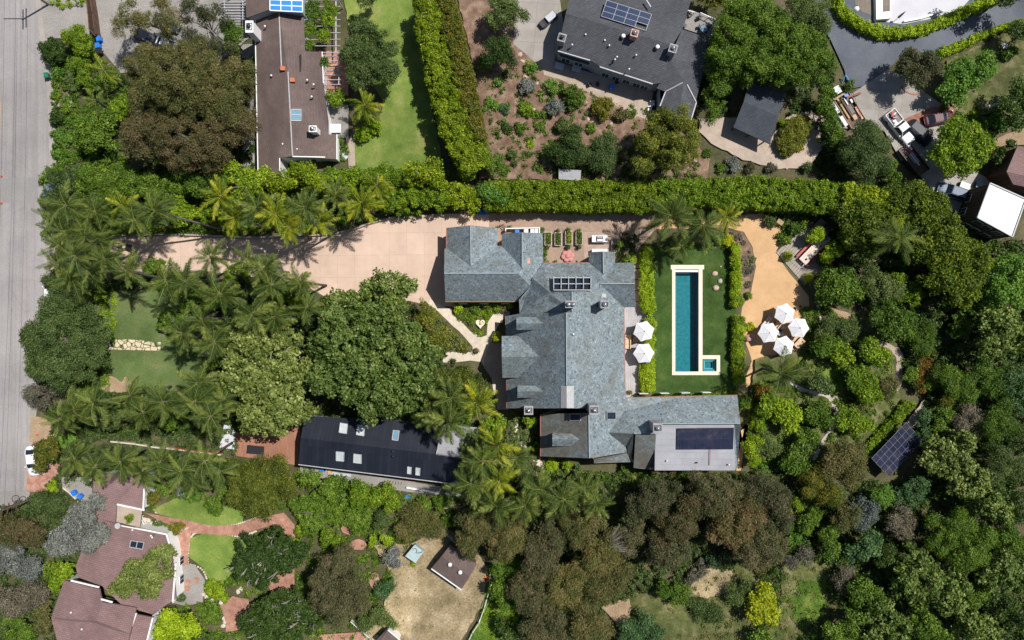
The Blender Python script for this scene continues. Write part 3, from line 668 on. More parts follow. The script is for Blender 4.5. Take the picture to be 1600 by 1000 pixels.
sheet('patio', 'gpath', [(845, 90), (1020, 145), (1015, 190), (985, 178), (930, 150), (875, 125), (850, 118)], 'shaded patio along the front of the charcoal house', 'patio')
sheet('path', 'gpath', [(1092, 185), (1150, 185), (1205, 215), (1232, 180), (1262, 172), (1290, 185), (1290, 225), (1262, 262), (1215, 265), (1160, 250), (1110, 225), (1092, 205)], 'beige gravel path round the charcoal pavilion', 'path', wb=1)
sheet('lane', 'asphalt_dark', [(1270, -30), (1330, -30), (1620, -40), (1620, 30), (1560, 52), (1480, 80), (1405, 88), (1385, 112), (1352, 135), (1325, 140), (1318, 110), (1295, 60), (1262, 10)], 'dark asphalt lane curving between yellow green hedges', 'lane')
sheet('drive_court', 'conc', [(1345, 137), (1385, 110), (1408, 118), (1450, 150), (1475, 168), (1500, 185), (1490, 250), (1560, 290), (1560, 330), (1500, 345), (1470, 320), (1440, 280), (1405, 250), (1380, 205), (1300, 200), (1310, 160)], 'beige paved court crowded with parked cars', 'court')
sheet('brick_strip', 'brick', [(1411, 187), (1455, 168), (1486, 168), (1498, 184), (1470, 195), (1420, 203)], 'red brick parking strip under the maroon car', 'paving')
sheet('lawn', 'lawn_olive', [(1478, 95), (1510, 80), (1580, 50), (1625, 35), (1625, 200), (1560, 175), (1520, 182), (1490, 180), (1480, 140)], 'sunny rough lawn beyond the lane', 'lawn', wb=1)
sheet('path', 'stone', strip(spline([(1518, 180), (1535, 170), (1560, 163), (1600, 160), (1620, 162)]), 4), 'pale stone edging path curving across the rough lawn', 'path')
sheet('path', 'dirt', [(1548, 222), (1570, 210), (1620, 195), (1620, 225), (1590, 228), (1555, 232)], 'bare tan path by the mauve roof', 'path', wb=1)
sheet('white_terrace', 'white_pave', [(1366, -30), (1540, -30), (1500, 15), (1455, 30), (1410, 39), (1385, 36), (1366, 28)], 'bright white terrace inside the curved hedge', 'terrace', z=.3, th=.3)
sheet('deck', 'deck_old', [(1330, -30), (1366, -30), (1366, 28), (1345, 20), (1335, 8)], 'weathered timber deck beside the white terrace', 'deck', z=.32, th=.3)
# south side ----------------------------------------------------------
sheet('deck', 'deck', [(362, 660), (470, 660), (470, 728), (440, 722), (370, 712), (360, 690)], 'red brown timber deck at the left end of the black roofed house', 'deck', z=.2, th=.2)
sheet('path', 'conc_grey', [(470, 725), (600, 745), (725, 766), (722, 775), (640, 768), (470, 742)], 'narrow concrete walk under the south eave of the black roof', 'path')
sheet('patio', 'brickpath', [(585, 744), (650, 752), (648, 762), (600, 758)], 'terracotta patio corner behind the black roofed house', 'patio', z=.15)
sheet('court', 'conc_grey', [(98, 745), (146, 745), (146, 790), (128, 780), (100, 764)], 'small concrete bin court beside the mauve roof', 'court')
sheet('lawn', 'lawn', [(240, 795), (275, 778), (330, 782), (385, 800), (380, 815), (350, 822), (305, 818), (250, 802)], 'small lawn above the brick path', 'lawn', wb=.8)
sheet('lawn', 'lawn', [(298, 840), (320, 832), (375, 838), (400, 850), (355, 905), (330, 908), (318, 885), (297, 870)], 'rounded lawn below the brick path', 'lawn', wb=.8)
sheet('brick_path', 'brickpath', [(228, 800), (292, 812), (330, 820), (370, 820), (405, 808), (445, 800), (475, 835), (455, 840), (430, 818), (372, 836), (300, 832), (296, 860), (295, 884), (277, 884), (280, 850), (282, 826), (250, 812)], 'faded brick path winding between the small lawns', 'path')
sheet('patio', 'conc_grey', [(278, 884), (305, 880), (322, 905), (318, 940), (290, 945), (270, 940)], 'small grey terrace beside the brick path', 'patio')
for i, (x, y, c, s) in enumerate([(285, 900, .4, 6), (295, 908, .4, 6), (294, 918, .2, 6), (308, 905, .3, 6)]):
    sheet('brick_inset', 'brickpath', [(x+s*math.cos(c+PI/4+k*PI/2), y+s*math.sin(c+PI/4+k*PI/2)) for k in range(4)], ORD[i]+' square brick inset in the small grey terrace', 'paving inset')
sheet('patio', 'brickpath', [(345, 945), (365, 930), (390, 935), (395, 960), (370, 985), (355, 985), (352, 960)], 'round red brick patio at the lower left', 'patio', wb=1)
sheet('patio', 'brickpath', [(415, 905), (460, 880), (462, 915), (430, 930)], 'bare brick clearing between two dark oaks', 'patio', wb=1)
sheet('patio', 'brickpath', [(490, 1010), (500, 990), (575, 985), (590, 1010)], 'terracotta patio at the bottom edge', 'patio')
for i, (x, y, a, b) in enumerate([(510, 777, 16, 4), (545, 825, 12, 9), (560, 850, 14, 8), (585, 905, 9, 12), (690, 790, 40, 4)]):
    sheet('clearing', 'brickpath' if i < 4 else 'dirt', wob([(x+a*math.cos(t*.5), y+b*math.sin(t*.5)) for t in range(12)], 1.2, 9, i), ['sliver of brick path above the big garden shrub', 'brick clearing under the pinkish bush', 'brick step by the grey shrubs', 'brick patch beside the tall brown conifer', 'strip of bare earth south of the black roof'][i], 'clearing')
sheet('yard', 'dry', [(585, 850), (640, 850), (690, 820), (735, 845), (765, 890), (760, 930), (735, 975), (715, 1010), (560, 1010), (600, 950), (615, 900)], 'dry straw coloured yard round the small shed', 'yard', wb=2)
sheet('slope', 'weeds', [(762, 880), (820, 870), (830, 1010), (725, 1010), (752, 960)], 'vivid green grassy bank right of the white fence', 'slope', wb=2)
sheet('clearing', 'dirt', [(940, 945), (985, 925), (1025, 935), (1020, 965), (970, 985)], 'tan bare clearing among the brown trees', 'clearing', wb=2)
sheet('clearing', 'lawn_olive', [(985, 930), (1060, 910), (1130, 860), (1180, 900), (1180, 1010), (985, 1010)], 'olive rough grass at the bottom of the wood', 'clearing', wb=2)
sheet('clearing', 'dry', [(1080, 900), (1115, 870), (1150, 865), (1135, 925), (1100, 935), (1080, 925)], 'straw coloured patch above the yellow tree', 'clearing', wb=2)
sheet('clearing', 'lawn_olive', [(1215, 860), (1300, 870), (1305, 960), (1255, 1010), (1190, 1010), (1220, 930)], 'grassy slope right of the yellow tree', 'clearing', wb=2)
sheet('clearing', 'weeds', [(1245, 905), (1290, 905), (1285, 960), (1250, 985), (1235, 950)], 'bright green patch on the slope right of the yellow tree', 'clearing', wb=2)
for i in range(8):
    a, b = P(1014+i*9.5, 952+i*2.5), P(1018+i*9.5-4, 966+i*2.5)
    mb = MB(); mb.bar((a[0], a[1], .18), (b[0], b[1], .18), .12, .14); o = mb.build('garden_step', 'wood'); tag(o, ORD[i]+' timber step from the left of the slope stairway', 'step', 'timber steps on the slope')
sheet('lawn', 'lawn_olive', [(1180, 560), (1250, 545), (1300, 490), (1370, 480), (1410, 560), (1400, 640), (1350, 690), (1280, 720), (1180, 720), (1165, 650)], 'patchy garden grass among the citrus trees', 'lawn', wb=2)
sheet('lawn', 'weeds', [(1285, 570), (1320, 565), (1325, 590), (1300, 620), (1280, 610)], 'bright green glade between citrus trees', 'lawn', wb=1)
sheet('garden_path', 'stone', strip(spline([(1230, 592), (1245, 605), (1265, 612), (1290, 618), (1300, 630), (1305, 645), (1300, 665), (1290, 680), (1275, 705), (1270, 720)]), 6), 'rough stone path curving down the citrus garden', 'path', wb=.8)
sheet('garden_path', 'stone', strip([(1290, 618), (1315, 624)], 5), 'stub of stone path beside the citrus garden glade', 'path', wb=.8)
sheet('path', 'gpath', strip(spline([(1322, 500), (1345, 525), (1380, 538), (1402, 555), (1402, 590), (1395, 608)]), [8]*16+[12]*15), 'narrow earth track round the citrus trees', 'path', wb=1)
sheet('path', 'gpath', [(1412, 660), (1440, 625), (1448, 635), (1442, 650), (1425, 666)], 'stony patch above the free standing solar array', 'path', wb=1)
sheet('path', 'dirt', [(1335, 420), (1370, 398), (1374, 410), (1345, 428)], 'short earth path under the dining terrace', 'path', wb=.6)
sheet('path', 'dirt', [(1290, 480), (1322, 488), (1335, 502), (1322, 505)], 'sliver of tan path below the round dark tree', 'path', wb=.6)
# ------------------------------------------------------------------ buildings
def inset(poly, d):
    """move a world polygon inwards"""
    a = sum(poly[i][0]*poly[(i+1) % len(poly)][1]-poly[(i+1) % len(poly)][0]*poly[i][1] for i in range(len(poly)))
    sgn = 1 if a > 0 else -1; out = []; n = len(poly)
    for i in range(n):
        p, c, q = [Vector(poly[j % n][:2]) for j in (i-1, i, i+1)]
        d1 = (c-p).normalized(); d2 = (q-c).normalized(); n1 = Vector((-d1.y, d1.x))*sgn; n2 = Vector((-d2.y, d2.x))*sgn
        b = n1+n2; b = b/max(.4, b.dot(n1)) if b.length > .1 else n1
        out.append(c+b*d)
    return out
def walls(outline, parent, mat='stucco', d=.35, drop=.12, name='wall'):
    w = [P(*v) for v in outline]; q = inset(w, d); n = len(w); mb = MB()
    vs = [(q[i].x, q[i].y, 0) for i in range(n)]+[(q[i].x, q[i].y, w[i][2]-drop-.1) for i in range(n)]
    mb.add(vs, [(i, (i+1) % n, n+(i+1) % n, n+i) for i in range(n)]); return mb.build(name, mat, parent)
def roof(faces, parent, mat, th=.2, name='roof'):
    mb = MB()
    for f in faces: mb.slab([P(*v) for v in f], th)
    return mb.build(name, mat, parent)
def win(parent, a, b, t, z0, z1, w, depth=.08, name='window', glass='glass', d=.35):
    """window on the wall under eave pixel edge a->b (px,py,h), at fraction t"""
    A, B = PV(*a), PV(*b); c = A.lerp(B, t); e = (B-A); e.z = 0; e.normalize(); nrm = Vector((e.y, -e.x, 0))
    cen = rootloc(parent)
    if (c-cen).dot(nrm) < 0: nrm = -nrm
    c = c-nrm*(d-.02); r = math.atan2(e.y, e.x)
    fr = MB().box(c.x+nrm.x*depth*.3, c.y+nrm.y*depth*.3, z0, z1, w, depth, r).build(name, 'white', parent)
    g = c+nrm*depth*.45; mb = MB()
    for sx in (-.25, .25): mb.box(g.x+e.x*sx*w*.94, g.y+e.y*sx*w*.94, z0+.07, z1-.07, w*.42, depth, r)
    mb.build('pane', glass, fr); return fr
def boxpx(parent, name, mat, px, py, z0, z1, sx, sy, rot=0):
    x, y, z1 = P(px, py, z1); return MB().box(x, y, z0, z1, sx, sy, rot).build(name, mat, parent)
def chimney(parent, px, py, zt, zb, sx, sy, mat='stone_ch', rot=0, n=1, capmat='steel'):
    x, y, zt = P(px, py, zt); zb = P(px, py, zb)[2]; c = MB().box(x, y, zb, zt, sx, sy, rot).box(x, y, zt, zt+.12, sx+.16, sy+.16, rot).build('chimney', mat, parent)
    for k in range(n):
        dx = (k-(n-1)/2)*sx*.5
        mb = MB(); mb.lathe(x+dx, y, [(.18, zt+.1), (.18, zt+.35), (.32, zt+.36), (.30, zt+.45), (.05, zt+.6)], 12); mb.build('chimney_cap', capmat, c, True)
    mb = MB()
    for a, b_, u, v in ((0, sy*.3, sx*.85, .08), (0, -sy*.3, sx*.85, .08), (sx*.4, 0, .08, sy*.6), (-sx*.4, 0, .08, sy*.6)): mb.box(x+a*math.cos(rot)-b_*math.sin(rot), y+a*math.sin(rot)+b_*math.cos(rot), zt+.12, zt+.2, u, v, rot)
    mb.build('flue_tray', 'dkmetal', c); return c
def bars(parent, name, mat, segs, w, h):
    for a, b in segs: MB().bar(P(*a), P(*b), w, h).build(name, mat, parent)
def vent(parent, px, py, h, r=.14, mat='white', cap=True):
    x, y, h = P(px, py, h+.35); h -= .35; mb = MB(); mb.lathe(x, y, [(r, h-.4), (r, h+.3), (r*1.6, h+.32), (r*1.2, h+.5)] if cap else [(r, h-.4), (r, h+.35)], 10); return mb.build('roof_vent', mat, parent, True)
def skylight(parent, quad, nx, ny, glass='glass', frame='white', th=.16, fw=.1):
    """quad: 4 px corners with heights, in order; frame with panes"""
    q = [PV(*v) for v in quad]
    def at(u, v): return q[0].lerp(q[1], u).lerp(q[3].lerp(q[2], u), v)
    f = MB(); Lu = (q[1]-q[0]).length; Lv = (q[3]-q[0]).length
    for i in range(nx+1): f.bar(at(i/nx, 0)+Vector((0, 0, th)), at(i/nx, 1)+Vector((0, 0, th)), fw, th*1.6)
    for j in range(ny+1): f.bar(at(0, j/ny)+Vector((0, 0, th+.004)), at(1, j/ny)+Vector((0, 0, th+.004)), fw, th*1.6)
    fo = f.build('skylight', frame, parent); g = MB(); e = fw*.5
    for i in range(nx):
        for j in range(ny):
            u0, u1, v0, v1 = i/nx+e/Lu, (i+1)/nx-e/Lu, j/ny+e/Lv, (j+1)/ny-e/Lv
            g.slab([tuple(at(u, v)+Vector((0, 0, th))) for u, v in ((u0, v0), (u1, v0), (u1, v1), (u0, v1))], .06)
    g.build('pane', glass, fo); return fo
def solar(parent, quad, nx, ny, mat='solar', gap=.03, th=.05, lift=.15, skip=(), frame='dkmetal', rails=True):
    q = [PV(*v)+Vector((0, 0, lift)) for v in quad]
    def at(u, v): return q[0].lerp(q[1], u).lerp(q[3].lerp(q[2], u), v)
    Lu = (q[1]-q[0]).length; Lv = (q[3]-q[0]).length
    for i in range(nx):
        for j in range(ny):
            if (i, j) in skip: continue
            g = MB(); u0, u1, v0, v1 = i/nx+gap/Lu, (i+1)/nx-gap/Lu, j/ny+gap/Lv, (j+1)/ny-gap/Lv
            g.slab([tuple(at(u, v)) for u, v in ((u0, v0), (u1, v0), (u1, v1), (u0, v1))], th); g.build('solar_panel', mat, parent)
    if rails:
        f = MB()
        for i in range(nx+1): f.bar(at(i/nx, 0)-Vector((0, 0, .03)), at(i/nx, 1)-Vector((0, 0, .03)), gap*2, .05)
        for j in range(ny+1): f.bar(at(0, j/ny)-Vector((0, 0, .036)), at(1, j/ny)-Vector((0, 0, .036)), gap*2, .05)
        f.build('panel_frame', frame, parent)
def building(cx, cy, label, cat='house', name='house'): return thing(name, P(cx, cy), label, cat)

# A. main slate house ----------------------------------------------------
HF[0] = 1.3
Wx = lambda x: 3.4+(x-790)*.0642          # west slope
Ex = lambda x: 9.5-(x-885)*.059           # east slope
A = building(880, 540, 'large main house with blue grey slate roofs, dormers and chimneys beside the pool')
gr, e0 = 6.3, 3.3
gx = lambda x: e0+(848-x)*.0769           # east face of second gable
faces = [
 [(694, 427, gr), (694.5, 388, e0), (706, 388, e0), (736, 416, 5.5), (736, 427, gr)],
 [(736, 427, gr), (736, 416, 5.5), (772, 384, e0), (784, 384, e0), (816, 419, 5.75), (809, 427, gr)],
 [(694, 427, gr), (809, 427, gr), (829, 447, 4.9), (812, 471, e0), (696, 471, e0)],
 [(698, 388, e0+.02), (698, 356, e0), (735, 352, 5.5), (736, 416, 5.52)],
 [(735, 352, 5.5), (777, 356, e0), (777, 384, e0+.02), (736, 416, 5.5)],
 [(784, 384, e0+.02), (784, 365, e0), (816, 363, 5.75), (816, 419, 5.77)],
 [(816, 363, 5.75), (848, 364, e0), (849, 412, e0), (831, 434, 4.7), (829, 447, 4.9), (809, 427, gr), (816, 419, 5.75)],
 # north range
 [(849, 411, 3.5), (921, 411, 3.5), (943, 428, 5.1), (960, 411, 3.5), (991, 410, 3.5), (992, 443, 6.4), (937, 443, 6.4), (935, 455, 6.9), (858, 456, 7.5), (831, 435, 4.9)],
 [(921, 411, 3.52), (920, 394, 3.4), (942, 393, 5.1), (943, 428, 5.15)],
 [(942, 393, 5.1), (961, 393.5, 3.4), (961, 411, 3.5), (943, 428, 5.12)],
 [(937, 443, 6.4), (992, 443, 6.4), (993, 480, 3.5), (974.5, 480, 3.6)],
 # west slope
 [(829, 447, 5.0), (831, 434, 5.0), (858, 456, 7.75), (894, 455, 8.9), (894, 488, 8.9), (812, 490, 4.82), (811, 468, 4.6)],
 [(790, 494, 3.4), (812, 490, 4.85), (885, 488, 9.5), (886, 603, 9.5), (886, 638, 9.5), (792, 638, 3.5), (792, 560, 3.5)],
 # east slope
 [(894, 455, 8.95), (935, 455, 6.9), (938, 444, 6.3), (974.5, 480, 4.25), (974.5, 488, 4.25), (894, 488, 8.95)],
 [(885, 488, 9.5), (974.5, 488, 4.25), (977, 642, 4.2), (952, 676, 5.4), (920, 645, 7.45), (917, 638, 7.6), (886, 638, 9.5)],
 [(920, 645, 7.42), (952, 676, 5.4), (979, 700, 4.0), (979, 707, 3.9), (921, 716, 7.3)],
 # lower south west roof
 # south wing: north slope, dark south slopes
 [(977, 622, 4.0), (1065, 620, 4.0), (1152, 618, 4.0), (1157, 662, 6.3), (1033, 663, 6.3), (1030, 678, 6.6), (991, 678, 6.6), (952, 676, 5.45), (977, 642, 4.3)],
 [(1148, 663, 5.75), (1157, 662, 6.3), (1152, 732, 4.6), (1148, 734, 5.0)],
]
roof(faces, A, 'slate')
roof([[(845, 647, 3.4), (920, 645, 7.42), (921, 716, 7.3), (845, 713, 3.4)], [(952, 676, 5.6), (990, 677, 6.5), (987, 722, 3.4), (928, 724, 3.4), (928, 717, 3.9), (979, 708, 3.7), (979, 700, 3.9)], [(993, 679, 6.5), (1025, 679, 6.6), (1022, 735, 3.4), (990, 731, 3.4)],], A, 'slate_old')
mb = MB()
for cxp, y0, y1, xf in ((851, 495.5, 515.5, 807), (850.5, 602.5, 621.5, 808.5), (905, 677.5, 697, 863)):
    ym = (y0+y1)/2-.4; lower = xf > 850
    f_ = (lambda x: 3.4+(x-845)*.0537) if lower else Wx
    hr, he = f_(cxp), f_(cxp-12)
    for s_ in ([(xf, y0, he), (cxp-9, y0, he), (cxp, ym, hr), (xf, ym, hr)], [(xf, ym, hr), (cxp, ym, hr), (cxp-14, y1, he-.15), (xf, y1, he)]): mb.slab([P(*v) for v in s_], .12)
    mb.build('dormer_roof', 'slate', A); mb = MB()
mb.slab([P(*v) for v in [(784, 525, 4.7), (813, 525, 4.75), (845, 557, 6.9), (784, 558, 6.85)]], .2); mb.slab([P(*v) for v in [(784, 558, 6.85), (845, 557, 6.9), (813, 590, 4.75), (785, 590, 4.7)]], .2)
mb.build('dormer_roof', 'slate', A)
mb = MB()
for y0, y1, xf, b in ((497, 514, 809, 4.2), (604, 620, 810.5, 4.2), (679, 695.5, 865, 4.2)):
    a = P(xf, y0, 5.8); c = P(xf+30, y1, 5.8); mb.prism([(a[0], c[1]), (c[0], c[1]), (c[0], a[1]), (a[0], a[1])], b, P(0, 0, 6.35 if xf < 850 else 5.8)[2]); mb.build('dormer_wall', 'stucco', A); mb = MB()
a, c = P(787, 528, 4.7), P(814, 587, 4.7); mb.prism([(a[0], c[1]), (c[0], c[1]), (c[0], a[1]), (a[0], a[1])], 0, 4.6)
mb.add([(a[0], a[1], 4.55), (a[0], c[1], 4.55), (a[0], (a[1]+c[1])/2, 7.3)], [(0, 1, 2)])
mb.build('dormer_wall', 'stucco', A)
for y in (505, 612): 
    x, yy, _ = P(808.8, y, 5.6); f = MB().box(x, yy, 5.2, 6.3, .06, 1.0).build('window', 'white', A); MB().box(x-.03, yy, 5.3, 6.2, .05, .84).build('pane', 'glass', f)
walls([(698, 356, e0), (735, 352, 5.5), (777, 356, e0), (777, 384, e0), (784, 384, e0), (784, 365, e0), (816, 363, 5.7), (848, 364, e0), (849, 411, e0), (920, 411, 3.5), (920, 394, 3.4), (942, 393, 5.1), (961, 393.5, 3.4), (961, 410, 3.5), (991, 410, 3.5), (992, 443, 6.3), (993, 480, 3.5), (974.5, 480, 3.5), (977, 622, 4), (1065, 620, 4), (1152, 618, 4), (1157, 662, 6.2), (1152, 732, 4.6), (1023, 736, 4.6), (1022, 735, 3.4), (990, 731, 3.3), (987, 722, 3.3), (928, 724, 3.3), (921, 716, 7.1), (845, 713, 3.3), (845, 647, 3.3), (880, 640, 4.8), (792, 638, 3.4), (791, 494, 3.4), (812, 492, 3.4), (812, 471, e0), (696, 471, e0), (694, 427, 6.2), (694.5, 388, e0), (698, 388, e0)], A, 'stucco')
# gable wall of the high block over the south west roof, and step walls inside
mb = MB(); mb.prism(pin([(797, 634), (975, 634), (975, 637.5), (797, 637.5)], 4), 0, 3.6)
a = [P(797, 637.4, 3.6), P(886, 637.4, 9.2), P(915, 637.4, 7.5), P(915, 637.4, 3.6)]; mb.add([tuple(v) for v in a], [(3, 2, 1, 0)])
mb.build('gable_wall', 'stucco', A)
roof([[(1024, 662, 5.7), (1148, 662, 5.7), (1149, 735, 5.0), (1023, 735, 5.0)]], A, 'flatroof', .25, 'flat_roof')
roof([[(876, 603, 8.98), (885.5, 603, 9.58), (885.5, 637.5, 9.58), (876, 637.5, 8.98)], [(885.5, 603, 9.58), (896.5, 603, 8.92), (896.5, 637.5, 8.92), (885.5, 637.5, 9.58)]], A, 'metal_strip', .06, 'ridge_panel')
bars(A, 'gutter', 'copper', (((696, 471.3, 3.25), (812, 471.3, 3.25)), ((974.8, 480, 4.2), (977.3, 642, 4.15)), ((790, 494, 3.35), (790.5, 524, 3.35)), ((791.6, 592, 3.4), (791.6, 638, 3.4)), ((844.6, 647, 3.35), (844.6, 713, 3.35)), ((979, 621.5, 3.9), (1152, 617.5, 3.9)), ((697.6, 356, 3.25), (697.6, 388, 3.25)), ((849, 411, 3.4), (920, 410.6, 3.4)), ((811.6, 471, 3.3), (811.6, 492, 3.3))), .12, .12)
bars(A, 'ridge_cap', 'ridge', (((885, 489, 9.55), (885.5, 602, 9.55)), ((894, 456, 8.97), (894, 487, 8.97)), ((694, 427, 6.34), (808, 427, 6.34)), ((735, 352.5, 5.54), (736, 414, 5.54)), ((816, 363.5, 5.8), (816, 418, 5.8)), ((942.5, 393.5, 5.15), (943, 427, 5.18)), ((938, 443, 6.45), (992, 443, 6.45)), ((920, 646, 7.48), (921, 715, 7.36)), ((1034, 662, 6.34), (1156, 661.5, 6.34))), .14, .05)
chimney(A, 892, 475.5, 10.9, 7, 1.35, .85, n=2); chimney(A, 945, 475.5, 9.0, 5, 1.05, .95); chimney(A, 826, 641, 6.2, 0, 1.15, 1.15)
chimney(A, 928.5, 640.5, 10.0, 5.5, 1.2, 1.15); chimney(A, 1027.5, 668.5, 8.4, 4.5, 1.15, 1.2)
skylight(A, [(864.5, 434.5, 6.0), (922, 434.5, 6.0), (922, 453.5, 7.5), (864.5, 453.5, 7.5)], 5, 2, 'glass', 'metal_strip', .5, .11)
skylight(A, [(890.5, 646.5, 5.85), (907, 646.5, 6.75), (907, 657, 6.75), (890.5, 657, 5.85)], 1, 1, 'glass', 'stone_ch', .14)
skylight(A, [(948, 643.5, 5.8), (962, 643.5, 5.0), (962, 655, 5.0), (948, 655, 5.8)], 1, 1, 'glass', 'stone_ch', .14)
vent(A, 896, 522, 8.8, .1); vent(A, 1042, 720, 5.0, .08); vent(A, 1089, 723, 5.0, .08, 'dkmetal'); vent(A, 1139, 726, 5.0, .08)
boxpx(A, 'vent_box', 'metal_strip', 943, 462, 5.8, 6.5, .7, .55); boxpx(A, 'vent_box', 'pinkstone', 826, 408, 4.6, 5.15, .45, .8)
solar(A, [(1057.5, 669, 5.65), (1146, 668, 5.65), (1144.5, 701.5, 5.3), (1056.5, 702, 5.3)], 14, 2, 'solar', .012, .05, .22)
mb = MB(); mb.bar(P(1109.8, 702, 5.5), P(1108.8, 727, 5.25), .08, .06); mb.build('conduit', 'copper', A)
for (a, b, ts) in (((790, 494, 3.4), (790, 524, 3.4), (.5,)), ((785, 526, 4.7), (785, 590, 4.7), (.25, .5, .75)), ((792, 592, 3.4), (792, 638, 3.4), (.3, .7)), ((845, 647, 3.4), (845, 713, 3.4), (.25, .5, .75)), ((974.5, 490, 4.2), (976.5, 620, 4.2), (.1, .25, .4, .55, .7, .85)), ((985, 621, 4), (1152, 618, 4), (.15, .35, .55, .75)), ((700, 471, 3.3), (812, 471, 3.3), (.2, .5, .8)), ((850, 411, 3.4), (920, 411, 3.4), (.3, .7))):
    for t in ts: win(A, a, b, t, .9, 2.3, 1.3)
x, y, _ = P(696, 408); 
for k in (0, 1): 
    d_ = MB().box(P(700, 440+k*0, 0)[0]-.02, P(700, 405+k*40, 0)[1]+.2, .05, 2.3, .1, 2.6).build('garage_door', 'wood', A)

HF[0] = 1.0
# B. brown ranch house, top left ------------------------------------------
B = building(450, 150, 'long low house with brown shingle roof and white gutters near the top left')
roof([[(399, 28, 3), (436, 17, 4.3), (440, 112, 4.3), (450, 112, 4.6), (457, 244, 4.6), (437, 247, 4.3), (437, 273, 4.3), (404, 277, 3)],
      [(436, 17, 4.3), (474, 20, 3.2), (477, 80, 3.1), (503, 81, 2.8), (505, 130, 2.8), (513, 190, 2.8), (513, 210, 2.7), (525, 210, 2.6), (526, 249, 2.6), (457, 244, 4.6), (450, 112, 4.6), (440, 112, 4.3)],
      [(383, -25, 4.6), (421, -25, 5.6), (421, 15, 5.6), (385, 28, 4.6)], [(421, -25, 5.6), (473, -25, 4.9), (473, 19, 4.9), (421, 15, 5.6)]], B, 'shingle_br')
walls([(399, 28, 3), (440, 20, 4.2), (474, 20, 3.2), (477, 80, 3.1), (503, 81, 2.8), (505, 130, 2.8), (513, 190, 2.8), (513, 210, 2.7), (525, 210, 2.6), (526, 249, 2.6), (508, 246, 2.9), (437, 247, 4.2), (437, 273, 4.2), (404, 277, 3)], B, 'white', .12)
walls([(384, -25, 4.6), (472, -25, 4.9), (472, 19, 4.9), (421, 15, 5.5), (385, 28, 4.6)], B, 'greywall', .12)
bars(B, 'gutter', 'white', (((398.6, 28, 3.05), (403.4, 277, 3.05)), ((503.4, 81, 2.85), (505.4, 130, 2.85)), ((457, 244.6, 4.62), (508, 245.6, 3.1)), ((437, 247, 4.3), (437.4, 273, 4.3)), ((526.4, 210, 2.6), (526.4, 249, 2.6))), .13, .14)
bars(B, 'ridge_cap', 'metal_strip', (((436, 19, 4.36), (440, 110, 4.36)), ((450, 112, 4.66), (457, 243, 4.66))), .16, .05)
solar(B, [(422, -25, 5.6), (473, -25, 4.95), (473, 19, 4.95), (422, 16.5, 5.6)], 3, 5, 'solar_blue', .07, .05, .1, frame='white')
skylight(B, [(455.5, 171.5, 4.55), (471, 171.5, 4.0), (471, 189, 4.0), (455.5, 189, 4.55)], 1, 2, 'glass_blue', 'metal_strip', .12, .1)
c = chimney(B, 390, 42, 6.6, 0, 1.0, 1.6, 'white', 0, 1, 'dkmetal'); chimney(B, 489, 201.5, 5.4, 3, 1.0, .8, 'white')
for x, y in ((414, 41), (445, 75), (424, 118), (450, 125), (480, 125), (490, 132), (487, 151), (464, 233), (442, 225), (417, 261)): vent(B, x, y, 3.9, .1)
for x, y in ((442, 107), (457, 125)): x_, y_, _ = P(x, y, 4.7); MB().box(x_, y_, 4.2, 4.85, .7, .6).build('roof_box', 'terracotta', B)
mb = MB(); mb.box(*P(469, 98, 3.9)[:2], 3.5, 3.95, .12, 2.6); mb.build('roof_slot', 'dkmetal', B)
for t in (.2, .4, .6, .8): win(B, (399, 28, 3), (403, 277, 3), t, .9, 2.1, 1.5, d=.12)
for t in (.25, .6): win(B, (440, 247, 4.2), (508, 246, 2.9), t, .6, 2.1, 1.4, d=.12)
# C. charcoal house, top centre --------------------------------------------
Cc = building(960, 70, 'charcoal shingled house with solar panels and three chimneys at the top centre')
roof([[(884, 21, 6.3), (1051, 70, 6.3), (1034, 130, 4.3), (1020, 131, 4.3), (937, 104, 4.3), (922, 94, 4.5), (871, 79, 4.5)],
      [(884, 21, 6.3), (894, -14, 4.9), (1084, -14, 5.4), (1066, 46, 5.5), (1051, 70, 6.3)],
      [(1066, 46, 3.5), (1104, 58, 3.4), (1101, 104, 4.6), (1046, 90, 4.6)],
      [(1046, 90, 4.6), (1101, 104, 4.6), (1087, 159, 3.3), (1070, 128, 4.2), (1040, 143, 3.3), (1026, 138, 3.3)],
      [(1069, 126, 4.3), (1040, 143, 3.32), (1031, 165, 3.2), (1059, 186, 4.2)], [(1069, 126, 4.3), (1059, 186, 4.2), (1079, 190, 3.2), (1088, 160, 3.35)],
      [(871, 79, 3.4), (922, 94, 3.4), (920, 101, 3.1), (876, 88, 3.1)]], Cc, 'shingle_dk')
walls([(886, 15, 5.5), (894, -14, 4.8), (1080, -14, 5.3), (1066, 46, 5.4), (1051, 70, 6.1), (1034, 130, 4.2), (1020, 131, 4.2), (937, 104, 4.2), (922, 94, 4.4), (871, 79, 4.4), (884, 21, 6.1)], Cc, 'greywall', .15)
walls([(1050, 60, 3.3), (1104, 58, 3.3), (1101, 104, 4.5), (1087, 159, 3.2), (1079, 190, 3.1), (1059, 186, 4.0), (1031, 165, 3.1), (1030, 138, 3.1)], Cc, 'greywall', .15)
bars(Cc, 'flashing', 'metal_strip', (((1067, 129, 4.4), (1040, 143, 3.4)), ((1073.5, 132, 4.2), (1087.5, 159, 3.45)), ((871, 79.4, 4.45), (922, 94.4, 4.45)), ((937, 104.4, 4.3), (1020, 131.4, 4.3)), ((1010, 0, 6), (1017, 11, 6)), ((1040, 143, 3.35), (1031, 166, 3.2)), ((1088, 160, 3.3), (1079, 190, 3.2))), .16, .14)
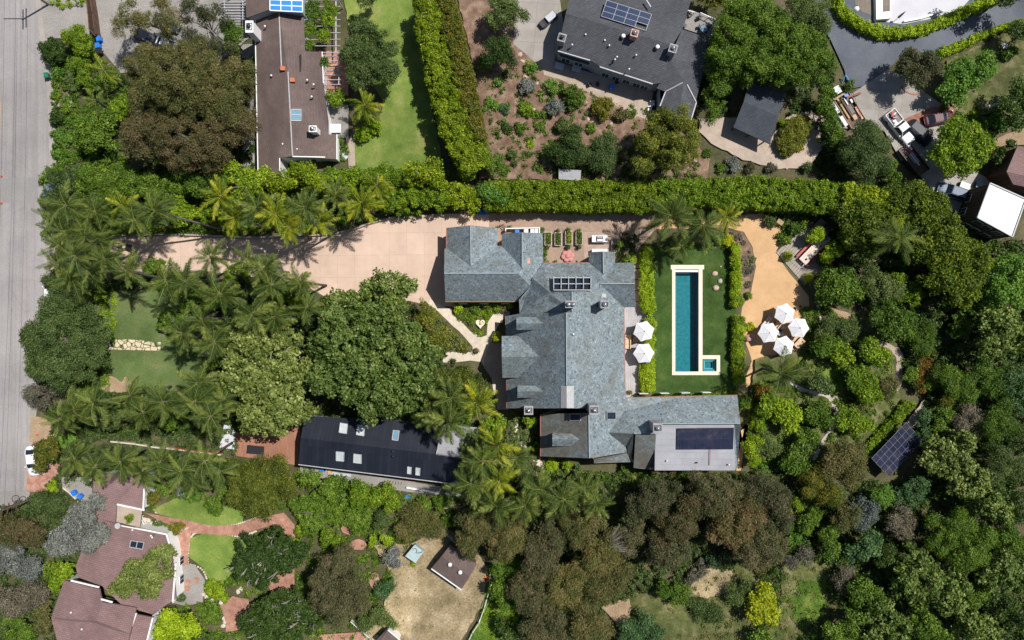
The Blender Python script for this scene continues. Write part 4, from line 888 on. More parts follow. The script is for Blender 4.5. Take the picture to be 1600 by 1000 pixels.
solar(Cc, [(948, 1, 6.0), (1018, 23, 6.0), (1009, 48, 6.2), (939.5, 26, 6.2)], 4, 3, 'solar_navy', .028, .05, .15, skip=((3, 2),), frame='metal_strip')
chimney(Cc, 878, 59, 6.6, 0, 1.05, 1.05, 'stone_ch', -.28, 1, 'dkmetal'); chimney(Cc, 991.5, 52, 7.4, 4, .95, .9, 'pinkstone', -.28); chimney(Cc, 1051.5, 76, 7.2, 2, 1.05, 1.1, 'stone_ch', -.28)
for x, y in ((974, 56), (1027.5, 73)): vent(Cc, x, y, 6.1, .22)
for x, y in ((915, 54), (894, 70), (945, 63), (952, 71), (964, 89), (961, 93), (994, 86), (983, 108), (942, 25)): vent(Cc, x, y, 5.4, .09)
for t in (.15, .35, .55, .75, .9): win(Cc, (937, 104, 4.3), (1020, 131, 4.3), t, .8, 2.3, 1.2, d=.15)
for t in (.3, .7): win(Cc, (871, 79, 4.5), (922, 94, 4.5), t, .8, 2.2, 1.4, d=.15)
mb = MB(); mb.slab([P(*v) for v in [(1078, 15, 3.2), (1119, 30, 3.2), (1110, 58, 3.2), (1066, 44, 3.2)]], .2); mb.build('roof_terrace', 'conc_grey', Cc)
mb = MB()
for a, b in (((1095, 20, 4.2), (1120, 31, 4.2)), ((1120, 31, 4.2), (1111, 57, 4.2)), ((1074, 16, 4.2), (1085, 19, 4.2))): mb.bar(P(*a), P(*b), .09, .09); mb.bar(P(a[0], a[1], 3.6), P(b[0], b[1], 3.6), .05, .05)
for a in ((1095, 20), (1107, 26), (1120, 31), (1115, 44), (1111, 57), (1074, 16), (1085, 19)): x, y, _ = P(*a, 4.2); mb.box(x, y, 3.1, 4.25, .1, .1)
mb.build('railing', 'white', Cc)
# D. pavilion ----------------------------------------------------------------
D = building(1187, 180, 'small open pavilion with charcoal gable roof beside the gravel path', 'pavilion', 'pavilion')
roof([[(1170, 129, 3.0), (1229, 147, 3.0), (1216, 181, 3.8), (1162, 159, 3.8)], [(1162, 159, 3.8), (1216, 181, 3.8), (1203, 225, 2.7), (1146, 199, 2.7)]], D, 'shingle_nav')
for a in ((1152, 195), (1200, 217), (1222, 153), (1173, 136), (1176, 206), (1163, 162), (1211, 184)): x, y, _ = P(*a, 3); MB().box(x, y, 0, 2.75, .16, .16).build('post', 'wooddk', D)
mb = MB(); a, b = P(1152, 196, 2.5), P(1200, 218, 2.5); mb.bar(a, b, .14, .2); mb.build('beam', 'wooddk', D)
# E. black metal roofed house -------------------------------------------------
E = building(590, 700, 'long house with black standing seam roof and white skylights under the big trees')
roof([[(470, 684, 5.0), (476, 650, 3.6), (694, 662, 3.6), (679, 709.5, 5.0)], [(470, 684, 5.0), (679, 709.5, 5.0), (737, 717, 5.0), (722, 757, 3.6), (466.5, 725, 3.6)]], E, 'black_roof')
roof([[(692, 664, 3.3), (745, 668, 3.3), (738, 716, 3.3), (682, 709, 3.3)]], E, 'flatroof', .25, 'flat_roof')
walls([(476, 650, 3.5), (694, 662, 3.5), (745, 668, 3.2), (722, 757, 3.5), (466.5, 725, 3.5), (470, 684, 4.9)], E, 'greywall', .4)
bars(E, 'gutter', 'metal_strip', (((466.5, 725.8, 3.55), (722, 757.8, 3.55)), ((681, 710, 4.9), (738, 717.3, 4.9)), ((682, 709, 4.0), (692, 664, 3.6))), .12, .14)
for q in ([(532, 660.5, 3.95), (543.5, 662.5, 4.0), (542, 677.5, 4.6), (530, 675.5, 4.55)], [(559, 663.5, 3.9), (570, 666, 3.95), (569, 681, 4.55), (557, 679, 4.5)], [(525.5, 705.5, 4.5), (538, 706.5, 4.5), (537.5, 720.5, 4.0), (525.5, 719.5, 4.0)], [(553, 709, 4.55), (565, 710.5, 4.55), (565, 724, 4.05), (552.5, 722.5, 4.05)], [(637, 729, 4.2), (643, 730, 4.2), (642.5, 740.5, 3.85), (636.5, 739.5, 3.85)], [(650, 730.5, 4.2), (656.5, 731.5, 4.2), (656, 742.5, 3.85), (649.5, 741.5, 3.85)]):
    skylight(E, q, 1, 1, 'glass_white', 'metal_strip', .1, .07)
skylight(E, [(615, 672, 3.9), (624, 673, 3.95), (622, 688, 4.5), (613, 686.5, 4.45)], 1, 1, 'glass_blue', 'metal_strip', .14)
for t in (.1, .3, .5, .7, .9): win(E, (466, 725, 3.6), (722, 757, 3.6), t, .6, 2.3, 1.6, d=.4)
vent(E, 614, 705, 4.8, .1, 'dkmetal'); vent(E, 614, 713, 4.6, .1, 'dkmetal')
# F. mauve roofed houses lower left ---------------------------------------------
F = building(190, 870, 'rambling house with mauve brown shingle roofs and white trim at the lower left')
roof([[(146, 742, 3.6), (228, 735, 3.3), (225, 796, 3.3), (182, 788, 3.6), (180, 818, 3.6), (150, 808, 3.5), (144, 780, 3.5)]], F, 'shingle_mauve')
roof([[(150, 808, 3.2), (181, 819, 4.2), (260, 834, 3.4), (268, 860, 3.4), (275, 935, 3.4), (238, 960, 3.4), (190, 945, 3.9), (160, 916, 3.9), (122, 902, 3.2), (118, 885, 3.2)]], F, 'shingle_mauve', .3)
roof([[(100, 907, 4.0), (155, 921, 4.6), (158, 935, 4.7), (152, 970, 4.7), (80, 965, 3.4)], [(80, 965, 3.4), (152, 970, 4.7), (158, 935, 4.7), (160, 941, 4.7), (213, 950, 4.2), (203, 990, 4.0), (196, 1020, 3.8), (94, 1020, 3.5)]], F, 'shingle_mauve', .3)
roof([[(213, 960, 3.5), (240, 965, 3.2), (228, 1010, 3.1), (202, 1000, 3.5)]], F, 'shingle_mauve', .25)
walls([(146, 742, 3.5), (228, 735, 3.2), (225, 796, 3.2), (182, 788, 3.4), (181, 819, 3.1), (260, 834, 3.3), (268, 860, 3.3), (275, 935, 3.3), (238, 963, 3.1), (228, 1010, 3), (196, 1020, 3.7), (94, 1020, 3.4), (80, 965, 3.3), (100, 907, 3.9), (122, 902, 3.1), (118, 885, 3.1), (150, 808, 3.1), (144, 780, 3.4)], F, 'white', .12)
bars(F, 'fascia', 'white', (((181, 819, 3.8), (260, 834.6, 3.5)), ((225.6, 763, 3.4), (224, 796, 3.4)), ((111, 907, 4.2), (155, 917.5, 4.6)), ((275, 880, 3.5), (270, 940, 3.5)), ((213, 958, 3.9), (202, 990, 3.7)), ((260, 834, 3.5), (268, 860, 3.5)), ((158, 936, 4.9), (176, 941, 4.7)), ((239, 965, 3.3), (229, 1005, 3.2)), ((183, 788, 3.7), (226, 797, 3.4))), .22, .16)
skylight(F, [(205.5, 844, 3.75), (226, 847, 3.6), (223.5, 857.5, 3.6), (203.5, 854, 3.75)], 2, 1, 'glass', 'metal_strip', .12, .08)
mb = MB(); mb.slab([P(*v) for v in [(185, 789, 3.0), (222, 797, 3.0), (218, 826, 3.0), (182, 818, 3.0)]], .15); mb.build('roof_patio', 'gpath', F)
for x, y in ((207, 828), (236, 837), (238, 839.5), (111, 957), (128, 983)): vent(F, x, y, 3.9, .09)
dsh = MB(); x, y, _ = P(182.5, 822.5, 5); dsh.lathe(x, y, [(.08, 3.6), (.08, 4.6), (.42, 4.7), (.46, 4.85), (.4, 4.85), (.1, 4.75)], 16); dsh.build('satellite_dish', 'metal_strip', F, True)
for t in (.3, .7): win(F, (275, 860, 3.4), (275, 935, 3.4), t, .8, 2.1, 1.3, d=.12)
# G. small shed, corner roof, blue grey cabinets ------------------------------------
G = building(710, 886, 'small brown roofed shed with two white roof vents in the dry yard', 'shed', 'shed')
roof([[(704, 851, 2.6), (745, 882, 2.6), (734, 901, 3.1), (690, 869, 3.1)], [(690, 869, 3.1), (734, 901, 3.1), (721, 921, 2.4), (674, 888, 2.4)]], G, 'shingle_br')
walls([(704, 851, 2.6), (745, 882, 2.6), (734, 901, 3.05), (721, 921, 2.4), (674, 888, 2.4), (690, 869, 3.05)], G, 'wooddk', .15)
mb = MB(); mb.bar(P(674, 888.6, 2.45), P(721, 921.6, 2.45), .14, .14); mb.build('gutter', 'white', G)
for x, y in ((703, 882), (719, 894)):
    X, Y, _ = P(x, y, 3.2); MB().lathe(X, Y, [(.2, 2.7), (.2, 3.15), (.34, 3.18), (.3, 3.4), (.1, 3.5)], 12).build('roof_vent', 'white', G, True)
G2 = building(606, 1000, 'corner of a brown roof cut by the bottom edge', 'shed', 'shed')
roof([[(606, 984, 3.0), (625, 1001, 2.6), (612, 1022, 2.6), (592, 1003, 3.0)], [(606, 984, 3.0), (592, 1003, 3.0), (588, 1000, 2.8), (602, 986, 2.8)]], G2, 'shingle_br')
walls([(606, 984, 2.9), (625, 1001, 2.5), (612, 1022, 2.5), (590, 1002, 2.8)], G2, 'white', .12)
mb = MB(); mb.bar(P(606, 984, 3.05), P(626, 1001, 2.65), .14, .12); mb.build('fascia', 'white', G2)
K = building(648, 865, 'pale blue grey garden shed roof with a chain on it in the dry yard', 'shed', 'shed')
roof([[(648, 851, 1.9), (662, 862, 1.8), (649, 880, 1.7), (633, 869, 1.8)]], K, plain('pale green metal', (.36, .46, .47), .5), .12)
walls([(648, 851, 1.8), (662, 862, 1.7), (649, 880, 1.6), (633, 869, 1.7)], K, 'greywall', .1)
mb = MB(); mb.tube([P(x, y, 1.95) for x, y in ((645, 858), (649, 857), (652, 860), (650, 864), (656, 864), (660, 862))], .05, 5); mb.build('chain', 'dkmetal', K)
# H. white roofed house, mauve house right edge ---------------------------------------
Hh = building(1555, 335, 'flat white roofed house with dark timber walls at the right edge')
roof([[(1547, 286, 5.6), (1603, 311, 5.6), (1582, 370, 5.6), (1527, 340, 5.6)]], Hh, 'white_roof', .25)
walls([(1547, 286, 5.6), (1603, 311, 5.6), (1582, 370, 5.6), (1527, 340, 5.6)], Hh, 'woodwall', .05)
bars(Hh, 'roof_edge', 'metal_strip', (((1547, 286, 5.68), (1603, 311, 5.68)), ((1603, 311, 5.68), (1582, 370, 5.68)), ((1582, 370, 5.68), (1527, 340, 5.68)), ((1527, 340, 5.68), (1547, 286, 5.68))), .16, .18)
for t in (.2, .45, .75): win(Hh, (1527, 340, 5.6), (1582, 370, 5.6), t, 1.0, 2.2, 1.2, d=.05); win(Hh, (1527, 340, 5.6), (1582, 370, 5.6), t, 3.6, 4.8, 1.2, d=.05)
for t in (.3, .7): win(Hh, (1547, 286, 5.6), (1527, 340, 5.6), t, 1.0, 2.2, 1.2, d=.05)
H2 = building(1595, 258, 'corner of a mauve brown roofed house cut by the right edge')
roof([[(1590, 228, 4.2), (1640, 240, 4.2), (1632, 282, 5.0), (1573, 268, 5.0)], [(1573, 268, 5.0), (1632, 282, 5.0), (1640, 300, 4.2), (1583, 288, 4.2)]], H2, 'shingle_mauve')
walls([(1590, 228, 4.1), (1640, 240, 4.1), (1640, 300, 4.1), (1583, 288, 4.1), (1573, 268, 4.9)], H2, 'woodwall', .15)
# J. free standing solar array ---------------------------------------------------------
J = thing('solar_array', P(1400, 702), 'free standing tilted black solar array on posts above the lower wood', 'solar array')
solar(J, [(1416, 660, 3.0), (1441, 688, 2.0), (1389, 745, 2.0), (1362, 716, 3.0)], 4, 8, 'solar', .014, .05, .02, frame='stone_ch')
for a in ((1416, 662, 2.9), (1365, 716, 2.9), (1437, 688, 1.9), (1389, 741, 1.9), (1390, 689, 2.9), (1413, 715, 1.9)): x, y, z = P(*a); MB().box(x, y, 0, z, .12, .12).build('post', 'metal_strip', J)
# K. white terrace furnishings: low stucco block by the hedge
Q = thing('planter_wall', P(1382, 15), 'white stucco block with a dark slot on the white terrace', 'planter wall')
mb = MB(); mb.prism(pin([(1369, -10), (1392, -10), (1393, 28), (1370, 30)], 1.2), 0, 1.1); mb.build('block', 'white', Q)
mb = MB(); mb.prism(pin([(1380, -8), (1391, -8), (1391, 17), (1380, 18)], 1.2), 1.0, 1.14); mb.build('slot', 'deck_old', Q)
# little roof by the mulch garden
L_ = building(889, 272, 'small blue grey slatted shelter roof beside the tall hedge', 'shelter', 'shelter')
roof([[(873, 264, 2.0), (908, 266, 2.0), (907, 282, 2.2), (873, 280, 2.2)]], L_, 'flatroof', .08)
for a in ((876, 267), (905, 268), (905, 279), (876, 278)): x, y, _ = P(*a, 2); MB().box(x, y, 0, 1.95, .1, .1).build('post', 'wooddk', L_)
# ------------------------------------------------------------------ garden furniture, vehicles, small things
GZ = .12
def copy_tree(o, parent=None):
    c = o.copy(); COL.objects.link(c); c.parent = parent
    for ch in list(o.children): copy_tree(ch, c)
    return c
def umbrella(px, py, label, rot, tilt=(0, 0), r=1.66, group='white canvas parasols'):
    x, y, _ = P(px, py, 2.6); t = thing('parasol', (x, y, GZ), label, 'parasol', group)
    t.rotation_euler = (0, 0, 0); n = 6; c = MB(); top = (x, y, 2.95)
    ps = [(x+r*math.cos(rot+k*PI/3), y+r*math.sin(rot+k*PI/3), 2.35+tilt[0]*math.cos(rot+k*PI/3)+tilt[1]*math.sin(rot+k*PI/3)) for k in range(n)]
    md = []
    for k in range(n):   # slightly sagging panels
        a, b = Vector(ps[k]), Vector(ps[(k+1) % n]); m_ = (a+b)/2+(Vector(top)-(a+b)/2)*.05; m_.z -= .02; md.append(tuple(m_))
    vs = [top]+[v for k in range(n) for v in (ps[k], md[k])]; c.add(vs, [(0, 1+k, 1+(k+1) % (2*n)) for k in range(2*n)])
    c.add([(v[0], v[1], v[2]-.02) for v in vs], [(0, 1+(k+1) % (2*n), 1+k) for k in range(2*n)])
    for k in range(2*n): a = vs[1+k]; b = vs[1+(k+1) % (2*n)]; c.add([a, b, (b[0], b[1], b[2]-.14), (a[0], a[1], a[2]-.14)], [(0, 3, 2, 1)])
    c.build('canopy', 'canvas', t)
    mb = MB()
    for p in ps: mb.tube([(x, y, 2.86), (p[0], p[1], p[2]-.04)], .022, 5)
    mb.build('ribs', 'wood', t); MB().tube([(x, y, GZ), (x, y, 2.95)], .035, 8).build('pole', 'wood', t)
    MB().lathe(x, y, [(.3, GZ), (.3, GZ+.08), (.06, GZ+.14)], 14).build('base', 'dkmetal', t)
    mb = MB()
    for p in ps: mb.tube([(x, y, 2.96), (p[0], p[1], p[2]+.008)], .02, 5)
    mb.build('seams', 'silver', t)
    MB().lathe(x, y, [(.05, 2.93), (.07, 2.99), (.02, 3.08)], 8).build('finial', 'wood', t); return t
umbrella(1006.5, 517.5, 'white parasol over the grey deck, the upper of the two beside the lime hedge', .25)
umbrella(1006.5, 552, 'white parasol over the grey deck, the lower of the two beside the lime hedge', .05)
umbrella(1227, 490, 'white parasol on the tan terrace, topmost of the four', .35)
umbrella(1201.5, 520, 'white parasol on the tan terrace, left of the four, above a pink boulder', .1)
umbrella(1249, 512, 'white parasol on the tan terrace, right of the four', -.1)
umbrella(1225.5, 541, 'white parasol on the tan terrace, lowest of the four, partly under a palm', .3)
def sofa(px, py, L, W, rot, label, back=True, cushmat='tancloth', name='sofa', cat='sofa', group=None):
    x, y, _ = P(px, py, .5); t = thing(name, (x, y, GZ), label, cat, group); c, s = math.cos(rot), math.sin(rot)
    def b(mb, u, v, z0, z1, a, d): mb.box(x+c*u-s*v, y+s*u+c*v, z0, z1, a, d, rot); return mb
    f = MB(); b(f, 0, 0, GZ+.14, GZ+.3, L, W)
    for u in (-1, 1):
        for v in (-1, 1): b(f, u*(L/2-.05), v*(W/2-.05), GZ, GZ+.3, .07, .07)
    f.build('frame', 'wooddk', t); q = MB(); n = max(1, round(L/.8))
    for i in range(n): b(q, -L/2+(i+.5)*L/n, .03 if back else 0, GZ+.3, GZ+.46, L/n-.03, W-(.14 if back else .04))
    q.build('seat_cushion', cushmat, t)
    if back: q = MB(); b(q, 0, -W/2+.09, GZ+.3, GZ+.8, L, .14); q.build('backrest', cushmat, t)
    return t
sofa(981, 534, 2.2, .9, PI/2, 'tan cushioned sofa on the grey deck left of the upper parasol')
sofa(994, 530, 1.0, .8, 0, 'tan armchair in the shade below the upper deck parasol', name='armchair', cat='armchair')
sofa(1197, 503, 2.1, .6, .87, 'pale cushioned sofa on the tan terrace left of the topmost parasol', cushmat='tabletop')
sofa(1214, 508, 1.0, .8, .87, 'tan armchair between the topmost and left terrace parasols', name='armchair', cat='armchair')
sofa(1249, 536, 1.7, 1.0, .8, 'tan cushioned sofa at the lower right corner of the parasol group', back=False, name='sofa', cat='sofa')
sofa(1239, 529, .8, .8, .8, 'tan pouf between the right and lowest terrace parasols', back=False, name='pouf', cat='pouf')
x, y, _ = P(1219, 516, .5); t = thing('fire_pit', (x, y, GZ), 'round stone fire pit in the middle of the four terrace parasols', 'fire pit')
MB().lathe(x, y, [(.38, GZ), (.42, GZ+.4), (.42, GZ+.5), (.3, GZ+.5), (.26, GZ+.36)], 18).build('bowl', 'gpath', t); MB().lathe(x, y, [(.26, GZ+.34), (.22, GZ+.4), (.05, GZ+.42)], 12).build('ash', 'black', t)
for i, (px, py, rot) in enumerate(((1222, 512, .3), (1220, 522, -.3))):
    x, y, _ = P(px, py, .4); t = thing('coffee_table', (x, y, GZ), ('pale low table above the fire pit', 'pale low table below the fire pit')[i], 'table')
    MB().box(x, y, GZ+.34, GZ+.4, .9, .55, rot).build('tabletop', 'white_pave', t)
    for u in (-.35, .35):
        for v in (-.2, .2): MB().box(x+u, y+v, GZ, GZ+.34, .05, .05, rot).build('leg', 'dkmetal', t)
def boulder(px, py, r, label, mat='stone', sq=.6, sx=1, cat='boulder', group=None, seed=None):
    x, y, _ = P(px, py, r*.4); o = MB().blob((0, 0, r*.25), r, seed or int(px*7+py), sq).build('boulder', mat); o.location = (x, y, GZ*.6); o.scale = (1, sx, 1); o.rotation_euler = (0, 0, px); return tag(o, label, cat, group)
boulder(1172, 527, .95, 'pink sandstone boulder left of the terrace parasols', 'pinkstone', .6, .6)
for i, (px, py, r) in enumerate(((1245.5, 481, .28), (1250.5, 479, .2))):
    x, y, _ = P(px, py, .4); t = thing('plant_pot', (x, y, GZ), ('larger dark round pot on the tan terrace above the right parasol', 'smaller dark round pot on the tan terrace above the right parasol')[i], 'pot')
    MB().lathe(x, y, [(r*.7, GZ), (r, GZ+.4), (r*.8, GZ+.42), (r*.75, GZ+.3)], 14).build('pot', 'wooddk', t, True)
for i, (px, py) in enumerate(((1117, 427.5), (1125.5, 439), (1119, 450), (1126, 416.5))):
    boulder(px, py, (.42, .38, .45, .14)[i], ('upper pale boulder in the circle of thin ornamental grass on the pool lawn', 'middle grey boulder in the circle on the pool lawn', 'lower pale boulder in the circle on the pool lawn', 'tiny pale stone above the boulder circle on the pool lawn')[i], 'rocky' if i != 1 else 'stone')
# herb planters
for i, (px, py) in enumerate(((856.5, 373), (872, 373.5), (888.5, 371.5), (905, 372.5))):
    x, y, _ = P(px, py, .6); t = thing('raised_planter', (x, y, GZ), 'raised timber herb planter, '+ORD[i]+' from the left of the four in the gravel yard', 'planter', 'raised herb planters')
    L, W = 2.0, 1.0; mb = MB()
    for u, v, a, b in ((-W/2, 0, .1, L), (W/2, 0, .1, L), (0, -L/2, W, .1), (0, L/2, W, .1)): mb.box(x+u, y+v, GZ-.1, GZ+.6+.002*(u == 0), a, b)
    mb.build('box', 'stone', t); MB().box(x, y, GZ, GZ+.5, W-.1, L-.1).build('soil', 'soil', t)
    q = np.random.default_rng(i); C = np.stack([x+q.uniform(-.38, .38, 260), y+q.uniform(-.88, .88, 260), GZ+.5+q.random(260)*.35], 1)
    if i == 2: C = C[:120]
    leafmesh('herbs', 'leaf_green' if i != 2 else 'leaf_lime', C, q.normal(size=(len(C), 3))+[0, 0, 1], .22, .14, q.random(len(C)), t)
def pot(px, py, r, label, col='green', h=.45, fr=1.5, mat='wooddk'):
    x, y, _ = P(px, py, .6); t = thing('potted_plant', (x, y, GZ), label, 'potted plant')
    MB().lathe(x, y, [(r*.65, GZ), (r, GZ+h), (r*.85, GZ+h), (r*.8, GZ+h-.06)], 12).build('pot', mat, t, True)
    q = np.random.default_rng(int(px*3+py)); n = 90; D = q.normal(size=(n, 3)); D /= np.linalg.norm(D, axis=1, keepdims=True)
    leafmesh('leaves', 'leaf_'+col, D*[r*fr, r*fr, r*fr]*q.uniform(.5, 1, (n, 1))+[x, y, GZ+h+r*.8], D+[0, 0, .4], .22, .12, q.random(n), t)
for a in ((855, 387, .3, 'dark round pot below the first herb planter', 'darkbrown'), (888, 386, .34, 'leafy pot below the third herb planter', 'dark'), (905, 386, .28, 'grey pot below the fourth herb planter', 'darkbrown'), (888, 359, .32, 'bushy green pot above the third herb planter', 'green'), (904, 360.5, .3, 'small bushy pot above the fourth herb planter', 'green'), (872, 360, .25, 'purplish pot above the second herb planter', 'twig'), (796, 356, .35, 'green bush in a pot right of the garage gate', 'green'),
          (744, 548, .42, 'black pot with dark plant at the fork of the cream path', 'darkbrown'), (787, 485, .5, 'dark pot plant where the cream path meets the house', 'darkbrown'), (671, 483, .5, 'pale round urn at the top of the cream path', 'twig'), (856, 410, .22, 'white pot at the corner of the gravel yard', 'palegreen'), (868, 409, .22, 'second white pot at the corner of the gravel yard', 'palegreen'), (1275, 428, .3, 'small pot beside the lower right topiary', 'darkbrown'), (729, 546, .2, 'little dark pot left of the path fork', 'darkbrown')): pot(*a)
# pink flower shaped mat: low table with cushions
x, y, _ = P(887, 400, .3); t = thing('seating_mat', (x, y, GZ), 'faded pink flower shaped seating mat in the gravel yard', 'mat')
mb = MB()
for k in range(6): a = k*PI/3+.2; mb.lathe(x+.62*math.cos(a), y+.52*math.sin(a), [(.44, GZ-.05), (.46, GZ+.18), (.3, GZ+.26)], 12)
mb.build('petals', 'pinkcloth', t, True); MB().lathe(x, y, [(.4, GZ+.1), (.4, GZ+.3), (.08, GZ+.36)], 12).build('centre', 'pinkcloth', t, True)
# outdoor kitchen
x, y, _ = P(937, 373, .95); t = thing('barbecue_island', (x, y, GZ), 'white barbecue island with a steel grill on the pale patio', 'barbecue')
MB().box(x, y, GZ, GZ+.82, 2.2, .9).build('base', 'stucco', t); MB().box(x, y, GZ+.82, GZ+.92, 2.4, 1.05).build('counter', 'canvas', t)
g = MB().box(x, y-.02, GZ+.92, GZ+1.1, 1.0, .8).build('grill', 'dkmetal', t); mb = MB()
for k in range(5): mb.box(x, y+.12+.05*k, GZ+1.1, GZ+1.13, .8, .025)
mb.box(x, y-.25, GZ+1.1, GZ+1.16, .85, .3); mb.build('grate', 'steel', g)
x, y, _ = P(937, 392.5, .95); t = thing('counter', (x, y, GZ), 'white outdoor counter against the gable below the barbecue island', 'counter')
MB().box(x, y, GZ, GZ+.8, 2.3, .6).build('base', 'stucco', t); MB().box(x, y, GZ+.8, GZ+.9, 2.4, .7).build('counter_top', 'canvas', t); MB().lathe(x+.7, y, [(.2, GZ+.9), (.2, GZ+.94), (.15, GZ+.94)], 14).build('sink', 'steel', t)
t = thing('low_wall', P(956, 385), 'low dark garden wall right of the outdoor kitchen', 'wall'); mb = MB(); a, b = P(956, 374, .4), P(956, 392, .4); mb.bar((a[0], a[1], .3), (b[0], b[1], .3), .2, .6); mb.build('wall', 'stone_ch', t)
# bin enclosure behind the second gable
t = thing('bin_store', P(817, 360), 'white framed bin enclosure behind the second garage gable', 'bin store'); mb = MB()
for a, b in (((790, 361), (790, 357.5)), ((789.5, 357), (843.5, 356)), ((843, 356.5), (843, 365))): A_, B_ = P(*a, 1.4), P(*b, 1.4); mb.bar((A_[0], A_[1], .75), (B_[0], B_[1], .75), .14, 1.4)
mb.build('wall', 'white', t)
def wheelie(px, py, mat, label, rot=0, group='wheelie bins', lidmat=None):
    x, y, _ = P(px, py, 1); t = thing('wheelie_bin', (x, y, GZ), label, 'bin', group); c, s = math.cos(rot), math.sin(rot)
    mb = MB(); a = [(x+c*u-s*v, y+s*u+c*v) for u, v in ((-.22, -.26), (.22, -.26), (.22, .26), (-.22, .26))]; b = [(x+c*u-s*v, y+s*u+c*v) for u, v in ((-.3, -.36), (.3, -.36), (.3, .36), (-.3, .36))]
    mb.add([(*p, GZ+.05) for p in a]+[(*p, GZ+.98) for p in b], [(3, 2, 1, 0), (4, 5, 6, 7)]+[(i, (i+1) % 4, 4+(i+1) % 4, 4+i) for i in range(4)]); mb.build('body', mat, t)
    l = MB().box(x, y, GZ+.985, GZ+1.05, .66, .8, rot).box(x-s*.0, y, GZ+1.05, GZ+1.09, .5, .6, rot).build('lid', lidmat or mat, t)
    for u in (-.27, .27): w_ = MB(); cx, cy = x+c*u-s*.3, y+s*u+c*.3; w_.tube([(cx-c*.03, cy-s*.03, GZ+.1), (cx+c*.03, cy+s*.03, GZ+.1)], .1, 10).build('wheel', 'rubber', t)
    return t
for a in ((154, 60.5, 'blue', 'blue wheelie bin by the timber fence, upper of the pair', .3), (152.5, 71, 'blue', 'blue wheelie bin by the timber fence, lower of the pair', .2), (154.5, 80, 'black', 'black wheelie bin below the two blue ones by the timber fence', .1), (72.5, 117.5, 'green', 'green wheelie bin standing at the street edge', .1),
          (115, 770, 'blue', 'blue wheelie bin in the small concrete court, left of the pair', .6), (125, 775.5, 'blue', 'blue wheelie bin in the small concrete court, right of the pair', .9), (750, 332, 'blue', 'blue bin in the hedge shade, left of the two behind the garage', .1), (758, 332, 'blue', 'blue bin in the hedge shade, right of the two behind the garage', .1), (956, 135, 'blue', 'dark blue bin in the shade of the charcoal house', .3),
          (808, 361.5, 'blue', 'blue lidded bin inside the white bin enclosure', 0)): wheelie(a[0], a[1], a[2], a[3], a[4])
for i, (px, py) in enumerate(((822, 361.5), (832, 361.5), (838, 361))): wheelie(px, py, 'black', 'dark bin with white lid inside the white enclosure, '+ORD[i]+' from the left', 0, lidmat='white')
# dining terrace: long table, benches, topiaries
x, y, _ = P(1273, 389, .76); r_ = math.atan2(38, 37.0)
t = thing('picnic_table', (x, y, GZ), 'long bleached timber dining table with red edges on the grey terrace', 'table'); c, s = math.cos(r_), math.sin(r_)
for k in range(4): v = -.54+.36*k; MB().box(x-s*v, y+c*v, GZ+.7, GZ+.76, 5.6, .33, r_).build('plank', 'tabletop', t)
for u in (-2.3, 0, 2.3): MB().box(x+c*u, y+s*u, GZ, GZ+.7, .12, 1.1, r_).build('trestle', 'redwood', t)
for k, v in enumerate((-1.1, 1.1)):
    bx, by = x-s*v, y+c*v; o = thing('bench', (bx, by, GZ), ('red bench along the lower right side of the long dining table', 'red bench along the upper left side of the long dining table')[k], 'bench')
    MB().box(bx, by, GZ+.4, GZ+.46, 5.4, .36, r_).build('seat', 'redwood', o)
    for u in (-1.9, 1.9): MB().box(bx+c*u, by+s*u, GZ, GZ+.4, .08, .28, r_).build('leg', 'redwood', o)
for i, (px, py) in enumerate(((1260, 405), (1283, 385))):
    X, Y, _ = P(px, py, 1); o = thing('lantern', (X, Y, GZ+.76), ('dark lantern near the lower end of the dining table', 'dark lantern near the upper end of the dining table')[i], 'lantern'); MB().lathe(X, Y, [(.14, GZ+.76), (.14, GZ+.95), (.05, GZ+1.05)], 8).build('lantern_body', 'dkmetal', o)
t = thing('garden_shed', P(1281, 350), 'dark slatted bench box at the top corner of the dining terrace', 'storage box'); a, _1 = P(1281, 351, 1.2), 0
MB().box(a[0], a[1], 0, 1.1, 1.9, 1.1, r_).build('box', 'wooddk', t); mb = MB()
for k in range(6): mb.box(a[0]+c*(-.8+.32*k), a[1]+s*(-.8+.32*k), 1.1, 1.14, .24, 1.2, r_)
mb.build('lid', 'deck_old', t)
t = thing('lounge_chair', P(1273, 356), 'pale slatted lounge chair in front of the dark storage box', 'chair'); a = P(1273, 356, .4)
MB().box(a[0], a[1], GZ+.3, GZ+.38, .9, .9, r_).build('seat', 'silver', t); MB().box(a[0]+c*.4, a[1]+s*.4, GZ+.38, GZ+.85, .1, .9, r_).build('backrest', 'silver', t)
for u in (-.38, .38):
    for v in (-.38, .38): MB().box(a[0]+c*u-s*v, a[1]+s*u+c*v, GZ, GZ+.3, .07, .07, r_).build('leg', 'dkmetal', t)
x, y, _ = P(1219, 347, .7); t = thing('garden_chest', (x, y, 0), 'small orange brown timber box among the bushes north of the tan terrace', 'box'); MB().box(x, y, 0, .7, .9, .6, -.6).build('box', 'wood', t); MB().box(x, y, .7, .76, 1.0, .7, -.6).build('lid', 'wood', t)
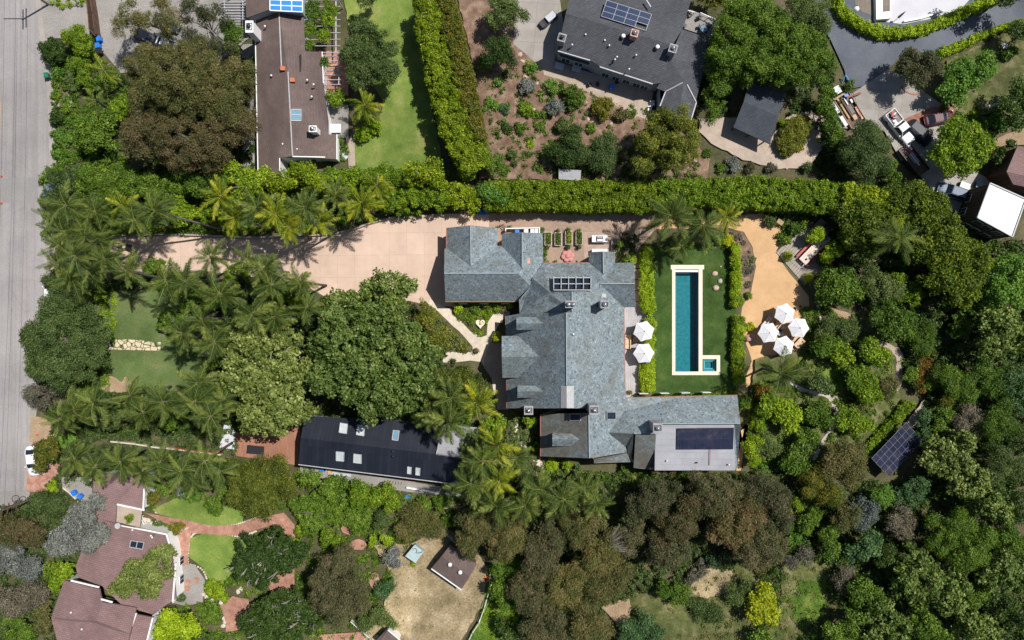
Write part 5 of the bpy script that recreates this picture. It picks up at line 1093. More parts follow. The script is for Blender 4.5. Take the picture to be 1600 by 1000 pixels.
# heart fountain and front garden bits
x, y, _ = P(750.5, 505.5, .5); t = thing('fountain', (x, y, 0), 'small heart shaped cream stone basin in the front garden triangle', 'fountain')
def heart(k): return [(x+k*.05*16*math.sin(a)**3*.9, y+k*.05*(13*math.cos(a)-5*math.cos(2*a)-2*math.cos(3*a)-math.cos(4*a))) for a in [i*2*PI/28 for i in range(28)]]
h0, h1 = heart(1), heart(.68); mb = MB(); n = 28
mb.add([(*p, .02) for p in h0]+[(*p, .5) for p in h0]+[(*p, .5) for p in h1]+[(*p, .3) for p in h1], [(i, (i+1) % n, n+(i+1) % n, n+i) for i in range(n)]+[(n+i, n+(i+1) % n, 2*n+(i+1) % n, 2*n+i) for i in range(n)]+[(2*n+i, 2*n+(i+1) % n, 3*n+(i+1) % n, 3*n+i) for i in range(n)]+[tuple(range(3*n, 4*n))])
mb.build('basin', 'coping', t); MB().blob((x, y, .38), .22, 3).build('spout', 'dg', t)
# fences, pergolas, walls --------------------------------------------------------
def fence(pts, h, label, mat='wooddk', step=.5, name='fence', rail=True, w=.09, cat='fence', pick=.0):
    a = P(*pts[0], h); t = thing(name, (a[0], a[1], 0), label, cat)
    W3 = [Vector(P(x, y, h)) for x, y in pts]; r = MB(); k = MB()
    for i in range(len(W3)-1):
        p, q = W3[i], W3[i+1]; L = (q-p).length
        for z in (h*.9, h*.35): r.bar((p.x, p.y, z), (q.x, q.y, z), w*.7, .09)
        n = max(1, int(L/step))
        for j in range(n+1): c_ = p.lerp(q, j/n); k.box(c_.x, c_.y, 0, h, w, w, math.atan2(q.y-p.y, q.x-p.x))
    r.build('rail', mat, t); k.build('picket', mat, t); return t
fence([(133.5, -10), (137, 20), (139, 45), (148, 55)], 1.7, 'tall brown timber fence between the two entrance drives', 'wooddk', .16, w=.14)
fence([(139, -10), (144, 20), (147, 45), (149, 52)], 1.7, 'second brown timber fence edging the parking court', 'wooddk', .16, w=.14)
fence([(766, 897), (764, 925), (757, 950), (748, 975), (738, 990), (728, 1010)], 1.1, 'white rail fence curving down the right side of the dry yard', 'white', 1.5, w=.1)
fence([(548, 972), (562, 985), (577, 997)], 1.1, 'short white picket fence at the bottom edge', 'white', .18, w=.09)
fence([(687, 829), (702, 840), (727, 862)], 1.2, 'white rail fence behind the small brown shed', 'white', .9, w=.08)
fence([(630, 865), (640, 852), (650, 845)], 1.2, 'thin dark fence behind the pale garden shed', 'dkmetal', .9, w=.06)
fence([(68, 773), (45, 781), (20, 789), (-5, 796)], 1.0, 'dark rail fence below the grey apron at the lower left', 'wooddk', 1.2, w=.12)
fence([(774, 354), (786, 350), (793, 358)], 1.3, 'thin timber gate between the two garage gables', 'wooddk', .25, w=.06)
fence([(277, 830), (292, 826)], .9, 'stub of white railing by the lower left house', 'white', .3, w=.07)
fence([(217, 806), (226, 822), (240, 826), (262, 832)], 1.0, 'white railing with steps around the roof patio of the mauve house', 'white', .3, w=.1)
fence([(274, 900), (270, 942)], 1.0, 'white railing along the right wall of the mauve house', 'white', .3, w=.1)
fence([(232, 955), (250, 960), (245, 975), (236, 1000)], 1.2, 'white railed stair at the lower right corner of the mauve house', 'white', .22, w=.1)
fence([(1333, 142), (1341, 168), (1348, 190)], 1.1, 'thin dark rail beside the pile of building materials', 'dkmetal', .8, w=.05)
def wall_thing(pts, w, h, mat, label, cat='wall', name='garden_wall'):
    W3 = [P(x, y, h) for x, y in pts]; mb = MB()
    for i in range(len(W3)-1): a, b = W3[i], W3[i+1]; mb.bar((a[0], a[1], h/2+.002*i), (b[0], b[1], h/2+.002*i), w, h)
    o = mb.build(name, mat); return tag(o, label, cat)
wall_thing(spline([(160, 369), (240, 366.5), (300, 367), (400, 371), (450, 368), (500, 367), (545, 360), (580, 348), (620, 338)], 3), .25, .5, 'gutter', 'low concrete wall along the north edge of the pink driveway')
wall_thing([(200, 423.5), (250, 424), (310, 422.5)], .25, .35, 'gutter', 'low kerb wall along the south edge of the pink driveway')
wall_thing([(172, 690), (210, 694), (240, 699), (290, 704), (345, 711)], .2, .8, 'stucco', 'pale garden wall running through the southern palms')
wall_thing([(272, 700), (290, 703), (345, 709)], .12, 1.0, 'redwood', 'rusty red panel behind the pale garden wall')
wall_thing([(635, 762), (680, 770)], .25, .8, 'white', 'short white wall south of the black roof')
wall_thing([(160, 755), (167, 763), (178, 779)][::1], .15, .8, 'white', 'thin white kerb above the bin court') if False else None
wall_thing([(98, 762), (108, 770), (118, 780)], .2, .8, 'stucco', 'pale wall along the small concrete bin court')
wall_thing([(1323, 152), (1345, 145)][::-1], .3, 1.0, 'brick', 'low brick wall above the building materials')
wall_thing(spline([(1408, 134), (1413, 142), (1424, 147), (1436, 148)], 3), .25, .3, 'brick', 'curved red brick edging round the dark tree')
wall_thing([(1413, 33), (1440, 28), (1476, 16)], .25, .7, 'white', 'white parapet at the lower edge of the white terrace')
def pergola(x0, y0, x1, y1, h, n, label, mat='silver', horiz=True):
    t = thing('pergola', P((x0+x1)/2, (y0+y1)/2), label, 'pergola')
    for i in range(n):
        f = i/(n-1); mb = MB(); mb.bar(P(x0, y0+(y1-y0)*f, h), P(x1, y0+(y1-y0)*f, h), .07, .14); mb.build('rafter', mat, t)
    for x in (x0+(x1-x0)*.1, x1-(x1-x0)*.12): mb = MB(); mb.bar(P(x, y0, h-.18), P(x, y1, h-.18), .14, .18); mb.build('beam', mat, t)
    for x, y in ((x0+3, y0+1), (x1-3, y0+1), (x0+3, y1-1), (x1-3, y1-1)): a = P(x, y, h); MB().box(a[0], a[1], 0, h-.25, .12, .12).build('post', mat, t)
pergola(347, -14, 384, 30, 2.7, 11, 'silvery slatted pergola left of the blue solar roof')
pergola(504, 88, 533, 132, 2.6, 7, 'grey pergola with bare slats on the right of the brown house')
pergola(474, 0, 532, 82, 2.7, 9, 'pergola smothered in green vine right of the brown house')
# white mats, tables
x, y, _ = P(523.5, 200.5, .7); t = thing('table', (x, y, .1), 'square white table on the grey patio of the brown house', 'table'); MB().box(x, y, .7, .76, 1.85, 1.35).build('tabletop', 'canvas', t)
for u in (-.8, .8):
    for v in (-.55, .55): MB().box(x+u, y+v, .1, .7, .07, .07).build('leg', 'dkmetal', t)
x, y, _ = P(539, 243, .1); tag(MB().lathe(x, y, [(.48, 0), (.48, .12), (.44, .14)], 16, 0, 1, 1.3).build('stepping_stone', 'silver'), 'oval grey stone in the little bed beside the brown house', 'stepping stone')
x, y, _ = P(1569.5, 72, .5); t = thing('hive_box', (x, y, .1), 'small white box on the rough lawn beyond the lane', 'box'); MB().box(x, y, .1, .6, .7, .6, .2).build('box', 'white', t); MB().box(x, y, .6, .66, .8, .7, .2).build('lid', 'canvas', t)
tag(MB().box(*P(1525.5, 56.5, .3)[:2], 0, .3, .8, .5, .3).build('utility_box', 'stucco'), 'pale utility box on the hedge edge by the lane', 'box')
tag(MB().box(*P(1537.5, 144, .2)[:2], 0, .1, .5, 1.1, .3).build('paving_slab', 'gpath'), 'long tan slab lying on the rough lawn', 'slab')
x, y, _ = P(1328, 37, .5)
def chairs(pts, label, mat='dkmetal'):
    for i, (px, py, rot) in enumerate(pts):
        x, y, _ = P(px, py, 3.5 if py < 62 and px < 1125 else .6); z = 3.2 if py < 62 and px < 1125 else GZ
        t = thing('chair', (x, y, z), label.format(o=ORD[i]), 'chair'); c, s = math.cos(rot), math.sin(rot)
        MB().box(x, y, z+.4, z+.46, .5, .5, rot).build('seat', mat, t); MB().box(x-s*.24, y+c*.24, z+.46, z+.9, .5, .06, rot).build('backrest', mat, t)
        for u in (-.2, .2):
            for v in (-.2, .2): MB().box(x+c*u-s*v, y+s*u+c*v, z, z+.4, .05, .05, rot).build('leg', mat, t)
chairs([(1078, 24, .4), (1093, 28, 2), (1070, 40, 1), (1094, 42, 1.5), (1102, 49, 3), (1107, 41, 4)], '{o} dark chair from the left on the roof terrace of the charcoal house')
x, y, _ = P(1100, 45, 3.9); t = thing('table', (x, y, 3.2), 'round glass table on the roof terrace of the charcoal house', 'table'); MB().lathe(x, y, [(.55, 3.9), (.55, 3.94), (.5, 3.95)], 18).build('tabletop', 'glass_blue', t); MB().lathe(x, y, [(.3, 3.2), (.05, 3.3), (.05, 3.9)], 10).build('pedestal', 'dkmetal', t)
chairs([(964, 128, .3), (934, 132, .3), (922, 132, 2)], '{o} chair from the right in the shade of the charcoal house')
for i, (px, py, l) in enumerate(((874.5, 103, 'pale blue covered hot tub in the shade of the charcoal house'), (901, 107, 'grey covered box in the shade of the charcoal house'))):
    x, y, _ = P(px, py, .8); t = thing('storage_box', (x, y, 0), l, 'box'); MB().box(x, y, 0, .75, 1.3, .9, -.28).build('body', 'greywall', t); MB().box(x, y, .75, .83, 1.4, 1.0, -.28).build('cover', 'silver', t)
for i, (px, py) in enumerate(((1019, 162), (1015, 170))):
    x, y, _ = P(px, py, .5); t = thing('armchair', (x, y, 0), ('white garden armchair at the corner of the charcoal house, upper of two', 'white garden armchair at the corner of the charcoal house, lower of two')[i], 'armchair')
    MB().box(x, y, .2, .45, .75, .7, .4+i).build('seat', 'white', t); MB().box(x, y+.3, .45, .85, .75, .12, .1).build('backrest', 'white', t)
# utility poles ---------------------------------------------------------
x, y, _ = P(77, 8); t = thing('utility_pole', (x, y, 0), 'tall timber utility pole at the top left whose crossarm shadow falls on the street', 'utility pole')
MB().tube([(x, y, 0), (x, y, 8.3)], [.17, .12], 10).build('pole', 'bark', t)
for z, L, r, o_ in ((8.05, 3.1, PI/2, 0), (7.3, 3.0, PI/2, .1), (7.7, 3.2, 0, -1.6)): MB().box(x+o_, y, z, z+.13, L, .12, r).build('crossarm', 'wooddk', t)
mb = MB()
for u in (-1.1, -.5, .5, 1.1): mb.tube([(x, y+u, 8.18), (x, y+u, 8.36)], .05, 6)
mb.build('insulator', 'dkmetal', t); tx, ty = x, y
x, y, _ = P(66, 774); t = thing('utility_pole', (x, y, 0), 'leaning timber utility pole with white transformer at the lower left corner', 'utility pole')
MB().tube([(x, y, 0), (x, y, 10.5)], [.17, .12], 10).build('pole', 'bark', t); MB().tube([(x-.35, y+.1, 8.3), (x-.35, y+.1, 9.2)], .25, 12).build('transformer', 'white', t, True)
for z, L, r in ((10.1, 2.2, 1.4), (7.2, 1.6, 1.4)): MB().box(x, y, z, z+.12, L, .12, r).build('crossarm', 'wooddk', t)
lp = MB(); cx, cy, cz = P(25, 779, 5.2); lp.tube([(cx+.5*math.cos(a*.5), cy+.5*math.sin(a*.5), cz+.02*a) for a in range(14)], .05, 6, False); lp.tube([(cx+.5, cy, cz), (x, y, cz+.1)], .04, 5); lp.build('cable_coil', 'dkmetal', t)
for i, off in enumerate((-.9, .9)):
    mb = MB(); pts = []
    for k in range(25):
        u = k/24; pts.append((tx+off*.9+(x-tx)*u, ty+(y-ty)*u, 8.3+u*1.9-2.4*u*(1-u)))
    mb.tube(pts, .018, 4, False); tag(mb.build('power_line', 'dkmetal'), ('thin overhead wire along the street edge, the one nearer the gardens', 'thin overhead wire along the street edge, the one nearer the street')[1-i], 'wire')
# vehicles ----------------------------------------------------------------
def car(px, py, rot, L, W, mat, label, kind='saloon', cat='car', z=GZ, group=None):
    """rot: heading angle in the plan"""
    x, y, _ = P(px, py, .8); t = thing({'pickup': 'pickup_truck'}.get(kind, 'parked_car'), (x, y, z), label, cat, group); c, s = math.cos(rot), math.sin(rot)
    T = lambda u, v, h: (x+c*u-s*v, y+s*u+c*v, z+h)
    # body loft: stations (u, half width, top height)
    hw = W/2; st = [(-.5, .80, .70), (-.485, .92, .85), (-.43, .985, .93), (-.2, 1, .95), (.12, 1, .95), (.30, .99, .93), (.42, .94, .86), (.48, .84, .76), (.5, .66, .62)]
    mb = MB(); ring_ = []
    for u, k, h in st: 
        for v, hh in ((-k, .28), (-k, h-.13), (-k*.93, h), (-k*.5, h+.03), (0, h+.04), (k*.5, h+.03), (k*.93, h), (k, h-.13), (k, .28)): ring_.append(T(u*L, v*hw, hh))
    n = 9; fs = [(i*n+j, i*n+j+1, (i+1)*n+j+1, (i+1)*n+j) for i in range(len(st)-1) for j in range(n-1)]+[tuple(range(n)), tuple(range(len(st)*n-1, (len(st)-1)*n-1, -1))]+[(i*n, (i+1)*n, (i+1)*n+n-1, i*n+n-1) for i in range(len(st)-1)]
    mb.add(ring_, fs)
    body = mb.build('body', mat, t, True)
    if kind == 'pickup': g0, g1, g2, g3, hr = -.10, -.05, .13, .24, 1.62
    elif kind == 'suv': g0, g1, g2, g3, hr = -.47, -.42, .10, .24, 1.62
    else: g0, g1, g2, g3, hr = -.40, -.24, .08, .24, 1.38
    gb = MB(); q = [(g0, .90, .93), (g1, .74, hr-.04), (g2, .74, hr-.04), (g3, .88, .93)]
    v_ = []
    for u, k, h in q: v_ += [T(u*L, -k*hw, h), T(u*L, k*hw, h)]
    gb.add(v_, [(0, 1, 3, 2), (2, 3, 5, 4), (4, 5, 7, 6), (0, 2, 4, 6), (1, 7, 5, 3)]); gb.build('glass', 'glass', t)
    rb = MB(); rb.add([T(g1*L, -.72*hw, hr-.02), T(g1*L, .72*hw, hr-.02), T(g2*L, .72*hw, hr-.02), T(g2*L, -.72*hw, hr-.02), T((g1+.03)*L, -.62*hw, hr+.05), T((g1+.03)*L, .62*hw, hr+.05), T((g2-.02)*L, .62*hw, hr+.05), T((g2-.02)*L, -.62*hw, hr+.05)], [(3, 2, 1, 0), (4, 5, 6, 7), (0, 1, 5, 4), (1, 2, 6, 5), (2, 3, 7, 6), (3, 0, 4, 7)])
    rb.build('roof_panel', mat, t)
    pl = MB()
    for k in (-1, 1):
        pl.bar(T(g3*L, k*.88*hw, .96), T(g2*L, k*.73*hw, hr), .07, .05); pl.bar(T(g0*L, k*.90*hw, .96), T(g1*L, k*.73*hw, hr), .09, .05)
    pl.build('pillar', mat, t)
    for a in (-.31, .32):
        for k in (-1, 1):
            w_ = MB(); p = T(a*L, k*(hw-.11), .33); p2 = T(a*L, k*(hw+.01), .33); w_.tube([p, p2], .34, 16); wo_ = w_.build('wheel', 'rubber', t); r2 = MB(); r2.tube([T(a*L, k*(hw-.0), .33), T(a*L, k*(hw+.02), .33)], .2, 12); r2.build('rim', 'steel', wo_)
    for k in (-1, 1):
        m_ = MB(); p = T(.17*L, k*(hw+.10), 1.0); m_.box(p[0], p[1], p[2], p[2]+.13, .14, .2, rot).build('mirror', mat, t)
        h_ = MB(); p = T(.468*L, k*hw*.68, .62); h_.box(p[0], p[1], p[2], p[2]+.12, .14, .34, rot+k*-.35).build('headlight', 'lamp', t)
        h_ = MB(); p = T(-.487*L, k*hw*.75, .66); h_.box(p[0], p[1], p[2], p[2]+.12, .08, .25, rot).build('tail_light', 'redwood', t)
    if kind == 'pickup':
        b = MB(); f_ = [T(-.47*L, -.82*hw, 1.0), T(-.47*L, .82*hw, 1.0), T(-.13*L, .82*hw, 1.0), T(-.13*L, -.82*hw, 1.0)]; b.prism([p[:2] for p in f_], z+.94, z+1.0); b.build('bed_floor', 'dkmetal', t)
        b = MB()
        for a0, a1 in ((T(-.49*L, -.9*hw, 1.1), T(-.12*L, -.9*hw, 1.1)), (T(-.49*L, .9*hw, 1.1), T(-.12*L, .9*hw, 1.1)), (T(-.49*L, -.9*hw, 1.1), T(-.49*L, .9*hw, 1.1)), (T(-.12*L, -.9*hw, 1.1), T(-.12*L, .9*hw, 1.1))): b.bar(a0, a1, .07, .2)
        b.build('bed_side', mat, t)
    return t
DN = math.radians
W1 = car(1406, 199, DN(-52), 5.9, 2.0, 'carwhite', 'white pickup truck with its bed full of tools in the crowded court', 'pickup', 'pickup truck')
car(1436, 208, DN(-42), 4.6, 1.9, 'carblack', 'black car parked beside the white pickup truck', 'suv')
car(1467, 185, DN(12), 4.7, 1.85, 'carred', 'dark maroon car on the red brick strip', 'saloon')
car(1487, 299, DN(160), 4.4, 1.85, 'carsilver', 'grey blue car parked before the white roofed house', 'suv')
car(52, 720, DN(-84), 4.6, 1.85, 'carwhite', 'white car half hidden by an orange green bush at the lower end of the street', 'saloon')
car(80, 455, DN(94), 4.4, 1.8, 'carwhite', 'pale car half hidden under foliage beside the street, below the driveway', 'saloon')
car(79, 308, DN(94), 4.0, 1.8, 'carsilver', 'silver car half hidden under foliage beside the street, above the driveway', 'saloon')
car(232, 60, DN(-25), 4.4, 1.85, 'carblack', 'black car under the brown tree in the parking court', 'saloon')
car(263, 70, DN(-25), 4.2, 1.8, 'carwhite', 'pale car under the brown tree in the parking court', 'saloon')
car(260, 36, DN(-25), 4.4, 1.8, 'carblue', 'dark blue car deep under the brown tree at the top of the parking court', 'saloon')
# golf-cart like buggy beside the charcoal house
x, y, _ = P(857, 30, .8); t = thing('utility_buggy', (x, y, 0), 'small black buggy with a white covered load beside the charcoal house', 'buggy')
MB().box(x, y, .3, .75, 2.9, 1.2, DN(40)).build('body', 'carblack', t); MB().box(x+.35, y+.3, .75, 1.15, 1.6, 1.0, DN(40)).build('load_cover', 'silver', t); MB().box(x-1.0, y-.84, .75, .95, .6, 1.0, DN(40)).build('seat', 'black', t)
for a, b in ((-1, -.55), (-1, .55), (1, -.55), (1, .55)): cx, cy = x+.766*a-.643*b, y+.643*a+.766*b; MB().tube([(cx+.06, cy-.07, .3), (cx-.06, cy+.07, .3)], .28, 12).build('wheel', 'rubber', t)
# tools in the pickup bed
rq = random.Random(8)
for i in range(9):
    a = rq.uniform(-2.5, -.9); b = rq.uniform(-.6, .6); x, y, _ = P(1406, 199, 1.2); cr, sr = math.cos(DN(-52)), math.sin(DN(-52))
    o = MB().box(x+cr*a-sr*b, y+sr*a+cr*b, GZ+1.0, GZ+1.0+rq.uniform(.12, .5), rq.uniform(.2, .9), rq.uniform(.15, .4), rq.uniform(0, 3)).build('tool_box' if i % 2 else 'sack', ('silver', 'canvas', 'redwood', 'black', 'stone_ch', 'pinkstone')[i % 6]); tag(o, 'small '+('grey', 'white', 'red', 'black', 'dark grey', 'pink')[i % 6]+' '+('box' if i % 2 else 'sack')+(' on the heap edge' if i > 5 else '')+' in the white pickup', 'box' if i % 2 else 'sack', 'load of the white pickup')
# trailer below the pickup
x, y, _ = P(1428, 250, .9); t = thing('trailer', (x, y, GZ), 'dark open trailer loaded with planks and pipes below the white pickup', 'trailer'); rr = DN(-52)
MB().box(x, y, GZ+.45, GZ+.6, 5.2, 2.0, rr).build('bed', 'wooddk', t); cr, sr = math.cos(rr), math.sin(rr)
for v in (-1.0, 1.0): MB().box(x-sr*v, y+cr*v, GZ+.6, GZ+.95, 5.2, .08, rr).build('side', 'dkmetal', t)
for u in (-.6, .4):
    for v in (-1.1, 1.1): cx, cy = x+cr*u-sr*v, y+sr*u+cr*v; MB().tube([(cx+sr*.1, cy-cr*.1, GZ+.34), (cx-sr*.1, cy+cr*.1, GZ+.34)], .34, 14).build('wheel', 'rubber', t)
for i, (u, v, L, m_, l) in enumerate(((-.8, .5, 3.2, 'silver', 'long pale grey plank'), (-.5, .2, 3.4, 'canvas', 'long white plank'), (-1.2, .78, 2.0, 'redwood', 'short red beam'), (-.7, -.1, 2.6, 'stone_ch', 'dark grey pipe'), (-1.6, .3, .9, 'redwood', 'red toolbox'), (-1.9, .65, .9, 'canvas', 'white sack'))):
    tag(MB().box(x+cr*u-sr*v, y+sr*u+cr*v, GZ+.6, GZ+.72+.14*(i > 3), L, .2 if i < 4 else .45, rr).build('plank' if i < 4 else 'box', m_), l+' on the open trailer', 'load')
# two black grills, cabinet next to white roofed house
for i, (px, py, a, b, m_, l) in enumerate(((1508, 290, 1.5, .9, 'silver', 'grey covered grill at the corner of the crowded court'), (1531, 289, 1.0, 1.0, 'glass_blue', 'pale green glass topped box beside the white roofed house'))):
    x, y, _ = P(px, py, .9); t = thing('storage_box', (x, y, GZ), l, 'box'); MB().box(x, y, GZ, GZ+.75, a, b, -.35).build('body', 'black', t); MB().box(x, y, GZ+.75, GZ+.85, a*1.03, b*1.03, -.35).build('cover', m_, t)
# building materials beside the court
rr = DN(-58); cr, sr = math.cos(rr), math.sin(rr)
x, y, _ = P(1328, 170, .8); t = thing('material_rack', (x, y, 0), 'long open timber rack holding building materials left of the crowded court', 'rack')
MB().box(x, y, .1, .3, 5.6, 2.6, rr).build('deck', 'wooddk', t)
for v in (-1.3, 1.3): MB().box(x-sr*v, y+cr*v, .3, .75, 5.6, .1, rr).build('side', 'wood', t)
for i, (u, v, L, w_, z, m_, l) in enumerate(((-1.5, -1.75, 2.2, .55, .8, 'canvas', 'upper white panel beside the material rack'), (1.1, -1.75, 1.7, .55, .8, 'canvas', 'lower white panel beside the material rack'), (-.6, -.7, 3.6, .25, .55, 'wood', 'long pale plank along the left of the material rack'), (-.2, -.2, 3.2, .2, .6, 'wooddk', 'long dark plank in the middle of the material rack'), (.2, .25, 1.3, .6, .6, 'black', 'black box in the material rack'), (1.5, .05, .8, .6, .8, 'wood', 'tan box near the lower end of the material rack'), (-1.9, .75, .9, .6, .7, 'blue', 'blue white cooler at the top of the material rack'), (-1.3, .2, 1.2, .15, .65, 'silver', 'short grey pipe at the top of the material rack'), (1.3, 1.0, 2.2, .3, .5, 'pinkstone', 'pinkish board at the right of the material rack'), (-.9, 1.0, .6, .3, .55, 'silver', 'grey toolbox on the right of the material rack'), (-2.5, -.2, .3, 3.4, .7, 'wood', 'pale beam across the top of the material rack'))):
    tag(MB().box(x+cr*u-sr*v, y+sr*u+cr*v, .3, .3+z*.5+.004*i, L, w_, rr).build('plank' if L > 1.5 else 'box', m_), l, 'building material')
x, y, _ = P(1321, 125, 1); t = thing('trestle', (x, y, .05), 'light blue folding trestle at the lane edge', 'trestle'); mb = MB(); mb.bar(P(1321, 117, 1.0), P(1316, 130, .1), .1, .1); mb.bar(P(1321, 117, 1.0), P(1330, 130, .1), .1, .1); mb.build('leg', plain('light blue paint', (.1, .38, .75)), t)
x, y, _ = P(1309, 140, .9); t = thing('storage_box', (x, y, 0), 'pale green box under the bushes left of the building materials', 'box'); MB().box(x, y, 0, .8, .9, 1.1, .5).build('body', 'greywall', t); MB().box(x, y, .8, .86, 1, 1.2, .5).build('lid', 'glass_white', t)
x, y, _ = P(1465, 146, .3); 
# bits by the black roofed house
for i, (px, py, a, b, r_, m_, l) in enumerate(((504, 735, .9, .5, .3, 'blue', 'blue toy box behind the black roofed house'), (509, 734, .5, .4, .8, 'silver', 'pale crate behind the black roofed house'), (515, 738, .6, .5, .2, 'dg', 'yellow crate behind the black roofed house'), (525, 741, 1.3, .5, -.3, 'glass_white', 'pale green lounger behind the black roofed house'), (540, 742, 1.6, .4, -.1, 'silver', 'grey lounger behind the black roofed house'), (373, 668, 1.2, 1.8, 0, 'silver', None), (399, 703, 2.5, 1.2, -.1, 'black', 'dark covered spa on the red brown deck'), (637, 776, .8, .6, .3, 'blue', 'small blue tub south of the black roofed house'))):
    if l is None: continue
    x, y, _ = P(px, py, .5); t = thing('garden_box', (x, y, .1), l, 'box'); MB().box(x, y, .1, .5, a, b, r_).build('body', m_, t); MB().box(x, y, .5, .54, a*1.05, b*1.05, r_).build('lid', m_, t)
tag(MB().prism(pin([(350, 664), (368, 664), (366, 702), (343, 700)], .3), .1, .32).build('garden_platform', 'white_pave'), 'pale rectangular slab at the left end of the red brown deck', 'slab')
for i in range(7): 
    x, y, _ = P(601+i*4.3, 752+i*.55, .3); MB_ = MB().box(x, y, .16, .34, .12, .5, -.1).build('lattice_slat', 'wooddk'); tag(MB_, ORD[i]+' dark slat from the left on the terracotta patio', 'slat', 'slats on the terracotta patio')
# traffic things
for i, (px, py, l) in enumerate(((58, 679, 'orange traffic cone on the pale verge by the reddish apron'), (1.8, 317, 'orange cone at the far left street edge, lower of two'), (2, 275, 'orange cone at the far left street edge, upper of two'))):
    x, y, _ = P(px, py, .4); t = thing('traffic_cone', (x, y, .05), l, 'cone'); MB().box(x, y, .05, .09, .42, .42, .3).build('base', 'orange', t); MB().lathe(x, y, [(.17, .09), (.10, .38), (.03, .75)], 12).build('cone', 'orange', t)
x, y, _ = P(760.5, 905, .5); t = thing('garden_mower', (x, y, 0), 'small orange mower beside the white fence', 'mower'); MB().box(x, y, .15, .45, .6, .9, .1).build('body', 'orange', t); MB().box(x-.1, y, .45, .62, .3, .35, .1).build('engine', 'black', t)
for u in (-.3, .3):
    for v in (-.35, .35): MB().tube([(x+u-.03, y+v, .15), (x+u+.03, y+v, .15)], .15, 10).build('wheel', 'rubber', t)
x, y, _ = P(755, 935, .4); t = thing('log_pile', (x, y, 0), 'grey pile of logs against the white fence', 'logs')
for i in range(6): mb = MB(); yy = y-1.6+.6*i; mb.tube([(x-.3+.1*i % .3, yy-.5, .15+.12*(i % 2)), (x+.1, yy+.6, .15+.12*(i % 2))], .13, 7); mb.build('log', 'bark_pale', t)
x, y, _ = P(643, 887, .3); t = thing('watering_can', (x, y, 0), 'small dark bucket by a weed in the dry yard', 'bucket'); MB().lathe(x, y, [(.14, 0), (.2, .32), (.18, .32), (.14, .05)], 12).build('bucket', 'silver', t)
x, y, _ = P(35, 672, .1); tag(MB().box(*P(33.5, 671.5, .1)[:2], .03, .1, .6, .25, .3).build('street_debris', 'black'), 'small black object lying on the street', 'debris')
# stones in gardens
rq = random.Random(5)
q = np.random.default_rng(3)
STN = [(764, 92), (770, 98), (812, 85), (816, 96), (820, 110), (845, 112), (852, 122), (840, 130), (828, 140), (914, 158), (918, 170), (920, 186), (985, 178), (992, 182), (940, 190), (958, 205), (955, 193), (832, 172), (808, 150), (805, 162), (925, 192), (950, 211), (845, 260), (880, 245), (1085, 250), (1075, 262), (768, 262), (822, 121), (1240, 255), (1228, 262), (1226, 268), (1260, 240)]
STN.sort(key=lambda a: (a[1]//12, a[0])); STN = STN[:30]
for i, (px, py) in enumerate(STN): boulder(px+rq.uniform(-1, 1), py, rq.uniform(.22, .48), 'pale garden stone, '+ORD[i]+' of the mulch garden counted in reading order', 'rocky', .55, rq.uniform(.6, 1), 'stone', 'stones of the mulch garden')
WS = [(372, 924), (376, 920), (318, 928), (323, 933), (330, 938), (346, 937), (350, 966), (352, 972), (349, 978), (346, 942), (232, 813), (238, 818), (245, 815), (226, 812)]
for i, (px, py) in enumerate(WS): boulder(px, py, .42, 'white garden rock near the round brick patio, '+ORD[i]+' of the scatter', 'flag', .6, .8, 'rock', 'white rocks round the brick patio')
def edging(pts, label, n, r=.17, mat='flag'):
    sp = spline(pts, 8); mb = MB(); L = len(sp)-1
    for i in range(n):
        f = i/(n-1)*L; k = min(int(f), L-1); u = f-k; px, py = sp[k][0]*(1-u)+sp[k+1][0]*u, sp[k][1]*(1-u)+sp[k+1][1]*u
        x, y, _ = P(px, py); mb.blob((x, y, .12), r*rq.uniform(.8, 1.2), i, .7, 6)
    tag(mb.build('stone_edging', mat), label, 'edging', None, 'stuff')
edging([(244, 800), (292, 812), (330, 819), (372, 818), (405, 806)], 'pale pebble edging above the brick path', 46)
edging([(294, 886), (296, 850), (305, 833), (330, 832), (372, 838), (400, 830)], 'pale pebble edging below the brick path', 50)
edging([(298, 882), (315, 888), (323, 903), (322, 915)], 'pale pebble edging round the small grey terrace', 14)
edging([(1277, 478), (1280, 492), (1281, 500), (1277, 512), (1268, 525)], 'pale stone edging right of the terrace parasols', 16, .22)
# steps by mauve roof: left conc and small items
x, y, _ = P(1313, 12, .5); boulder(1338, 14, .4, 'white ball shaped pot at the edge of the timber deck', 'white', .9)
x, y, _ = P(1405, 27, 2); t = thing('parasol', (x, y, .3), 'folded grey parasol on the white terrace', 'parasol'); MB().tube([(x, y, .3), (x+.6, y+.6, 2.5)], .04, 6).build('pole', 'wooddk', t); MB().tube([(x+.3, y+.3, 1.3), (x+.5, y+.5, 2.0), (x+.62, y+.62, 2.6)], [.2, .15, .04], 8).build('canopy', 'stone_ch', t)
# ------------------------------------------------------------------ vegetation
T = tree
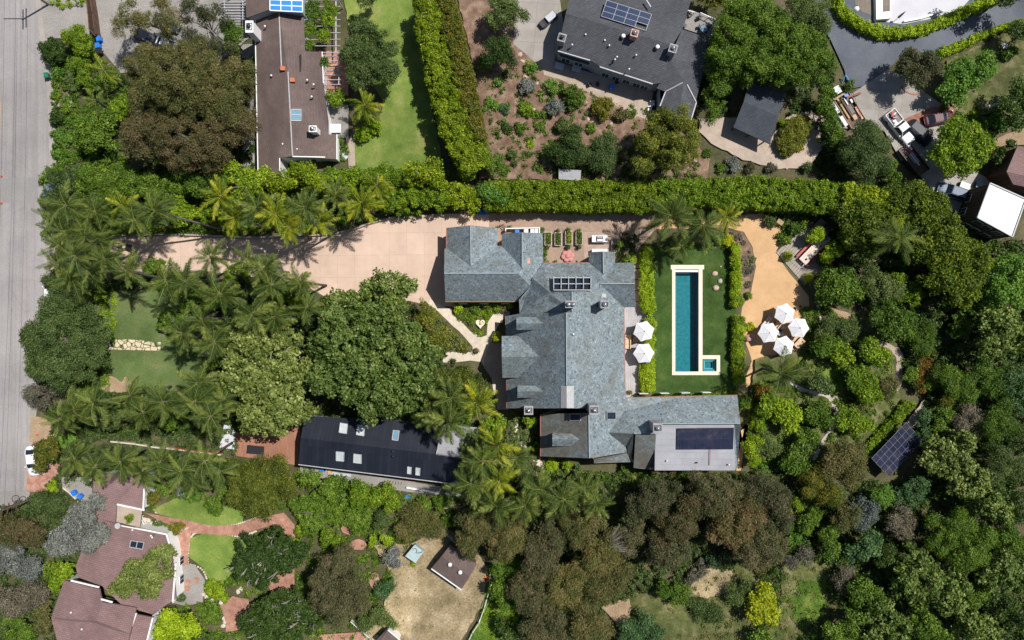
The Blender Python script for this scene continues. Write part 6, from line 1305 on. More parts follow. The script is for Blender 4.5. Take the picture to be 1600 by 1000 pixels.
# north west: brown trees over the parking court
T([(215, 28, 30), (250, 18, 26), (195, 45, 18), (268, 45, 22)], 10, 'wispy', 'brown', 'thin brownish tree over the top of the parking court', gap=.7, bark='bark_pale')
T([(300, 20, 30), (335, 25, 25), (310, 50, 22), (345, 75, 22)], 9, 'wispy', 'darkbrown', 'dark sparse tree at the top edge between the court and the pergola', gap=.6, bark='bark_pale')
T([(270, 125, 62), (330, 135, 50), (225, 105, 38), (300, 85, 35), (230, 150, 35), (365, 110, 28), (350, 170, 38)], 13, 'wispy', 'brown', 'huge olive brown tree above the parking court, the upper of the two', gap=1.15, limbs=5)
T([(232, 215, 46), (285, 222, 48), (215, 190, 25), (330, 230, 38), (370, 195, 30), (345, 200, 30)], 12, 'wispy', 'brownred', 'huge reddish brown tree left of the brown house, the lower of the two', gap=1.15, limbs=5)
T([(360, 52, 22), (365, 72, 20)], 6, 'fine', 'green', 'mid green tree below the silvery pergola')
T([(393, 150, 14), (390, 178, 14), (395, 195, 12)], 7, 'wispy', 'brownred', 'brown branch crown overlapping the left eave of the brown house', gap=.9)
T([(145, 200, 30), (168, 190, 22), (135, 222, 18), (160, 215, 20)], 5.5, 'broad', 'green', 'rounded bright green tree between the street and the brown trees')
T([(188, 170, 18), (200, 160, 14), (178, 180, 12)], 4.5, 'bush', 'bright', 'yellow green bush against the big brown tree')
shrub(80, 79, 21, 3.4, 'clip', 'dark', 'dark clipped globe shrub at the street corner', seed=12)
T([(122, 55, 17), (130, 72, 16), (105, 57, 12)], 4.5, 'feather', 'bright', 'yellow green feathery shrub by the timber fence, upper', 'shrub', 'shrub', gap=1.2)
T([(125, 100, 16), (132, 118, 14), (138, 135, 10)], 4, 'feather', 'bright', 'yellow green feathery shrub by the timber fence, lower', 'shrub', 'shrub', gap=1.2)
palm(163, 110, 26, 6, 'king', 'broad fronded young palm below the blue bins', n=12)
palm(150, 157, 24, 5.5, 'mixed', 'small palm right of the street planting, below the broad fronded one', n=10)
for a in ((88, 172, 7, 1.2, 'dark', 'small dark bush at the sandy street path'), (88, 186, 11, 2, 'dark', 'dark clipped bush below the sandy street path'), (91, 112, 12, 1.1, 'palegreen', 'leafy bush right of the green wheelie bin'), (88, 148, 9, .9, 'bright', 'low bright bush above the sandy street path'), (92, 212, 11, 1.2, 'palegreen', 'pale agave bush on the street side, upper'), (90, 240, 9, 1.0, 'palegreen', 'pale agave bush on the street side, lower'), (110, 128, 12, 1.6, 'olive', 'grey green bush in the street planting'), (102, 170, 8, 1.5, 'bright', 'yellowish bush beside the sandy street path'), (108, 218, 9, .9, 'palegreen', 'pale bush left of the rounded green tree')): shrub(a[0], a[1], a[2], a[3], 'bush', a[4], a[5])
cover([(80, 90), (150, 45), (150, 90), (190, 115), (215, 190), (200, 265), (84, 275), (82, 170)], 'mixed low planting between the street and the brown trees', 'green', 1.0, .8, 'bush')
cover([(84, 100), (150, 110), (180, 200), (190, 250), (86, 260)], 'pale succulents in the street planting', 'palegreen', .45, .6, 'bush', patch=.3)
cover([(75, 0), (135, 0), (134, 8), (100, 12), (80, 8)], 'green planting along the top of the entrance drive', 'bright', 1.4, 1.2, 'bush')
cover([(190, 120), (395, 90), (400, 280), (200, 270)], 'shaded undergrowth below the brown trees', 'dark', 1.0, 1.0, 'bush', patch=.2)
cover([(380, 95), (400, 90), (400, 130), (384, 130)], 'green strip left of the brown house', 'green', 1.2, 1, 'bush')
# green belt north of the drive
T([(95, 285, 24), (118, 278, 24), (88, 310, 18)], 5.5, 'fine', 'olive', 'grey green tree leaning over the street', gap=1.0)
T([(140, 285, 28), (175, 282, 28), (205, 290, 22), (160, 305, 24)], 6, 'fine', 'green', 'dense fresh green tree in the belt near the street', gap=1.2)
T([(235, 290, 24), (262, 300, 26), (245, 318, 20)], 6, 'bush', 'green', 'dense green tree below the reddish brown tree')
T([(275, 318, 20), (297, 325, 20), (283, 335, 18)], 4.5, 'broad', 'bright', 'round yellow green citrus above the driveway palms')
T([(300, 290, 22), (325, 285, 26), (350, 275, 24)], 6.5, 'broad', 'green', 'broad green tree at the middle of the green belt')
T([(378, 290, 28), (362, 268, 20), (405, 280, 22), (395, 300, 18)], 7, 'broad', 'bright', 'yellow green tree below the brown house, left one')
T([(440, 285, 24), (462, 272, 22), (490, 280, 24), (480, 265, 16)], 7, 'broad', 'hedge', 'golden green tree below the brown house, middle one')
T([(520, 285, 22), (545, 278, 20), (535, 300, 18)], 6, 'broad', 'bright', 'green tree below the brown house, right one')
T([(582, 285, 26), (605, 275, 22), (600, 305, 22)], 6, 'fine', 'bright', 'fresh green tree at the foot of the bright lawn')
T([(652, 272, 24), (672, 265, 22), (688, 280, 16), (640, 285, 14)], 7.5, 'broad', 'hedge', 'golden leaved tree below the lawn beside the tall hedge')
T([(640, 312, 24), (680, 308, 26), (615, 318, 18)], 5.2, 'hedge', 'bright', 'rounded leafy mass at the head of the pink driveway')
T([(712, 305, 24), (735, 312, 22)], 5.0, 'hedge', 'hedge', 'rounded yellow green mass behind the garage')
T([(760, 300, 22), (782, 305, 18)], 5.4, 'broad', 'palegreen', 'pale green shrub tree behind the garage')
cover([(65, 262), (200, 268), (400, 268), (640, 265), (700, 275), (700, 330), (580, 340), (500, 362), (400, 368), (160, 366), (70, 366)], 'dense green undergrowth along the north edge of the driveway', 'green', 1.3, 1.6, 'broad', lump=.8)
cover([(70, 262), (400, 262), (640, 262), (640, 320), (500, 350), (400, 360), (70, 350)], 'yellow green patches in the undergrowth north of the driveway', 'bright', .5, 2.2, 'broad', patch=.35, lump=.8)
# palms
NP = [(105, 322, 34, 11, 'queen'), (78, 335, 26, 10, 'queen'), (150, 332, 30, 10, 'mixed'), (192, 322, 30, 11, 'king'), (212, 345, 36, 12, 'queen'), (243, 330, 34, 12, 'queen'), (345, 308, 32, 12, 'king'), (368, 340, 30, 10, 'king'), (402, 325, 34, 12, 'mixed'), (432, 335, 34, 12, 'king'), (452, 355, 32, 11, 'king'), (478, 325, 34, 12, 'mixed'), (500, 345, 28, 11, 'king'), (525, 305, 26, 9, 'mixed'), (566, 318, 34, 11, 'king'), (590, 290, 26, 8, 'king')]
for i, p in enumerate(sorted(NP)): palm(*p[:5], {5: 'feathery palm with leaning grey trunk north of the driveway, '}.get(i, ('golden ' if p[4] == 'king' else 'grey green ')+'feathery palm north of the driveway, ')+ORD[i]+' from the street', 'palms along the north edge of the driveway', lean=(5.2, -1.3) if p[0] == 243 else None)
WP = [(100, 362, 32, 10), (135, 372, 30, 10), (158, 378, 28, 9), (88, 410, 26, 9), (120, 400, 38, 11), (95, 385, 28, 10), (140, 425, 32, 10), (112, 435, 30, 9), (165, 405, 28, 10)]
for i, p in enumerate(sorted(WP)): palm(*p[:4], 'queen', 'feathery palm hanging over the street end of the driveway, '+ORD[i]+' from the left', 'palms at the street end of the driveway')
GP = [(200, 425, 32, 10), (262, 440, 32, 10), (290, 440, 32, 10), (330, 402, 30, 11), (385, 408, 28, 11), (412, 420, 32, 12), (345, 460, 34, 11), (425, 445, 32, 12), (315, 500, 32, 10), (395, 490, 34, 12), (430, 495, 30, 11), (285, 520, 34, 10), (335, 535, 30, 10), (310, 598, 30, 10), (470, 440, 26, 11), (480, 480, 26, 10)]
for i, p in enumerate(sorted(GP, key=lambda a: a[0])): palm(*p[:4], 'mixed' if i % 3 else 'queen', 'feathery palm of the grove south of the driveway, '+ORD[i]+' when counted from left to right', 'palm grove south of the driveway')
SP = [(115, 640, 34, 10), (148, 628, 34, 11), (205, 618, 30, 10), (225, 645, 34, 11), (255, 628, 34, 11), (305, 628, 34, 11), (330, 650, 34, 12), (350, 625, 28, 10), (95, 655, 26, 8)]
for i, p in enumerate(sorted(SP)): palm(*p[:4], 'queen', 'dark feathery palm in the row above the pale garden wall, '+ORD[i]+' from the street', 'palm row above the pale garden wall')
SQ = [(118, 716, 30, 8), (150, 730, 30, 9), (190, 722, 32, 9), (222, 738, 30, 9), (252, 722, 30, 9), (285, 735, 32, 10), (320, 720, 28, 10), (345, 735, 26, 9), (305, 755, 24, 8)]
for i, p in enumerate(sorted(SQ)): palm(*p[:4], 'queen', 'feathery palm in the row below the pale garden wall, '+ORD[i]+' from the street', 'palm row below the pale garden wall')
EP = [(672, 650, 28, 9), (705, 622, 36, 11), (745, 628, 36, 11), (700, 660, 34, 11), (775, 695, 34, 10), (755, 720, 34, 10), (735, 755, 36, 10), (780, 750, 32, 10), (805, 715, 28, 9)]
for i, p in enumerate(sorted(EP, key=lambda a: a[1])): palm(*p[:4], 'king' if i % 3 == 1 else 'mixed', 'feathery palm between the black roof and the main house, '+ORD[i]+' from the top', 'palms between the black roof and the main house')
BP = [(845, 765, 32, 9), (880, 780, 34, 10), (912, 762, 30, 9), (930, 785, 30, 10), (820, 790, 30, 9), (775, 790, 32, 10)]
for i, p in enumerate(sorted(BP)): palm(*p[:4], 'mixed', 'feathery palm just below the south wing, '+ORD[i]+' from the left', 'palms below the south wing')
palm(1048, 338, 42, 9, 'queen', 'large drooping palm at the top corner of the pool lawn, left of three')
palm(1098, 352, 38, 8, 'queen', 'drooping palm at the top of the pool lawn, middle of three')
palm(1135, 340, 26, 6, 'king', 'yellow green young palm at the top of the pool lawn, right of three')
palm(1402, 372, 40, 10, 'queen', 'feathery palm rising from the dense green trees right of the dining terrace')
palm(1218, 583, 36, 9, 'queen', 'feathery palm below the terrace parasols')
palm(1065, 385, 24, 6, 'queen', 'small dark palm hanging over the head of the pool lawn')
palm(570, 165, 30, 5.5, 'king', 'golden palm between the bright lawn and the brown house')
GS = [(240, 418, 15, 4, 'green'), (368, 432, 18, 5, 'bright'), (400, 452, 18, 5, 'olive'), (448, 455, 18, 5, 'green'), (362, 500, 20, 5, 'olive'), (300, 470, 18, 4, 'green'), (345, 560, 18, 5, 'green'), (305, 545, 14, 4, 'olive'), (330, 480, 16, 4, 'bright'), (468, 470, 16, 4, 'bright'), (415, 478, 14, 4, 'green'), (180, 655, 18, 5, 'olive'), (270, 655, 18, 5, 'green'), (235, 615, 16, 5, 'olive'), (770, 668, 18, 5, 'bright'), (735, 690, 20, 5, 'olive'), (720, 645, 18, 5, 'green'), (790, 730, 18, 5, 'bright'), (150, 405, 16, 4, 'green'), (140, 455, 18, 4, 'green'), (262, 500, 16, 4, 'green')]
for i, (px, py, r, h, c) in enumerate(sorted(GS)): shrub([(px, py, r), (px+r*.7, py-r*.4, r*.7), (px-r*.6, py+r*.5, r*.6)], 0, 1, h, 'broad', c, ORD[i]+' leafy bush from the left among the feathery palms, '+{'green': 'mid green', 'bright': 'bright green', 'olive': 'grey green'}[c], 'bush', 'bush')
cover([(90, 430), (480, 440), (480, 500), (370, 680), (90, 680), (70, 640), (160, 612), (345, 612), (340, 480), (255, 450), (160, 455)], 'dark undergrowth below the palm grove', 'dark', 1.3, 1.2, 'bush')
cover([(150, 456), (180, 456), (180, 530), (162, 530)], 'bright groundcover at the left edge of the front lawn', 'bright', 1.2, .5, 'bush')
cover([(135, 560), (172, 545), (172, 600), (140, 620), (120, 620)], 'fresh green groundcover beside the olive tree', 'bright', 1.2, .5, 'bush')
cover([(80, 670), (370, 680), (370, 700), (350, 760), (85, 760)], 'undergrowth below the southern palm rows', 'olive', 1.0, .8, 'bush')
# olive tree at the street and neighbours
T([(95, 520, 48), (60, 530, 34), (130, 510, 34), (100, 570, 42), (60, 570, 24), (110, 480, 26), (145, 555, 24), (80, 480, 24)], 8.5, 'fine', 'olive', 'wide grey green olive tree overhanging the street', 'olive tree', 'olive_tree', gap=1.35, dens=1.1)
T([(60, 620, 22), (85, 612, 18), (50, 612, 12)], 3.5, 'wispy', 'twig', 'greyish bare shrub below the olive tree', 'shrub', 'shrub')
T([(74, 705, 20), (66, 724, 15), (78, 690, 12), (62, 708, 12)], 4, 'broad', 'hedgered', 'orange green bush over the parked white car', 'bush', 'bush')
T([(102, 690, 12), (110, 688, 10)], 1.6, 'bush', 'palegreen', 'pale bush right of the orange green bush', 'bush', 'bush')
# the great central trees
T([(408, 555, 48), (372, 590, 34), (420, 610, 50), (385, 535, 30), (440, 655, 30), (400, 650, 34), (465, 640, 24), (455, 575, 36), (360, 560, 20), (440, 530, 24)], 13, 'big', 'palebig', 'huge pale leaved tree above the red brown deck', gap=1.25, bark='bark_pale', limbs=6)
T([(535, 530, 52), (590, 520, 50), (640, 560, 46), (560, 585, 54), (615, 610, 48), (510, 590, 36), (660, 600, 30), (580, 640, 26), (500, 540, 26), (520, 500, 30), (635, 530, 30)], 14, 'big', 'bigleaf', 'huge glossy leaved tree over the top of the black roof', gap=1.25, bark='bark_pale', limbs=6)
T([(80, 438, 14), (90, 455, 14), (84, 425, 10)], 4, 'fine', 'olive', 'grey green bush hiding the pale car by the street', 'bush', 'bush')
T([(605, 448, 32), (638, 450, 20), (580, 455, 22), (560, 475, 28), (615, 478, 28), (530, 470, 20)], 11, 'big', 'bigleaf', 'leafy tree reaching over the pink driveway', gap=1.1, bark='bark_pale', limbs=5)
T([(665, 500, 22), (680, 525, 22), (660, 475, 10)], 6, 'wispy', 'pine', 'soft green tree beside the cream path', gap=1.0)
T([(698, 602, 26), (728, 598, 26), (712, 592, 20), (745, 610, 18), (690, 625, 26)], 9, 'wispy', 'pine', 'wispy olive green tree at the fork of the cream path', gap=1.1)
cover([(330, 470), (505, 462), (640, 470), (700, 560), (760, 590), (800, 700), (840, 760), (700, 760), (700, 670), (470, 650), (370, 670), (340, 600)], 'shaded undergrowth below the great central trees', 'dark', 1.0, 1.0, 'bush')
cover([(668, 484), (690, 494), (735, 546), (734, 549), (700, 547), (676, 553), (640, 540), (650, 490)], 'mixed low flowers left of the cream path', 'flower', 1.0, .5, 'bush')
cover([(668, 484), (690, 494), (735, 546), (734, 549), (700, 547), (676, 553), (640, 540), (650, 490)], 'green ground cover left of the cream path', 'pine', 1.1, .5, 'bush')
cover([(706, 483), (770, 480), (786, 482), (770, 488), (762, 503), (757, 520), (752, 526), (736, 516), (714, 494)], 'green ground cover in the front garden triangle', 'bright', 1.2, .4, 'clip', holes=[[(742, 497), (759, 497), (759, 514), (742, 514)]])
cover([(706, 483), (770, 480), (760, 503), (752, 524), (736, 514), (714, 494)], 'small pinkish flowers in the front garden triangle', 'flower', .4, .45, 'clip', holes=[[(742, 497), (759, 497), (759, 514), (742, 514)]])
hedge([(728, 474), (760, 474), (794, 474)], 6, 1.4, 'bright', 'low green hedge under the garage eave', 'clip')
for a in ((717, 481, 9, 1.4, 'lime', 'yellow green rounded bush at the left of the garage bed'), (742, 482, 8, 1.2, 'green', 'green rounded bush in the middle of the garage bed'), (777, 481, 7, 1.1, 'bright', 'small bush at the right of the garage bed'), (797, 477, 7, 1.5, 'lime', 'yellow green bush in the corner of garage and house'), (776, 527, 8, 2.2, 'yellow', 'golden upright bush beside the big west gable')): shrub(a[0], a[1], a[2], a[3], 'clip', a[4], a[5])
cover([(800, 640), (812, 645), (843, 650), (843, 735), (835, 740), (800, 740), (790, 690)], 'green planting at the southwest corner of the main house', 'olive', 1.1, .8, 'bush')
shrub([(829, 660, 11), (822, 655, 7)], 0, 10, 2.6, 'bush', 'bright', 'bright green bush in the notch below the west chimney')
shrub(836, 697, 8, 2, 'bush', 'bright', 'narrow bright bush against the lower southwest wall')
# hedges
hedge([(672, -15), (684, 40), (692, 100), (706, 160), (728, 225), (744, 262)], [62, 66, 62, 60, 54, 50], 6.5, 'hedge', 'tall thick hedge running down the right side of the bright lawn', 'hedge', dens=1.1)
cover([(690, 0), (725, 0), (745, 100), (755, 200), (740, 230), (715, 150), (700, 60)], 'rusty red flush along the top of the tall hedge', 'hedgered', .01, .1, 'bush') if False else None
hedge([(693, -15), (708, 40), (722, 110), (740, 180), (750, 215)], [26, 30, 30, 26, 16], 6.9, 'hedgered', 'rusty topped shrub row inside the tall hedge', 'hedge')
T([(752, 245, 22), (772, 258, 18), (735, 265, 18)], 6, 'fine', 'green', 'soft green tree at the foot of the tall hedge')
hedge([(758, 305), (850, 303), (920, 305), (1000, 305), (1030, 305)], [44, 46, 48, 46, 44], 4.2, 'hedge', 'long yellow green hedge between the gravel yard and the mulch garden')
hedge([(1030, 300), (1100, 298), (1200, 300), (1290, 305), (1330, 308)], [40, 44, 50, 46, 40], 4.5, 'bright', 'long green hedge north of the tan terrace')
hedge([(1322, 305), (1365, 312), (1400, 330), (1430, 360)], [46, 46, 40, 34], 5.6, 'hedge', 'green hedge end curving down below the grey olive tree')
hedge([(1011, 392), (1012, 430), (1013, 480)], [19, 21, 23], 1.8, 'lime', 'lime yellow hedge at the upper left edge of the pool lawn', 'clip')
hedge([(1013, 565), (1013, 590), (1014, 610)], [22, 24, 22], 1.8, 'lime', 'lime yellow hedge at the lower left edge of the pool lawn', 'clip')
shrub([(1013, 482, 12), (1014, 490, 8)], 0, 1, 2.1, 'clip', 'lime', 'round lime bush above the deck parasols')
hedge([(1016, 500), (1016, 540), (1015, 565)], 16, 1.7, 'lime', 'lime hedge section behind the deck parasols', 'clip')
hedge([(1152, 382), (1152, 420), (1153, 478)], [14, 15, 17], 1.7, 'lime', 'clipped green hedge at the right edge of the pool lawn, upper part', 'clip')
hedge([(1156, 496), (1155, 540), (1157, 600)], [17, 18, 16], 1.6, 'bright', 'clipped green hedge at the right edge of the pool lawn, lower part', 'clip')
for a in ((1154, 468, 10, 2.0, 'bright', 'rounded bush ending the upper right pool hedge'), (1156, 516, 10, 2.0, 'lime', 'rounded bush in the lower right pool hedge, upper one'), (1155, 549, 10, 2.0, 'lime', 'rounded bush in the lower right pool hedge, lower one'), (1172, 510, 7, 1.3, 'yellow', 'golden bush above the pink boulder'), (1170, 462, 6, 1.0, 'bright', 'small bush at the tip of the curved bed'), (1137, 375, 11, 1.3, 'yellow', 'golden flowering bush at the upper right of the pool lawn'), (1125, 372, 10, 1.2, 'palegreen', 'pale bush at the upper right of the pool lawn'), (1002, 618, 8, 1.2, 'darkbrown', 'purplish bush at the foot of the grey deck'), (984, 614, 4, .8, 'green', 'sprig at the lower left corner of the grey deck'), (1162, 628, 13, 2.6, 'green', 'large green bush right of the wing roof'), (977, 403, 8, 1.0, 'green', 'green bush north of the east wing, left'), (990, 407, 6, 1.0, 'lime', 'lime bush north of the east wing, right'), (1011, 390, 10, 1.8, 'bright', 'bright bush at the head of the stepping slabs')): shrub(a[0], a[1], a[2], a[3], 'clip', a[4], a[5])
cover([(1133, 364), (1158, 366), (1172, 388), (1177, 418), (1170, 452), (1160, 468), (1160, 385), (1135, 378)], 'low grey purple ground cover in the curved bed', 'twig', .9, .3, 'clip')
cover([(1165, 375), (1177, 400), (1177, 425), (1170, 445), (1168, 400)], 'green ground cover in the curved bed', 'olive', .8, .3, 'clip')
cover([(1022, 380), (1145, 380), (1145, 388), (1022, 388)], 'green strip along the top of the pool lawn', 'green', 1.3, .8, 'clip')
cover([(1025, 614), (1150, 612), (1150, 619), (1025, 620)], 'bright green strip between the pool lawn and the wing roof', 'bright', 1.3, .4, 'clip')
cover([(962, 372), (992, 372), (992, 408), (964, 410)], 'dark planting right of the outdoor kitchen', 'dark', 1.1, .8, 'bush')
for a in ((977, 364, 8, 3.6, 'darkbrown', 'dark slender shrub in the gravel yard, left of three'), (990, 372, 8, 3, 'dark', 'dark slender shrub in the gravel yard, right of three'), (968, 382, 7, 2.5, 'green', 'dark slender shrub beside the low wall, lowest of three')): shrub(a[0], a[1], a[2], a[3], 'fine', a[4], a[5])
cover([(848, 383), (852, 383), (853, 408), (849, 408)], 'thin green strip against the garage wing', 'green', 1.3, .8, 'clip')
for a in ((847, 359, 5, .8, 'green', 'small green bush at the right corner of the bin enclosure'), (850, 392, 5, 1.2, 'green', 'dark green bush against the garage wing')): shrub(a[0], a[1], a[2], a[3], 'clip', a[4], a[5])
q = np.random.default_rng(9); ang = q.uniform(0, 2*PI, 500); rad = np.abs(q.normal(1.25, .25, 500)); cx, cy, _ = P(1119, 437)
o = leafmesh('ornamental_grass', 'leaf_green', np.stack([cx+rad*np.cos(ang)*.9, cy+rad*np.sin(ang)*1.1, np.full(500, .12)], 1), q.normal(size=(500, 3))*.5+[0, 0, 1], .3, .05, q.random(500)*.5); tag(o, 'dark grass ring around the boulders on the pool lawn', 'grass', None, 'stuff')
# brown house garden
T([(572, 55, 28), (600, 70, 26), (555, 80, 26), (585, 105, 32), (605, 110, 20), (560, 115, 22)], 8, 'fine', 'olive', 'large grey green olive tree on the bright lawn', 'olive tree', 'olive_tree', gap=1.35)
T([(520, 155, 16), (530, 148, 12)], 3.4, 'broad', 'bright', 'broad leaved bush at the corner of the grey patio', 'bush', 'bush')
shrub([(568, 208, 15), (585, 198, 13), (575, 190, 13)], 0, 1, 2.2, 'hedge', 'lime', 'lime green mound below the golden palm')
for i, (px, py, r) in enumerate(((490, 15, 16), (515, 12, 14), (485, 45, 14), (505, 55, 12), (483, 70, 10), (512, 32, 12), (508, 95, 8))): shrub(px, py, r, 3.3, 'bush', 'bright' if i % 2 else 'green', 'vine clump on the pergola right of the brown house, '+ORD[i]+' of seven', 'vine', 'vine', z0f=.8)
cover([(527, 212), (540, 214), (544, 250), (528, 252)], 'little green bed beside the brown house', 'green', 1.3, .4, 'clip')
cover([(625, 260), (700, 262), (700, 275), (610, 280)], 'rough green edge at the foot of the lawn', 'bright', 1, .8, 'bush')
T([(568, 2, 12), (582, -2, 10)], 5, 'wispy', 'olive', 'wispy tree cut by the top edge above the bright lawn')
shrub(550, 28, 5, 1.2, 'bush', 'dark', 'small dark bush on the lawn by the olive tree')
# mulch garden
T([(785, 12, 26), (805, 20, 20), (770, 28, 16)], 6, 'fine', 'olive', 'grey green tree at the top left of the mulch garden')
T([(778, 75, 24), (793, 90, 18), (765, 90, 16)], 5.5, 'fine', 'dark', 'dark green tree in the upper mulch garden')
SH = [(757, 100, 13, 1.6, 'palegreen', 'grey green agave clump beside the tall hedge, upper'), (766, 165, 13, 1.2, 'palegreen', 'grey green agave clump beside the tall hedge, lower'), (780, 128, 8, 1.0, 'palegreen', 'pale bush right of the tall hedge'), (788, 172, 9, 1.0, 'teal', 'blue green agave in the left mulch'), (792, 200, 9, .9, 'dark', 'spiky dark bush in the left mulch'), (830, 104, 12, 1.6, 'palegreen', 'leafy bush at the patio corner of the charcoal house'), (824, 135, 14, 2.0, 'bluegrey', 'silvery blue bush at the top of the mulch garden'), (861, 135, 13, 1.6, 'palegreen', 'soft green bush below the charcoal patio'), (866, 168, 14, 2.0, 'bluegrey', 'silvery bush in the middle of the mulch garden'), (897, 152, 20, 2.6, 'green', 'large dark green bush in the middle of the mulch garden'), (942, 168, 19, 2.4, 'hedgered', 'large green and red bush below the charcoal patio'), (971, 179, 14, 1.8, 'brown', 'brownish bush below the charcoal patio'), (823, 170, 15, 1.2, 'bright', 'yellow green mound in the mulch garden'), (843, 178, 9, .9, 'green', 'small green bush left of the silvery bush'), (813, 199, 11, 1.2, 'green', 'round olive bush in the lower left mulch'), (844, 197, 9, .9, 'green', 'small green bush beside the round olive bush'), (830, 225, 7, .7, 'lime', 'tiny lime bush in the lower mulch'), (878, 195, 14, 2, 'olive', 'olive bush in the lower mulch garden'), (864, 238, 15, 3, 'green', 'fresh green bush under the dark tree of the mulch garden'), (801, 243, 9, 1.3, 'dark', 'small dark bush at the lower left of the mulch garden'), (925, 200, 10, 1.0, 'green', 'small bush left of the golden pine'), (805, 255, 6, 1, 'olive', 'little olive bush above the long hedge'), (1105, 240, 8, .9, 'green', 'small green bush right of the golden pine'), (1145, 258, 13, 1.2, 'bluegrey', 'grey blue bush at the lower edge of the gravel path'), (1262, 262, 9, 1.4, 'olive', 'olive bush right of the oval shrub'), (1205, 262, 10, 1.0, 'twig', 'greyish bush below the pavilion path'), (1125, 262, 8, .8, 'green', 'low bush above the green hedge'), (1170, 262, 10, 1.0, 'darkbrown', 'brownish bush below the gravel path'), (1223, 192, 8, .9, 'bright', 'small round bush right of the pavilion')]
for a in SH: shrub(a[0], a[1], a[2], a[3], 'bush', a[4], a[5])
T([(895, 215, 22), (880, 240, 22), (905, 235, 18)], 4.5, 'fine', 'dark', 'dark shadowy tree in the lower mulch garden')
T([(935, 240, 28), (955, 228, 22), (915, 245, 18), (950, 255, 20)], 4.5, 'wispy', 'olive', 'grey wispy tree left of the golden pine')
T([(1035, 205, 34), (1065, 210, 32), (1010, 225, 26), (1040, 240, 38), (1075, 235, 26), (1000, 250, 22), (1055, 185, 22), (1030, 185, 16)], 10, 'tuft', 'pine', 'bushy golden tipped pine in front of the charcoal house', 'pine tree', 'pine_tree', gap=1.0, z0f=.2)
T([(1150, 50, 42), (1190, 40, 46), (1135, 90, 34), (1180, 85, 42), (1225, 60, 42), (1160, 20, 34)], 10, 'fine', 'green', 'massive green tree right of the charcoal house, upper left mass', gap=1.25)
T([(1240, 95, 42), (1270, 105, 36), (1215, 110, 30), (1260, 70, 34), (1285, 90, 24)], 9.5, 'fine', 'green', 'massive green tree beside the dark lane, lower right mass', gap=1.25)
T([(1245, 15, 34), (1275, 20, 28), (1285, 45, 20)], 10, 'wispy', 'olive', 'grey green tree over the top of the dark lane')
T([(1125, 140, 26), (1115, 170, 20), (1150, 120, 24), (1120, 115, 20)], 6.5, 'fine', 'green', 'green tree between the charcoal house and the pavilion')
shrub([(1242, 205, 23), (1236, 220, 23), (1252, 197, 19), (1228, 228, 14)], 0, 1, 2.4, 'clip', 'pine', 'oval clipped dark shrub ringed by the gravel path', gap=1.3)
T([(1296, 150, 18), (1300, 190, 18), (1306, 212, 14), (1290, 165, 18)], 5, 'fine', 'green', 'green bushes left of the building materials', 'bush', 'bush')
T([(1282, 195, 12), (1290, 215, 14), (1300, 225, 10)], 2.4, 'bush', 'olive', 'olive bush row right of the oval shrub', 'bush', 'bush')
shrub(1328, 134, 9, 2, 'bush', 'green', 'little green bush behind the brick wall')
cover([(1090, 120), (1300, 110), (1310, 260), (1262, 268), (1290, 225), (1290, 185), (1262, 172), (1232, 180), (1205, 215), (1150, 185), (1095, 180)], 'dark undergrowth around the pavilion', 'dark', 1.0, .8, 'bush', patch=.1, holes=[[(1140, 125), (1232, 125), (1232, 228), (1140, 228)]])
cover([(1290, 120), (1330, 140), (1300, 200), (1345, 250), (1330, 280), (1280, 280), (1290, 180)], 'undergrowth left of the crowded court', 'dark', 1.2, .9, 'bush')
cover([(755, 100), (1000, 165), (1060, 200), (1100, 282), (750, 278)], 'scattered low shrubs over the mulch garden', 'green', .42, .6, 'bush', patch=.3)
cover([(960, 215), (1090, 240), (1095, 285), (880, 280), (850, 250)], 'shady undergrowth below the golden pine', 'dark', .7, .6, 'bush', patch=.1)
# lane hedges
hedge([(1308, -20), (1316, 8), (1335, 28), (1365, 43), (1400, 49), (1440, 44), (1480, 30), (1520, 12), (1560, -5), (1590, -20)], 16, 1.9, 'lime', 'curved yellow green hedge round the white terrace', 'hedge')
hedge([(1472, 80), (1500, 70), (1540, 52), (1580, 38), (1620, 28)], [13, 13, 9, 9, 9], 1.6, 'lime', 'narrow yellow green hedge along the lower side of the lane', 'hedge')
T([(1425, 95, 22), (1448, 100, 24), (1435, 120, 20), (1412, 105, 14)], 6.5, 'fine', 'darkbrown', 'dark bronze tree casting its shadow on the crowded court', gap=1.3)
T([(1500, 115, 28), (1530, 105, 26), (1495, 140, 24), (1545, 95, 18), (1520, 130, 18), (1480, 145, 16)], 5.5, 'broad', 'palegreen', 'fresh green tree on the edge of the rough lawn', gap=1.0)
shrub([(1575, 85, 9), (1583, 80, 8)], 0, 1, 2.0, 'broad', 'palegreen', 'small green sapling on the rough lawn', 'sapling', 'sapling')
T([(1595, 140, 22), (1580, 165, 20), (1612, 160, 22), (1590, 190, 16)], 6.5, 'broad', 'dark', 'dark leafy tree at the right edge above the tan path', gap=.9)
T([(1492, 215, 32), (1520, 225, 32), (1500, 250, 30), (1475, 240, 24), (1525, 250, 22)], 7, 'broad', 'bright', 'round bright green tree beside the crowded court', gap=1.5, dens=1.1)
T([(1350, 215, 30), (1365, 240, 32), (1335, 240, 26), (1355, 262, 24), (1380, 225, 18)], 7, 'wispy', 'olive', 'grey olive tree left of the white pickup', gap=1.3)
T([(1392, 262, 14), (1402, 280, 12)], 4, 'fine', 'green', 'green shrub at the left edge of the crowded court', 'shrub', 'shrub')
T([(1567, 238, 12), (1577, 225, 10), (1560, 250, 10)], 3.5, 'broad', 'dark', 'small dark tree beside the mauve roof')
shrub(1477, 165, 8, 1.6, 'bush', 'hedgered', 'dark red bush above the maroon car')
